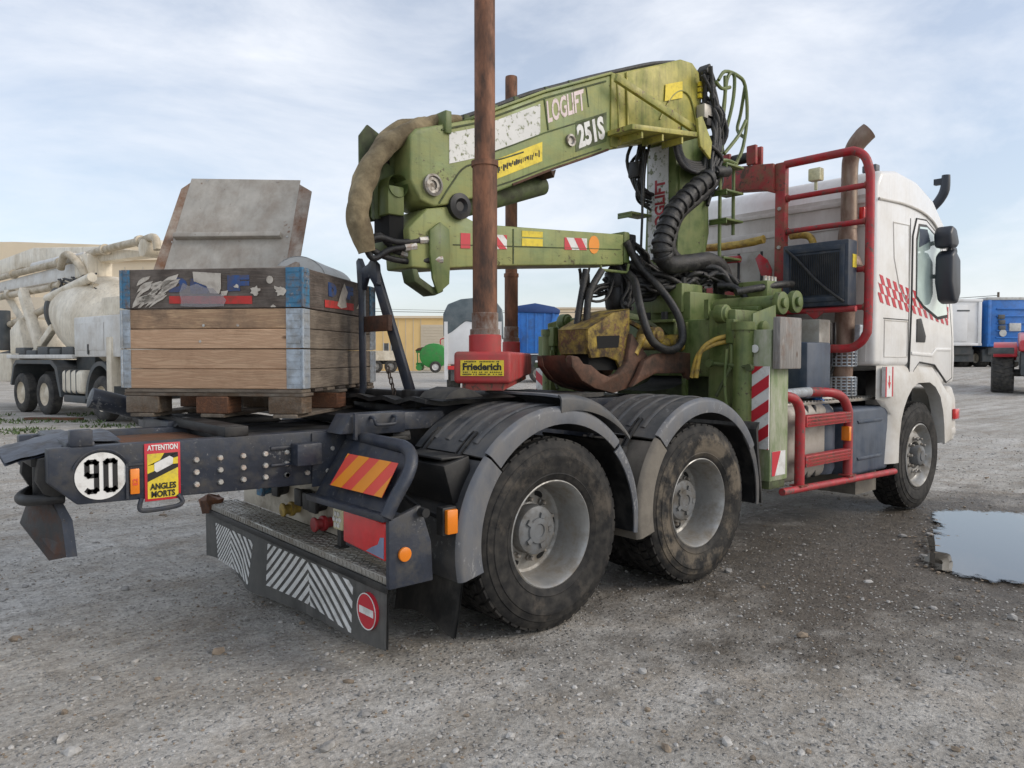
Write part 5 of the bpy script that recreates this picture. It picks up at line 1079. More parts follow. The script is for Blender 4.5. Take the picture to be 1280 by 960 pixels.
for (x, z) in ((2.62, 1.92), (2.84, 1.94)):
    part('extension_cylinder', MB().cyl((x, -1.05, z), (x, .7, z), .065, n=20).cyl((x, -1.05, z), (x, -1.1, z), .09, n=20).cyl((x, -1.1, z), (x, -1.125, z), .04, n=14), 'crane_green', CR, bevel=.006)
part('valve_bank', MB().box(2.5, 2.95, -.95, -.55, 1.86, 1.9).box(2.72, 2.95, -.9, -.6, 1.98, 2.12), 'crane_green', CR, bevel=.012)
for i in range(4): part('valve_spool', MB().cyl((2.75+.05*i, -.86, 2.12), (2.75+.05*i, -.86, 2.16), .016, n=8), 'bolt_zinc', CR)
wp = obj('wood_pad', mesh_of(MB().box(-.19, .19, -.155, .155, -.03, .03), 'pad', bevel=.01), 'wood_pad', None, (2.335, -1.295, 1.6), (R(90), R(90), 0))
tag(wp, 'grey weathered wooden support block fixed upright beside the red stripes', 'wood block')
# hoses
def hose(pts, r, m_='hose_black', nm='hose', k=5, par=CR): return part(nm, MB().tube(pts, r, 10, smooth=k), m_, par)
big = [(2.6, -.42, 3.01), (2.36, -.42, 2.85), (2.14, -.42, 2.68), (2.02, -.42, 2.5), (1.97, -.42, 2.34), (2.06, -.42, 2.24), (2.32, -.42, 2.27), (2.62, -.42, 2.31), (2.8, -.42, 2.24), (2.87, -.42, 2.08)]
bh = hose(big, .072, nm='spiral_hose', k=8)
sp1, _ = crom([Vector(p) for p in big[:7]], .07, 8)
for i in range(2, 36, 3):
    t = (sp1[i+1]-sp1[i-1]).normalized(); part('hose_rib', MB().cyl(sp1[i]-t*.018, sp1[i]+t*.018, .086, n=14), 'hose_black', bh, bevel=.008)
hose([(2.75, -.36, 3.0), (2.52, -.36, 2.83), (2.28, -.36, 2.67), (2.18, -.36, 2.51), (2.16, -.36, 2.37), (2.29, -.36, 2.29), (2.62, -.36, 2.29), (2.8, -.36, 2.23), (2.86, -.36, 2.0)], .05)
for i in range(5):
    o_ = i*.03
    hose([(2.27+o_, -.3+o_*.4, 3.34), (2.32+o_, -.32+o_*.5, 3.13+o_*.5), (2.5+o_*.5, -.32+o_*.5, 3.06+o_*.8), (2.76, -.3+o_*.5, 3.12+o_*.6), (2.93, -.28+o_, 3.3+o_*.3)], .022)
rn = random.Random(11)
def rj(p, s_): return tuple(c+rn.uniform(-s_, s_) for c in p)
for i in range(6): hose([rj((2.3, .05, 3.36), .06), rj((2.22, .05, 3.12), .06), rj((2.24, .05, 2.95), .05), rj((2.47, .06, 2.92), .04)], .015)
hose([(2.15, -.1, 3.2), (2.12, -.1, 2.9), (2.12, -.1, 2.69), (2.11, -.1, 2.3), (2.2, -.1, 2.2)], .011)
part('hose_clamp', MB().box(2.16, 2.24, -.02, .1, 3.02, 3.16), 'black_plastic', CR, bevel=.02)
for i in range(5): hose([rj((2.72, -.3, 3.95), .04), rj((2.84, -.28, 3.7), .05), rj((2.86, -.3, 3.45), .05), rj((2.8, -.3, 3.2), .05), rj((2.7, -.34, 3.02), .04)], .02)
for i in range(6): hose([rj((2.7, -.3, 3.3), .05), rj((2.9, -.3, 3.2), .08), rj((2.95, -.25, 3.0), .06), rj((2.85, -.2, 2.85), .05)], .017)
parts('swivel_manifold', MB().box(2.78, 2.95, -.32, -.1, 3.3, 3.42).cyl((2.8, -.34, 3.1), (3.0, -.34, 3.14), .05, n=12).box(2.74, 2.86, -.3, -.12, 3.5, 3.6), 'black_plastic', CR, bevel=.012)
# jib tip hoses and the tangle at the crane base
hose([(1.80, -.2, 2.42), (1.91, -.24, 2.24), (2.03, -.34, 2.07), (2.1, -.44, 1.9), (2.12, -.5, 1.76), (2.08, -.54, 1.62), (1.92, -.55, 1.55), (1.74, -.54, 1.6), (1.66, -.52, 1.72), (1.68, -.44, 1.9), (1.78, -.3, 2.1), (1.86, -.12, 2.2)], .032)
hose([(1.34, -.2, 2.16), (1.29, -.2, 1.96), (1.25, -.2, 1.78), (1.23, -.2, 1.6), (1.24, -.22, 1.42)], .027)
hose([(1.46, -.25, 2.16), (1.33, -.25, 1.99), (1.30, -.25, 1.84), (1.30, -.25, 1.66), (1.31, -.25, 1.42)], .027)
for i in range(4): hose([rj((1.36, -.2, 2.14), .03), rj((1.42, -.15, 1.96), .04), rj((1.56, -.12, 2.0), .06), rj((1.75, -.08, 2.1), .04)], .011)
for i in range(5): hose([rj((1.94, -.12, 2.44), .03), rj((2.1, -.1, 2.38), .04), rj((2.2, -.1, 2.26), .04), rj((2.42, -.14, 2.18), .05), rj((2.62, -.2, 2.16), .05)], .019)
for i in range(9): hose([rj((1.8, 0, 2.1), .08), rj((1.95, -.05, 2.04), .07), rj((2.1, -.12, 2.02), .07), rj((2.25, -.2, 2.08), .06), rj((2.36, -.25, 2.06), .05)], .02)
for i in range(4): hose([rj((1.5, .0, 1.84), .05), rj((1.66, .05, 1.75), .05), rj((1.85, .05, 1.78), .05), rj((2.1, .1, 1.9), .06)], .014)
for i in range(3): hose([(2.62+.05*i, -.5, 2.1), (2.68+.06*i, -.62, 2.08-.02*i), (2.70+.06*i, -.72, 1.98), (2.70+.06*i, -.76, 1.84)], .026)
hose([(2.5, -.75, 2.02), (2.7, -.85, 2.06), (2.95, -.9, 2.1), (3.2, -.85, 2.12)], .03)
for o_ in (0, .04): part('yellow_hose', MB().tube([(2.16, -.93+o_*.3, 1.66-o_), (2.08, -.84+o_*.3, 1.63-o_), (2.02, -.76+o_*.5, 1.54-o_*.5), (2.02, -.72+o_, 1.34)], .018, 10, smooth=5), 'yellow_hose', CR)
rn = random.Random(77)
for i in range(16): hose([rj((1.95, -.15, 2.22), .12), rj((2.1, -.25, 2.12), .09), rj((2.28, -.35, 2.14), .08), rj((2.45, -.38, 2.12), .08), rj((2.6, -.4, 2.12), .08)], rn.choice((.012, .016, .022)))
for i in range(8): hose([rj((2.5, -.42, 2.2), .06), rj((2.62, -.5, 2.18), .05), rj((2.75, -.58, 2.12), .05), rj((2.8, -.64, 2.0), .05), rj((2.8, -.68, 1.88), .04)], rn.choice((.014, .02, .026)))
for i in range(6): hose([rj((1.82, -.1, 2.3), .05), rj((1.86, -.15, 2.1), .05), rj((1.8, -.2, 1.95), .06), rj((1.75, -.25, 1.88), .05)], .016)
for i in range(7): hose([rj((1.4, -.12, 2.14), .05), rj((1.5, -.05, 2.02), .06), rj((1.66, 0, 1.98), .06), rj((1.84, 0, 2.06), .05)], rn.choice((.009, .013)))
for i in range(10): hose([rj((2.8, -.28, 3.75), .06), rj((2.92, -.28, 3.55), .08), rj((2.95, -.25, 3.35), .07), rj((2.86, -.28, 3.2), .06), rj((2.75, -.32, 3.08), .05)], rn.choice((.01, .014, .02)))
for i in range(5): hose([rj((2.3, .02, 3.34), .06), rj((2.18, .0, 3.05), .06), rj((2.2, .0, 2.85), .06), rj((2.4, .05, 2.82), .04)], .011)
part('swivel_hub', MB().lathe([(.14, 0), (.15, .1), (.1, .14), (.1, .2), (0, .2)], 20, (2.08, -.1, 2.04), 'z'), 'black_plastic', CR)
# beige sleeve round the hoses at the elbow
part('hose_sleeve', MB().tube([(.22, -.1, 3.085), (.0, -.11, 3.02), (-.14, -.12, 2.95), (-.33, -.12, 2.82), (-.46, -.12, 2.66), (-.52, -.12, 2.51), (-.555, -.12, 2.38), (-.54, -.12, 2.26), (-.50, -.12, 2.14)], [.03, .04, .052, .062, .066, .068, .07, .068, .055], 16, smooth=7), 'beige_sleeve', CR, wave=.018, wsc=11)
part('hose_sleeve', MB().tube([(.15, 0, 3.07), (-.1, 0, 3.0), (-.31, 0, 2.85), (-.44, -.02, 2.65), (-.5, -.03, 2.46), (-.51, -.04, 2.29), (-.46, -.05, 2.18)], [.03, .045, .055, .058, .06, .06, .05], 16, smooth=7), 'beige_sleeve', CR, wave=.018, wsc=10)
part('sleeve_strap', MB().box(.02, .07, -.22, -.05, 2.93, 3.075), 'crane_green', CR, bevel=.008)
for p in ([(-.5, -.12, 2.2), (-.42, -.14, 2.23), (-.3, -.16, 2.21), (-.1, -.18, 2.24)], [(-.5, -.1, 2.18), (-.38, -.12, 2.12), (-.22, -.14, 2.1), (-.02, -.2, 2.12)], [(-.48, -.08, 2.18), (-.4, -.1, 2.25), (-.3, -.1, 2.17), (-.2, -.14, 2.14)], [(-.5, -.12, 2.15), (-.45, -.12, 2.1), (-.35, -.15, 2.16), (-.2, -.17, 2.19)], [(-.3, .05, 2.9), (-.25, .06, 2.75), (-.2, .05, 2.62), (-.2, .0, 2.5)], [(-.25, .02, 2.9), (-.3, .0, 2.75), (-.22, .02, 2.6), (-.2, .0, 2.5)]):
    hose(p, .02); e_ = Vector(p[-1]); d_ = (e_-Vector(p[-2])).normalized(); part('hose_fitting', MB().cyl(e_-d_*.06, e_+d_*.02, .026, n=8), 'bolt_zinc', CR)
# climbing cage and steps at the column
for p in ([(2.94, -.3, 2.27), (2.94, -.3, 3.22)], [(3.15, -.3, 2.6), (3.15, -.3, 3.25)],
          [(2.80, -.3, 3.18), (2.88, -.3, 3.37), (2.98, -.3, 3.7), (3.03, -.3, 3.95), (3.1, -.3, 4.03), (3.15, -.3, 3.99), (3.12, -.3, 3.76), (2.98, -.3, 3.40), (2.90, -.3, 3.2)],
          [(2.90, -.3, 3.92), (3.0, -.3, 4.02), (3.2, -.3, 4.03), (3.32, -.3, 3.97), (3.36, -.3, 3.7), (3.30, -.3, 3.42), (3.2, -.3, 3.26), (3.16, -.3, 3.2)],
          [(3.0, -.3, 3.3), (3.22, -.3, 3.5), (3.34, -.3, 3.66)], [(2.86, -.3, 3.9), (2.95, -.3, 3.86), (3.08, -.3, 3.9)], [(3.0, -.3, 3.98), (3.0, -.3, 3.75), (2.94, -.3, 3.45)],
          [(3.32, -.3, 3.96), (3.38, -.22, 3.75), (3.36, -.2, 3.6), (3.33, -.3, 3.5)], [(2.9, -.3, 3.22), (3.05, -.3, 3.25), (3.2, -.3, 3.24)], [(2.92, -.1, 3.2), (3.0, -.1, 3.6), (3.12, -.1, 3.98)]):
    part('cage_tube', MB().tube(p, .016, 8, smooth=4), 'crane_green', CR)
for (x, y, z) in ((3.05, -.3, 3.18), (3.05, -.3, 2.95), (3.05, -.3, 2.70), (3.02, -.3, 2.36)):
    part('step_plate', MB().box(x-.13, x+.14, y-.08, y+.1, z, z+.02).box(x-.13, x-.115, y-.08, y+.1, z-.03, z), 'crane_green', CR, bevel=.004)
part('step_plate', MB().box(2.15, 2.42, .04, .2, 2.72, 2.74).box(2.15, 2.16, .04, .2, 2.69, 2.72), 'crane_green', CR, bevel=.004)
part('boom_lamp', MB().prism([(2.78, 4.0), (2.84, 4.07), (2.96, 3.90), (2.9, 3.84)], -.26, -.14), 'black_plastic', head, bevel=.015)
part('junction_box', MB().box(2.70, 2.84, -.3, -.215, 3.56, 3.68), 'tank_steel', head, bevel=.006)
for z in (3.75, 3.8, 3.85): part('grease_nipple', MB().box(2.72, 2.8, -.24, -.21, z, z+.035), 'yellow_print', head)

# ---------------------------------------------------------------- grapple hanging from the jib
GP = thing('log_grapple', 'yellow log grapple with rusty claws resting on the frame below the jib', 'grapple', (1.75, -.3, 1.24), world=True)
body = part('grapple_body', MB().prism([(1.13, 1.7), (1.4, 1.83), (1.59, 1.86), (1.59, 1.5), (1.5, 1.39), (1.45, 1.47), (1.33, 1.5), (1.17, 1.49), (1.13, 1.57)], -.42, -.39), 'grapple_yellow', GP, bevel=.006)
part('body_back', MB().prism([(1.13, 1.7), (1.4, 1.83), (1.59, 1.86), (1.59, 1.5), (1.5, 1.39), (1.45, 1.47), (1.33, 1.5), (1.17, 1.49), (1.13, 1.57)], -.14, -.11), 'grapple_yellow', body, bevel=.006)
part('body_top', MB().add([(1.125, -.42, 1.7), (1.4, -.42, 1.833), (1.595, -.42, 1.865), (1.595, -.11, 1.865), (1.4, -.11, 1.833), (1.125, -.11, 1.7)], [(0, 1, 4, 5), (1, 2, 3, 4)]), 'grapple_yellow', body)
parts('body_web', MB().box(1.56, 1.6, -.39, -.14, 1.45, 1.86).box(1.13, 1.16, -.39, -.14, 1.52, 1.7), 'grapple_yellow', body)
part('body_slot', MB().prism([(1.22, 1.65), (1.47, 1.66), (1.46, 1.57), (1.23, 1.56)], -.4225, -.4195), 'hole_black', body)
for y_, m_ in ((-.30, 'green_dark'), (-.14, 'grapple_yellow')): part('side_arm', MB().prism([(1.6, 1.86), (1.87, 1.83), (2.04, 1.77), (2.22, 1.69), (2.33, 1.54), (2.29, 1.53), (2.19, 1.66), (2.02, 1.74), (1.86, 1.79), (1.62, 1.8)], y_, y_+.03), m_, body, bevel=.005)
part('body_core', MB().box(1.2, 1.56, -.36, -.2, 1.4, 1.6), 'hole_black', body)
part('hydraulic_rod', MB().cyl((1.62, -.44, 1.52), (1.72, -.44, 1.66), .03, n=12).cyl((2.14, -.46, 1.62), (2.3, -.46, 1.5), .028, n=12), 'yellow_hose', GP)
part('grapple_cylinder', MB().cyl((1.68, -.40, 1.60), (2.15, -.40, 1.60), .05, n=18), 'grapple_yellow', GP)
part('cylinder_boss', MB().cyl((1.88, -.47, 1.66), (1.88, -.3, 1.66), .075, n=18).lathe([(.05, -.0), (.045, -.02), (0, -.02)], 18, (1.88, -.47, 1.66)), 'grapple_yellow', GP, bevel=.008)
part('cylinder_boss', MB().cyl((2.12, -.49, 1.62), (2.12, -.3, 1.62), .06, n=18), 'grapple_yellow', GP, bevel=.008)
CO = [(.92, 1.51), (.93, 1.43), (1.03, 1.33), (1.17, 1.27), (1.37, 1.23), (1.52, 1.26), (1.66, 1.33), (1.75, 1.45), (1.76, 1.51)]; CI = [(1.57, 1.68), (1.52, 1.46), (1.43, 1.38), (1.33, 1.35), (1.23, 1.38), (1.13, 1.44), (1.05, 1.45), (1.0, 1.5)]
for y0_, y1_ in ((-.46, -.40), (-.16, -.10)): part('claw', MB().prism(CO+[(1.66, 1.6)]+CI, y0_, y1_), 'grapple_rust', GP, bevel=.012)
def tip(P, y0_, y1_): 
    n_ = len(P); return MB().add([(x, y0_, z) for x, z in P]+[(x, y1_, z) for x, z in P], [(i, i+1, n_+i+1, n_+i) for i in range(n_-1)])
part('claw_shell', tip([(.92, 1.51), (.94, 1.43), (1.03, 1.335), (1.17, 1.275), (1.37, 1.236), (1.52, 1.266), (1.66, 1.335)], -.4, -.16), 'grapple_rust', GP)
part('claw_plate', MB().prism([(1.65, 1.47), (1.77, 1.52), (2.02, 1.54), (2.24, 1.53), (2.36, 1.49), (2.3, 1.38), (2.2, 1.31), (2.16, 1.37), (1.78, 1.37), (1.6, 1.31), (1.5, 1.27), (1.58, 1.36)], -.52, -.47), 'grapple_rust', GP, bevel=.01)
part('claw_shell', tip([(2.36, 1.48), (2.3, 1.36), (2.2, 1.29), (2.05, 1.25), (1.78, 1.235), (1.52, 1.25)], -.47, -.1), 'black_plastic', GP)

# ---------------------------------------------------------------- pallet with collars on the tail of the frame
CA = R(41.1)
PLT = thing('wooden_pallet', 'dirty wooden pallet lying across the tail of the chassis', 'pallet', (-.975, -.235, 1.15), CA)
LX, LY = 1.24, 1.09      # local x away from the camera, y to the left
def plank(name, m_, parent, c, L_, w, t, rot=(0, 0, 0), bev=.004):
    return obj(name, mesh_of(MB().box(-L_/2, L_/2, -w/2, w/2, -t/2, t/2), name, bevel=bev, seg=1), m_, parent, c, rot)
for i in range(3):
    for j in range(3):
        x, y = (.075, LX/2, LX-.075)[i], (.11, LY/2, LY-.11)[j]
        plank('block', 'wood_red' if (i + j) % 2 else 'wood_block', PLT, (x, y, .075), .15, .2, .098, (0, 0, R(rn.uniform(-3, 3))), .006)
for y in (.11, LY/2, LY-.11): plank('bottom_board', 'wood_grey', PLT, (LX/2, y, .0145), LX, .145, .022)
for x in (.075, LX/2, LX-.075): plank('stringer_board', 'wood_block', PLT, (x, LY/2, .1345), LY, .145, .02, (0, 0, R(90)))
for k in range(7): plank('deck_board', 'wood_dark' if k % 2 else 'wood_grey', PLT, (.06+k*(LX-.12)/6, LY/2, .1555), LY-.01, .12, .02, (R(rn.uniform(-1, 1)), 0, R(90)))
CRT = thing('collar_crate', 'open crate of stacked wooden pallet collars with blue and galvanised corner hinges', 'crate', (-.975, -.235, 1.317), CA)
HC = .226
for lv in range(3):
    z0 = lv*(HC+.002)
    sets = [(HC, 0)] if lv == 2 else [(HC/2-.001, 0), (HC/2-.001, HC/2)]
    for (h, dz) in sets:
        zc = z0+dz+h/2; jt = rn.uniform(-.002, .002)
        mf_ = 'wood_dark' if lv == 2 else ('wood_new' if lv == 0 or dz == 0 else 'wood_mid')
        ms_ = 'wood_dark' if lv == 2 else 'wood_grey'
        plank('front_board', mf_, CRT, (.011+jt, LY/2, zc), LY-.03, h-.002, .022, (R(90), 0, R(90)))
        plank('back_board', ms_, CRT, (LX-.011, LY/2, zc), LY-.03, h-.002, .022, (R(90), 0, R(90)))
        plank('side_board', ms_, CRT, (LX/2, .011+jt, zc), LX-.01, h-.002, .022, (R(90), 0, 0))
        plank('side_board', ms_, CRT, (LX/2, LY-.011, zc), LX-.01, h-.002, .022, (R(90), 0, 0))
    hm = 'hinge_blue' if lv == 2 else 'galvanised'
    for (cx_, cy_) in ((0, 0), (0, LY), (LX, 0), (LX, LY)):
        sx_, sy_ = (1 if cx_ == 0 else -1), (1 if cy_ == 0 else -1); hw = .095 if cy_ == 0 else .05
        hb_ = MB(); xo, yo = cx_-sx_*.003, cy_-sy_*.003
        hb_.box(min(xo, xo+sx_*.003), max(xo, xo+sx_*.003), min(cy_, cy_+sy_*hw), max(cy_, cy_+sy_*hw), z0+.004, z0+HC-.002)
        hb_.box(min(cx_, cx_+sx_*hw), max(cx_, cx_+sx_*hw), min(yo, yo+sy_*.003), max(yo, yo+sy_*.003), z0+.004, z0+HC-.002)
        hb_.cyl((cx_-sx_*.004, cy_-sy_*.004, z0+.006), (cx_-sx_*.004, cy_-sy_*.004, z0+HC-.004), .007, n=8)
        for q in range(5):
            zq = z0+.03+q*.042
            hb_.box(min(xo-sx_*.003, xo), max(xo-sx_*.003, xo), min(cy_+sy_*.012, cy_+sy_*(hw-.008)), max(cy_+sy_*.012, cy_+sy_*(hw-.008)), zq, zq+.016)
            hb_.box(min(cx_+sx_*.012, cx_+sx_*(hw-.008)), max(cx_+sx_*.012, cx_+sx_*(hw-.008)), min(yo-sy_*.003, yo), max(yo-sy_*.003, yo), zq, zq+.016)
        part('corner_hinge', hb_, hm, CRT)
# worn print on the top collar (front: x=0 plane, y runs to the left of the picture)
ztop = 2*(HC+.002); rr_ = random.Random(21)
def fmap(u, v): return (-.0015, LY*(1-u), ztop+HC*v)
def blob(u0, u1, v0, v1, n=14, j=.35, seed=0):
    q = random.Random(seed); P = []
    for i in range(n):
        a = 2*math.pi*i/n; k = 1-j*q.random(); P.append(((u0+u1)/2+(u1-u0)/2*math.cos(a)*k*1.1, (v0+v1)/2+(v1-v0)/2*math.sin(a)*k*1.1))
    return P
part('red_print', flat(MB(), [[(.27, .13), (.73, .1), (.73, .3), (.27, .32)]], fmap, (-1, 0, 0), .001), 'paint_red_old', CRT)
# big blue letters of the print
text_on('blue_lettering', 'D', .085, .11, Vector(fmap(.32, .6)), (0, -1, 0), (0, 0, 1), 'paint_blue_old', CRT, bold=.01)
text_on('blue_lettering', 'E', .085, .11, Vector(fmap(.44, .56)), (0, -1, 0), (0, 0, 1), 'paint_blue_old', CRT, bold=.01)
text_on('blue_lettering', 'F', .09, .13, Vector(fmap(.655, .62)), (0, -1, 0), (0, 0, 1), 'paint_blue_old', CRT, bold=.012)
pp = [[(.405, .92), (.56, .87), (.56, .5), (.55, .36), (.50, .38), (.48, .56), (.41, .68)], [(.56, .42), (.6, .44), (.59, .32), (.56, .3)]]
for k in range(16):
    u, v = .1+.17*rr_.random(), .15+.6*rr_.random(); l_, w_ = .03+.06*rr_.random(), .008+.022*rr_.random(); sl_ = .9+.5*rr_.random()
    pp.append([(u-l_*.6, v-l_*sl_*2.2), (u-l_*.1+w_, v-l_*.3), (u+l_*.3+w_, v+.05), (u+l_*.8, min(.9, v+l_*sl_*2)), (u+l_*.2-w_*.5, min(.9, v+l_*1.4)), (u-w_, v+.02*rr_.random()), (u-l_*.3-w_*.6, v-l_*1.1)])
pp = [clip_rect(p, .06, .97, .03, .97) for p in pp]; pp = [p for p in pp if len(p) > 2]
pp += [blob(.84, .93, .28, .58, 16, .6, 5), blob(.81, .845, .6, .78, 12, .05, 6), blob(.72, .78, .3, .55, 14, .7, 7), blob(.83, .86, .0, .08, 8, .5, 8), blob(.63, .66, .48, .6, 8, .6, 9)]
parts('torn_paper', flat(MB(), pp, lambda u, v: (-.003, LY*(1-u), ztop+HC*v), (-1, 0, 0), .0015), 'torn_paper', CRT)
gs = bpy.data.materials.new('cling_film'); gs.use_nodes = True; MATS['cling_film'] = gs
gs.node_tree.nodes['Principled BSDF'].inputs['Base Color'].default_value = (.42, .4, .42, 1); gs.node_tree.nodes['Principled BSDF'].inputs['Alpha'].default_value = .28; gs.node_tree.nodes['Principled BSDF'].inputs['Roughness'].default_value = .25
part('plastic_film', flat(MB(), [[(.335, .06), (.45, .03), (.575, .05), (.59, .2), (.565, .36), (.55, .34), (.52, .5), (.47, .52), (.43, .62), (.385, .56), (.35, .64), (.33, .4), (.34, .2)]], lambda u, v: (-.006, LY*(1-u), ztop+HC*v), (-1, 0, 0), .001), 'cling_film', CRT)
smap = lambda u, v: (LX*u, -.0015, ztop+HC*v)
part('red_print', flat(MB(), [[(.26, .1), (.66, .14), (.66, .34), (.26, .3)]], smap, (0, -1, 0), .001), 'paint_red_old', CRT)
text_on('blue_lettering', 'D', .085, .13, Vector(smap(.36, .6)), (1, 0, 0), (0, 0, 1), 'paint_blue_old', CRT, bold=.01)
text_on('blue_lettering', 'F', .085, .13, Vector(smap(.6, .62)), (1, 0, 0), (0, 0, 1), 'paint_blue_old', CRT, bold=.01)
parts('torn_paper', flat(MB(), [[(.42, .2), (.47, .14), (.55, .2), (.54, .42), (.57, .62), (.52, .86), (.49, .7), (.46, .5)], [(.7, .2), (.76, .25), (.74, .4)]], lambda u, v: (LX*u, -.003, ztop+HC*v), (0, -1, 0), .0015), 'torn_paper', CRT)
for (u, z) in ((.46, .36), (.65, .36), (.44, .27)): part('nail_head', MB().cyl((-.001, LY*(1-u), z), (-.004, LY*(1-u), z), .008, n=8), 'bolt_zinc', CRT)

# steel sheet standing in the crate
PT = {k: Vector(v) for k, v in {'tl': (-1.113, 1.141, 2.707), 'tr': (-0.6, 0.564, 2.673), 'br': (-0.845, 0.339, 1.87), 'bl': (-1.406, 0.957, 1.878), 'fl': (-1.187, 1.139, 2.631), 'fr': (-0.57, 0.472, 2.593), 'fbr': (-0.806, 0.252, 1.867), 'fbl': (-1.479, 0.968, 1.875)}.items()}
nS = (PT['tr']-PT['tl']).cross(PT['bl']-PT['tl']).normalized(); nS = nS if nS.dot(DV) < 0 else -nS
sheet = thing('steel_sheet', 'grey folded steel sheet standing tilted in the wooden crate', 'steel sheet', tuple(PT['bl']), world=True)
def slab(P, th=.006, off=0):
    P = [p+nS*off for p in P]; n = len(P); return MB().add(P+[p-nS*th for p in P], [tuple(range(n)), tuple(range(2*n-1, n-1, -1))]+[(i, (i+1) % n, n+(i+1) % n, n+i) for i in range(n)])
part('sheet_face', slab([PT['tl'], PT['tr'], PT['br'], PT['bl']]), 'plate_grey', sheet, bevel=.002, seg=1)
back = -nS*.05
part('side_flange', slab([PT['fl']+back*.2, PT['tl']+(PT['bl']-PT['tl'])*.04, PT['bl'], PT['fbl']+back*.2]), 'plate_rust', sheet)
part('side_flange', slab([PT['tr']+(PT['br']-PT['tr'])*.04, PT['fr']+back*.2, PT['fbr']+back*.2, PT['br']]), 'plate_rust', sheet)
lp = lambda u, v: PT['tl']*(1-u)*(1-v)+PT['tr']*u*(1-v)+PT['br']*u*v+PT['bl']*(1-u)*v
part('stiffener', MB().bar(lp(.02, .515)+nS*.018, lp(.93, .50)+nS*.018, .034, .05, up=nS), 'plate_grey', sheet, bevel=.006)
for (u, v) in ((.16, .015), (.8, .02), (.0, .55), (.97, .5)): part('rivet', MB().cyl(lp(u, v), lp(u, v)+nS*.004, .007, n=8), 'bolt_zinc', sheet)
# pale tub lying in the crate
tb = MB(); ca = CRT.matrix_basis
V = []; n = 20
for i in range(n+1):
    a = math.pi*i/n
    for (xx, k) in ((.56, 1), (.56, .97), (1.1, .9), (1.1, .87)): V.append((xx, .27-.2*math.cos(a)*k, .62+.20*math.sin(a)*k))
tb.add(V, [(i*4+j, i*4+(j+1) % 4, (i+1)*4+(j+1) % 4, (i+1)*4+j) for i in range(n) for j in (0, 1, 2, 3)]+[tuple(i*4 for i in range(n+1))])
to = part('plastic_tub', tb, 'tub_pale'); to.location = (-.975, -.235, 1.317); to.rotation_euler = (0, 0, CA)
tag(to, 'pale grey curved sheet resting in the wooden crate beside the steel sheet', 'tub')
for x_ in (-1.42, -.62):
    part('crate_bearer', MB().box(x_-.06, x_+.06, -.42, 1.15, 1.1, 1.1495), 'black_plastic', T, bevel=.004)
part('crate_bearer', MB().box(-.36, -.16, -.3, 1.15, 1.1, 1.1495), 'black_plastic', T, bevel=.004)

# ---------------------------------------------------------------- dark stanchion beside the crate
stn = thing('steel_stanchion', 'dark steel A-shaped stanchion with chain standing beside the wooden crate', 'stanchion', (-.3, -.3, 1.2), world=True)
part('leg', MB().bar((-.28, -.28, 1.24), (-.36, .02, 2.04), .035, .065), 'frame_paint', stn, bevel=.006)
part('leg', MB().bar((-.36, .18, 1.24), (-.37, .17, 2.04), .035, .06), 'frame_paint', stn, bevel=.006)
part('head_plate', MB().prism([(.22, 2.12), (.19, 2.14), (.14, 2.07), (.07, 2.09), (.03, 2.12), (-.03, 2.08), (-.05, 1.95), (.0, 1.95), (.05, 2.0), (.1, 2.0), (.14, 1.93), (.2, 1.93)], -.385, -.35, 'x'), 'frame_paint', stn, bevel=.005)
part('tie_plate', MB().box(-.37, -.34, -.15, .2, 1.66, 1.76), 'grapple_rust', stn, bevel=.004)
part('foot_block', MB().box(-.34, -.2, -.4, -.24, 1.19, 1.30), 'black_plastic', stn, bevel=.012)
part('foot_tube', MB().cyl((-.28, -.24, 1.255), (-.36, .6, 1.255), .038, n=14), 'black_plastic', stn)
part('foot_post', MB().box(-.33, -.22, -.38, -.26, 1.1, 1.19), 'black_plastic', stn)
for k in range(5):
    z = 1.42-.035*k; a = k % 2
    L_ = [Vector((-.335+.0*k, -.085-.018*k+.012*math.cos(w)*(1 if a else .3), z+.024*math.sin(w))) + (Vector((.012*math.cos(w), 0, 0)) if not a else Vector((0, 0, 0))) for w in [2*math.pi*i/10 for i in range(11)]]
    part('chain_link', MB().tube(L_, .005, 6), 'chain_steel', stn)

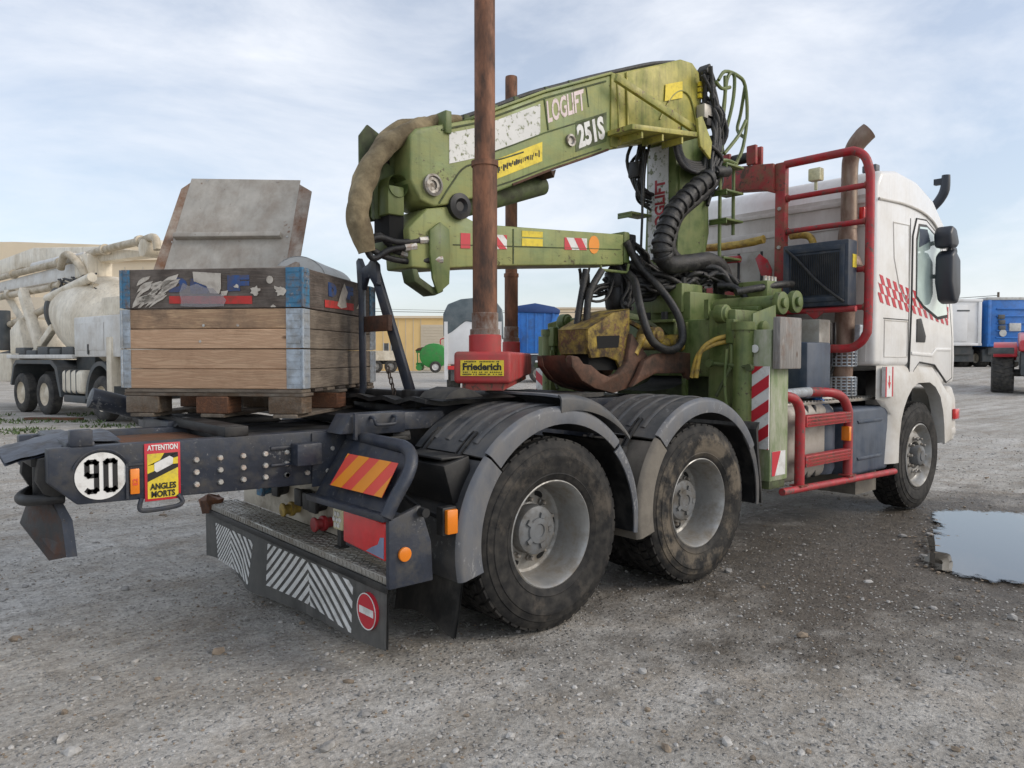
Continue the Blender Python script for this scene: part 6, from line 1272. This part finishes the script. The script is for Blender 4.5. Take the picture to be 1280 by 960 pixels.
# ---------------------------------------------------------------- yard behind: vehicles, machines, buildings
def simple_wheel(parent, p, r=.53, w=.32, ax='y', rim='pump_cream', lug=0, s=-1):
    """small wheel for far vehicles; outer face towards s along the axis"""
    b = MB(); pr = [(r*.56, .03), (r*.62, .015), (r*.8, 0), (r*.95, .03), (r, .06), (r, w-.06), (r*.95, w-.03), (r*.8, w), (r*.56, w-.02)]
    pr = [(a, -s*t) for a, t in pr]; b.lathe(pr, 32, p, ax)
    if lug:
        for k in range(lug):
            for e in (0, 1):
                a = 2*math.pi*(k+.5*e)/lug; q = Matrix.Rotation(-a if ax == 'y' else a, 3, 'Y' if ax == 'y' else 'X')
                y0 = .03 if e else w*.48; y1 = w*.54 if e else w-.03
                c, s_ = math.cos(a), math.sin(a); V = []
                for (rr, da) in ((r*.95, .055), (r*1.035, .045)):
                    for (yy, sk) in ((y0, 0), (y1, .12 if e else -.12)):
                        for g in (-1, 1):
                            a2 = a+g*da+(sk if e else sk+.12)
                            t = -s*yy
                            V.append((p[0]+rr*math.cos(a2), p[1]+t, p[2]+rr*math.sin(a2)) if ax == 'y' else (p[0]+t, p[1]+rr*math.cos(a2), p[2]+rr*math.sin(a2)))
                b.add(V, [(0, 1, 3, 2), (4, 6, 7, 5), (0, 4, 5, 1), (2, 3, 7, 6), (0, 2, 6, 4), (1, 5, 7, 3)])
    t = part('tyre', b, 'tyre_far', parent)
    part('rim', MB().lathe([(r*.57, -s*.03), (r*.55, -s*.06), (r*.45, -s*.12), (r*.3, -s*.1), (r*.16, -s*.06), (0, -s*.05)], 28, p, ax), rim, t)
    return t
# concrete pump lorry
PM = thing('concrete_pump_truck', 'cream concrete mixer lorry with folded pump boom behind the wooden crate', 'truck', (.449, 20.096, 0), R(-79.38))
for x in (.0, 1.6, 4.93):
    simple_wheel(PM, (x, 0, .53)); simple_wheel(PM, (x, 2.5, .53), s=1)
part('chassis', MB().box(-2.2, 8.0, .8, 1.7, .75, 1.1), 'pump_dark', PM, bevel=.03)
part('rear_mudguard', MB().prism([(-.75, .75), (-.5, 1.3), (-.3, 1.42), (2.1, 1.42), (2.45, 1.25), (2.7, .5), (2.6, .5), (2.3, 1.2), (2.05, 1.32), (-.25, 1.32), (-.42, 1.25), (-.65, .72)], .02, 2.48), 'pump_dark', PM)
part('front_mudguard', MB().prism([(4.93+.78*math.cos(a*.157), .5+.9*math.sin(a*.157)) for a in range(21)]+[(4.93+.66*math.cos(a*.157), .5+.8*math.sin(a*.157)) for a in range(20, -1, -1)], .0, 2.5), 'pump_dark', PM)
wt = part('water_tank', MB().box(2.7, 3.95, .02, .6, .6, 1.18), 'pump_cream', PM, bevel=.1, seg=4)
for x in (2.95, 3.25, 3.55): part('tank_band', MB().box(x, x+.06, .01, .61, .59, 1.19), 'pump_dark', wt, bevel=.1, seg=4)
cb_ = part('control_cabinet', MB().box(3.57, 6.0, .0, .7, 1.5, 2.45), 'pump_grey', PM, bevel=.03)
part('cabinet_door', MB().box(3.7, 5.2, -.015, -.002, 1.66, 2.3), 'pump_grey', cb_, bevel=.008)
part('cabinet_lock', MB().box(4.35, 4.42, -.025, -.015, 1.56, 1.8), 'black_plastic', cb_)
part('outrigger_leg', MB().box(5.4, 5.65, -.05, .2, .45, 1.95).box(5.3, 5.75, -.1, .25, .38, .45), 'pump_cream', PM, bevel=.02)
part('step_box', MB().box(2.75, 4.0, .05, .5, .38, .56), 'pump_dark', PM, bevel=.02)
parts('pedestal', MB().box(2.4, 3.5, .5, 2.0, 1.1, 1.9).cyl((6.3, 1.25, 1.1), (6.3, 1.25, 3.6), .4, n=20), 'pump_dark', PM, bevel=.03)
dr = part('mixer_drum', MB().lathe([(0, -2.75), (.5, -2.72), (.62, -2.4), (1.05, -.9), (1.2, .0), (1.18, .8), (.95, 1.7), (.6, 2.1), (0, 2.15)], 40, (0, 0, 0), 'x'), 'pump_cream', PM, sharp=50)
dr.location = (2.3, 1.35, 2.45); dr.rotation_euler = (0, R(11), 0)
part('drum_ring', MB().lathe([(.8, -2.0), (.86, -1.95), (.86, -1.8), (.8, -1.75)], 36, (0, 0, 0), 'x'), 'pump_dark', dr)
part('rear_bodywork', MB().box(-2.3, -.9, .1, 2.4, .8, 1.6).prism([(-2.2, 1.6), (-2.2, 2.3), (-1.5, 2.6), (-1.1, 1.6)], .5, 2.0), 'pump_cream', PM, bevel=.04)
part('hopper_pump', MB().prism([(-3.3, .8), (-3.5, 1.6), (-2.3, 1.7), (-2.3, .8)], .5, 2.0).cyl((-2.9, .6, 1.7), (-2.9, .6, 2.9), .16, n=14), 'pump_dark', PM, bevel=.03)
part('upper_boom', MB().prism([(-6.2, 4.35), (-5.2, 4.62), (-2.2, 4.78), (2.4, 4.40), (4.6, 4.1), (4.6, 3.95), (1.5, 4.02), (-1.2, 4.2), (-1.6, 4.08), (-3.0, 4.25), (-6.2, 4.1)], 1.15, 1.5), 'pump_cream', PM, bevel=.04)
part('lower_boom', MB().prism([(-6.2, 3.55), (-6.2, 3.8), (1.4, 4.05), (1.9, 3.95), (1.9, 3.72), (1.4, 3.62)], .95, 1.2), 'pump_grey', PM, bevel=.03)
parts('boom_knuckle', MB().box(1.5, 2.3, .85, 1.5, 3.6, 4.2).cyl((1.9, .8, 3.95), (1.9, 1.55, 3.95), .2, n=18).cyl((5.2, .9, 4.1), (5.2, 1.5, 4.1), .22, n=18), 'pump_cream', PM, bevel=.04)
parts('boom_strut', MB().bar((-4.0, 1.1, 3.6), (-1.3, 1.1, 1.75), .3, .35).bar((.6, 1.0, 3.6), (3.4, .9, 2.4), .2, .22), 'pump_cream', PM, bevel=.02)
for p in ([(-6.0, .85, 3.3), (-3, .8, 3.38), (.3, .8, 3.44), (.8, .8, 3.55)], [(-4.6, .7, 2.15), (-4.2, .7, 2.3), (-1, .7, 2.7), (2.4, .7, 3.2), (3.2, .7, 3.25)], [(1.3, 1.1, 4.22), (3.0, 1.0, 4.25), (4.9, 1.0, 4.28), (5.6, 1.0, 4.3), (5.75, 1.0, 4.0)], [(-5.8, 1.05, 4.0), (-3, .9, 4.02), (.5, .9, 4.1)]):
    q = part('delivery_pipe', MB().tube(p, .095, 12, smooth=4), 'pump_pipe', PM)
    for k in (1, 2):
        c = Vector(p[k]); t = (Vector(p[min(k+1, len(p)-1)])-Vector(p[k-1])).normalized(); part('pipe_clamp', MB().cyl(c-t*.06, c+t*.06, .14, n=12), 'pump_pipe', q)
part('boom_cylinder', MB().cyl((-1.5, .95, 4.15), (1.3, .95, 4.2), .11, n=14).cyl((1.2, .95, 4.2), (2.0, .95, 4.22), .06, n=12), 'pump_grey', PM)
part('boom_cylinder', MB().cyl((.4, .6, 3.1), (3.2, .6, 3.5), .12, n=14), 'pump_cream', PM)
part('upper_elbow', MB().tube([(.9, .75, 3.9), (1.2, .7, 4.15), (1.6, .7, 4.2), (2.1, .75, 3.9), (2.3, .8, 3.6)], .1, 12, smooth=4), 'pump_pipe', PM)
part('yellow_box', MB().box(3.9, 5.2, .5, 1.6, 2.5, 2.95), 'pump_cream', PM, bevel=.04)
part('lattice_arm', MB().bar((-.4, .55, 1.6), (.9, .55, 2.3), .16, .2), 'pump_cream', PM, bevel=.02)
part('lattice_arm', MB().bar((-1.4, .6, 3.4), (.1, .5, 1.7), .22, .3), 'pump_cream', PM, bevel=.02)
part('side_rail', MB().box(-1.0, 3.4, .02, .12, 1.46, 1.56), 'pump_grey', PM, bevel=.01)
part('cab', MB().prism([(6.2, 1.0), (6.2, 3.0), (6.5, 3.1), (7.8, 3.0), (8.2, 2.2), (8.3, 1.0), (8.2, .7), (6.2, .7)], .02, 2.48), 'pump_cream', PM, bevel=.08, seg=3)
part('cab_window', MB().prism([(6.8, 2.05), (6.8, 2.8), (7.6, 2.75), (7.95, 2.1)], .005, .022), 'glass_cab', PM)
simple_wheel(PM, (6.75, 0, .53)); simple_wheel(PM, (6.75, 2.5, .53), s=1)
rn = random.Random(8)
for i in range(9): part('hydraulic_line', MB().tube([(1.2+rn.uniform(-.5, 2), .7, 3.6), (1.4+rn.uniform(-.5, 2), .65, 3.2), (2.2+rn.uniform(-.5, 1), .6, 3.0), (2.4, .6, 2.4)], .025, 6, smooth=4), 'hose_black', PM)
for i in range(5): part('engine_clutter', MB().box(-1.2+i*.8+.02, -.5+i*.8, .3, .9, 1.45, 1.6+.25*rn.random()), 'pump_dark', PM, bevel=.03)
# plank and weeds in front of it
pk = obj('loose_plank', mesh_of(MB().box(-.7, .7, -.1, .1, 0, .06), 'plank', bevel=.006), 'wood_red', None, yard(-10.9, 17.9), (0, 0, R(-47)))
tag(pk, 'reddish wooden plank lying on gravel by the pump lorry wheels', 'plank')
wd = MB(); rn = random.Random(6)
for i in range(2600):
    d = rn.uniform(14.5, 20); r = -d*rn.uniform(.5, .74); p = yard(r, d)
    if noise.noise((p.x*.7, p.y*.7, 2)) < .05: continue
    h = rn.uniform(.02, .09); a = rn.random()*6.28; w = .012+.02*rn.random(); q = Vector((math.cos(a), math.sin(a), 0)); l = Vector((math.cos(a+1.3), math.sin(a+1.3), 0))*h*.7
    z = ground_h(p.x, p.y); p.z = z; wd.add([p-q*w, p+q*w, p+l+Vector((0, 0, h))], [(0, 1, 2)])
wo_ = part('weeds', wd, 'weed'); wo_['kind'] = 'stuff'; wo_['label'] = 'low green weeds growing through the gravel'

def tri(r0, d): return yard(r0, d)
VR = math.atan2(RV.y, RV.x)          # heading of the picture's right-hand direction
# yellow hall
bd = thing('yellow_hall', 'sunlit yellow industrial hall with pale roller shutter', 'building', yard(-12.5, 82), VR)
part('wall', MB().box(-9, 9, 0, 14, 0, 5.7), 'building_yellow', bd)
part('roof', MB().prism([(-9.2, 5.7), (-9.2, 5.95), (9.2, 5.95), (9.2, 5.7)], -.2, 14.2), 'building_cream', bd)
sh = part('shutter', MB().box(2.6, 5.8, -.06, -.005, 0, 5.0), 'shutter', bd)
for k in range(16): part('shutter_slat', MB().box(2.62, 5.78, -.1, -.062, .1+k*.305, .32+k*.305), 'shutter', sh)
for x in (-1.4, -.6): 
    w_ = part('window', MB().box(x, x+.5, -.04, -.005, 1.7, 3.0), 'pump_dark', bd); parts('window_frame', MB().box(x-.06, x, -.07, -.005, 1.64, 3.06).box(x+.5, x+.56, -.07, -.005, 1.64, 3.06), 'white_print', w_)
ch_ = thing('cream_hall', 'long pale cream hall with low pitched roof behind the pump lorry', 'building', yard(-36, 52), VR)
part('wall', MB().box(-6, 15.5, 0, 16, 0, 8.2), 'building_cream', ch_)
part('roof', MB().prism([(-6.4, 8.0), (-1.5, 9.3), (2, 9.35), (15.9, 8.9), (15.9, 8.2), (-6.4, 7.8)], -.3, 16.3), 'building_cream', ch_)
for k_ in range(5): part('wall_band', MB().box(-5.6+k_*4.2, -2.0+k_*4.2, -.06, -.005, 4.2, 5.6), 'shutter', ch_)
for k_ in range(15): part('cladding_joint', MB().box(-8.9+k_*.82, -8.84+k_*.82, -.03, -.004, .1, 5.68), 'shutter', bd)
for k_ in range(17): part('cladding_joint', MB().box(-5.6+k_*1.25, -5.53+k_*1.25, -.03, -.004, .1, 7.7), 'shutter', ch_)
# flat wagon in front of the hall
wg = thing('flat_trailer', 'low flat trailer parked before the yellow hall', 'trailer', yard(-13.2, 72), VR)
part('deck', MB().box(-6, 2.6, 0, 2.4, 1.15, 1.5), 'pump_cream', wg, bevel=.03); part('side_rave', MB().box(-6, 2.6, -.03, -.002, 1.2, 2.1), 'pump_cream', wg); part('chassis', MB().box(-6, 2.4, .6, 1.8, .8, 1.14), 'pump_dark', wg)
for x in (.2, 1.6, -5): simple_wheel(wg, (x, 0, .6), .6, .4, rim='rim_silver')
# green baler
gb = thing('green_baler', 'bright green round baler standing beyond the yard', 'farm machine', yard(-7.6, 72), VR)
part('bale_chamber', MB().prism([(.1+1.35*math.cos(a*.3142)*1.0, 1.62+1.2*math.sin(a*.3142)) for a in range(20)], 0, 2.2), 'machine_green', gb, bevel=.08, seg=2)
part('front_frame', MB().box(-1.6, -.3, .2, 2.0, 1.9, 2.15).box(-1.5, -1.4, .2, .3, .6, 2.0).box(-1.0, -.9, .2, .3, .6, 2.0).box(-1.6, -.2, .3, 1.9, .7, .95), 'machine_green', gb, bevel=.02)
part('top_cover', MB().prism([(-1.7, 2.1), (-1.4, 2.35), (.4, 2.75), (.8, 2.65), (-.2, 2.2)], .1, 2.1), 'grapple_rust', gb, bevel=.03)
part('pickup', MB().cyl((-1.3, .1, .5), (-1.3, 2.1, .5), .3, n=16), 'machine_green', gb)
part('exhaust_hoop', MB().tube([(.7, 1, 2.7), (.7, 1, 3.2), (1.3, 1, 3.3), (1.5, 1, 3.0)], .06, 8, smooth=3), 'machine_red', gb)
simple_wheel(gb, (.3, -.25, .55), .55, .35, rim='truck_white')
# covered tipper
tp = thing('tarpaulin_truck', 'white lorry body under a dark green tarpaulin behind the near stake', 'truck', yard(-1.55, 30), VR)
part('tarpaulin', MB().prism([(-1.18, 2.3), (-1.18, 3.2), (-1.0, 3.6), (-.5, 3.8), (.2, 3.85), (.9, 3.75), (1.15, 3.4), (1.18, 2.3), (.6, 2.75), (-.3, 2.95), (-.8, 2.5)], -.05, 6), 'tarp_dark', tp, bevel=.06, seg=3, wave=.06, wsc=2)
part('body', MB().box(-1.1, 1.1, .0, 6, 1.2, 3.0), 'truck_white', tp, bevel=.05); parts('rear_doorframe', MB().box(-1.14, -1.0, -.06, .1, .6, 2.9).box(1.0, 1.14, -.06, .1, .6, 2.9), 'truck_white', tp)
part('chassis', MB().box(-.9, .9, .1, 6, .55, 1.2), 'pump_dark', tp)
for x, s in ((-1.1, -1), (1.1, 1)): simple_wheel(tp, (x, 1.0, .5), .5, .5, 'x', s=s)
part('tail_lamp', MB().box(-1.0, -.7, -.08, -.02, 1.0, 1.15), 'red_reflector', tp)
# blue tipper
bl = thing('blue_tipper', 'bright blue tipper lorry standing behind the far stake', 'truck', yard(1.55, 44), VR)
bb_ = part('tipper_body', MB().prism([(-1.25, 1.7), (-1.3, 4.3), (1.2, 4.1), (1.15, 1.7)], 0, 5), 'truck_blue', bl, bevel=.05)
for x in (-1.2, -.7, -.2, .3, .8): part('body_rib', MB().box(x, x+.1, -.06, -.002, 1.75, 4.05), 'truck_blue', bb_)
part('body_rim', MB().prism([(-1.34, 4.2), (-1.2, 4.5), (-.2, 4.62), (.9, 4.4), (1.26, 4.2), (1.24, 4.0), (-1.3, 4.1)], -.12, 5.0), 'truck_blue_dark', bl, bevel=.05, wave=.05, wsc=2)
parts('body_brace', MB().bar((.9, -.1, 4.0), (.5, -.1, 2.0), .1, .12).bar((-1.3, -.1, 4.0), (-1.1, -.1, 1.7), .12, .12), 'truck_blue', bl)
part('chassis', MB().box(-1, 1.2, .2, 5, .7, 1.65), 'pump_dark', bl)
part('mudguard', MB().box(-.2, 1.3, -.1, .5, 1.15, 1.3), 'truck_white', bl, bevel=.03)
simple_wheel(bl, (.0, -.05, .56), .56, .32, rim='rim_silver'); simple_wheel(bl, (-1.3, -.05, .56), .56, .32, rim='rim_silver')
# distant store
fb = thing('store_building', 'pale distant store building seen between blue tipper and crane', 'building', yard(8.5, 96), VR)
part('wall', MB().box(-3.0, 12, 0, 9, 0, 7.6), 'building_cream', fb); part('roof', MB().box(-3.2, 12.2, -.2, 9.2, 7.6, 7.8), 'shutter', fb)
# trailers at the right
def box_trailer(name, label, r, d, w, m_, zg, z0, z1, len_=9):
    t = thing(name, label, 'trailer', yard(r, d, zg), VR)
    b = part('body', MB().box(0, w, 0, len_, z0, z1), m_, t, bevel=.06)
    part('roof_rim', MB().box(-.04, w+.04, -.05, len_, z1-.12, z1+.04), 'truck_white' if m_ == 'truck_white' else 'tub_pale', b, bevel=.03)
    parts('corner_post', MB().box(w-.22, w-.02, -.06, -.002, z0, z1-.12).box(.02, .2, -.06, -.002, z0, z1-.12), m_, b, bevel=.02)
    part('bottom_rail', MB().box(.0, w, -.06, -.002, z0, z0+.14), m_, b, bevel=.01)
    part('chassis', MB().box(.3, w-.3, .3, len_, .7, z0-.02).box(.1, w-.1, .5, .7, .3, 1.0), 'pump_dark', t, bevel=.02)
    for s, x in ((-1, .12), (1, w-.12)):
        simple_wheel(t, (x, 1.2, .5), .5, .6, 'x', s=s); simple_wheel(t, (x, 2.6, .5), .5, .6, 'x', s=s)
    return t, b
wt_, wb_ = box_trailer('white_trailer', 'white box trailer parked beyond the cab', 23.6, 42, 2.5, 'truck_white', .93, 1.2, 3.75)
part('door_panel', MB().box(.35, 1.7, -.04, -.002, 1.45, 3.45), 'truck_white', wb_, bevel=.02); part('vent_slot', MB().box(1.1, 1.8, -.055, -.045, 3.1, 3.18), 'pump_dark', wb_); part('lamp_cluster', MB().box(.3, .8, -.1, -.04, 1.75, 2.1), 'pump_dark', wb_)
bt_, bb2 = box_trailer('blue_trailer', 'blue ribbed trailer beside the red tractor', 26.4, 42, 2.6, 'truck_blue', .93, 1.15, 3.85)
for k in range(5): part('panel_rib', MB().box(.5, 2.5, -.07, -.002, 1.6+k*.4, 1.68+k*.4), 'truck_blue', bb2, bevel=.02)
for (x, z) in ((.75, 2.8), (.78, 2.5), (.8, 2.2)): part('connector_box', MB().box(x-.18, x+.18, -.12, -.01, z-.12, z+.12), 'pump_dark', bb2, bevel=.02)
part('connector_plate', MB().box(1.2, 1.85, -.1, -.01, 2.0, 2.45), 'tub_pale', bb2, bevel=.02); part('gauge', disc(MB(), (.85, -.05, 1.9), (0, -1, 0), .2, .05, 18), 'tub_pale', bb2)
wl2 = thing('yard_wall', 'brown slatted wall between the white and blue trailers', 'wall', yard(25.0, 50, .95), VR)
part('wall_body', MB().box(-14, 12, 0, .3, 0, 2.2), 'concrete', wl2)
for k in range(46): part('wall_slat', MB().box(-14+k*.57, -14+k*.57+.42, -.05, -.001, 2.2, 4.2) if True else None, 'wood_mid', wl2)
# red tractor
rt = thing('red_tractor', 'red farm tractor with deep tread tyres at the right edge', 'tractor', yard(18.35, 28.2), VR-R(33))
simple_wheel(rt, (-.37, .9, .9), .88, .74, 'x', rim='machine_red', lug=20, s=-1); simple_wheel(rt, (2.3, .9, .9), .88, .74, 'x', rim='machine_red', lug=20, s=1)
part('fender', MB().prism([(.9+1.12*math.cos(a*.2), .95+1.12*math.sin(a*.2)) for a in range(2, 14)]+[(.9+1.04*math.cos(a*.2), .95+1.04*math.sin(a*.2)) for a in range(13, 1, -1)], -.30, .45, 'x'), 'machine_red', rt, bevel=.02)
part('fender_flap', MB().box(-.37, .35, -.18, -.12, 1.62, 1.85), 'pump_dark', rt, bevel=.03)
part('body', MB().box(.55, 1.6, -.4, 3.5, .8, 1.7), 'pump_dark', rt, bevel=.08); part('bonnet', MB().prism([(-.6, 1.7), (-.5, 2.1), (.6, 2.35), (3.5, 2.5), (3.5, 1.7)], .5, 1.65, 'x'), 'machine_red', rt, bevel=.08, seg=3)
part('axle', MB().cyl((.3, .9, .9), (1.9, .9, .9), .14, n=14), 'pump_dark', rt)
# overhead line
for z_, d_ in ((5.6, 70), (8.2, 110)):
    P = [yard(-45+90*i/24, d_, z_+1.6*((i-12)/12)**2) for i in range(25)]
    w_ = part('overhead_cable', MB().tube(P, .025, 6), 'cable_dark')
    tag(w_, 'thin dark overhead cable sagging across the sky' if z_ < 6 else 'higher thin overhead cable beyond the yellow hall', 'cable')
for r_ in (-45, 45):
    for z_, d_ in ((7.2, 70), (9.8, 110)):
        p_ = yard(r_, d_); o_ = part('utility_pole', MB().cyl((p_.x, p_.y, 0), (p_.x, p_.y, z_+.3), .14, .1, 10), 'wood_grey'); tag(o_, 'wooden utility pole carrying the %s overhead cable at its %s end' % ('near' if d_ == 70 else 'far', 'left' if r_ < 0 else 'right'), 'utility pole')
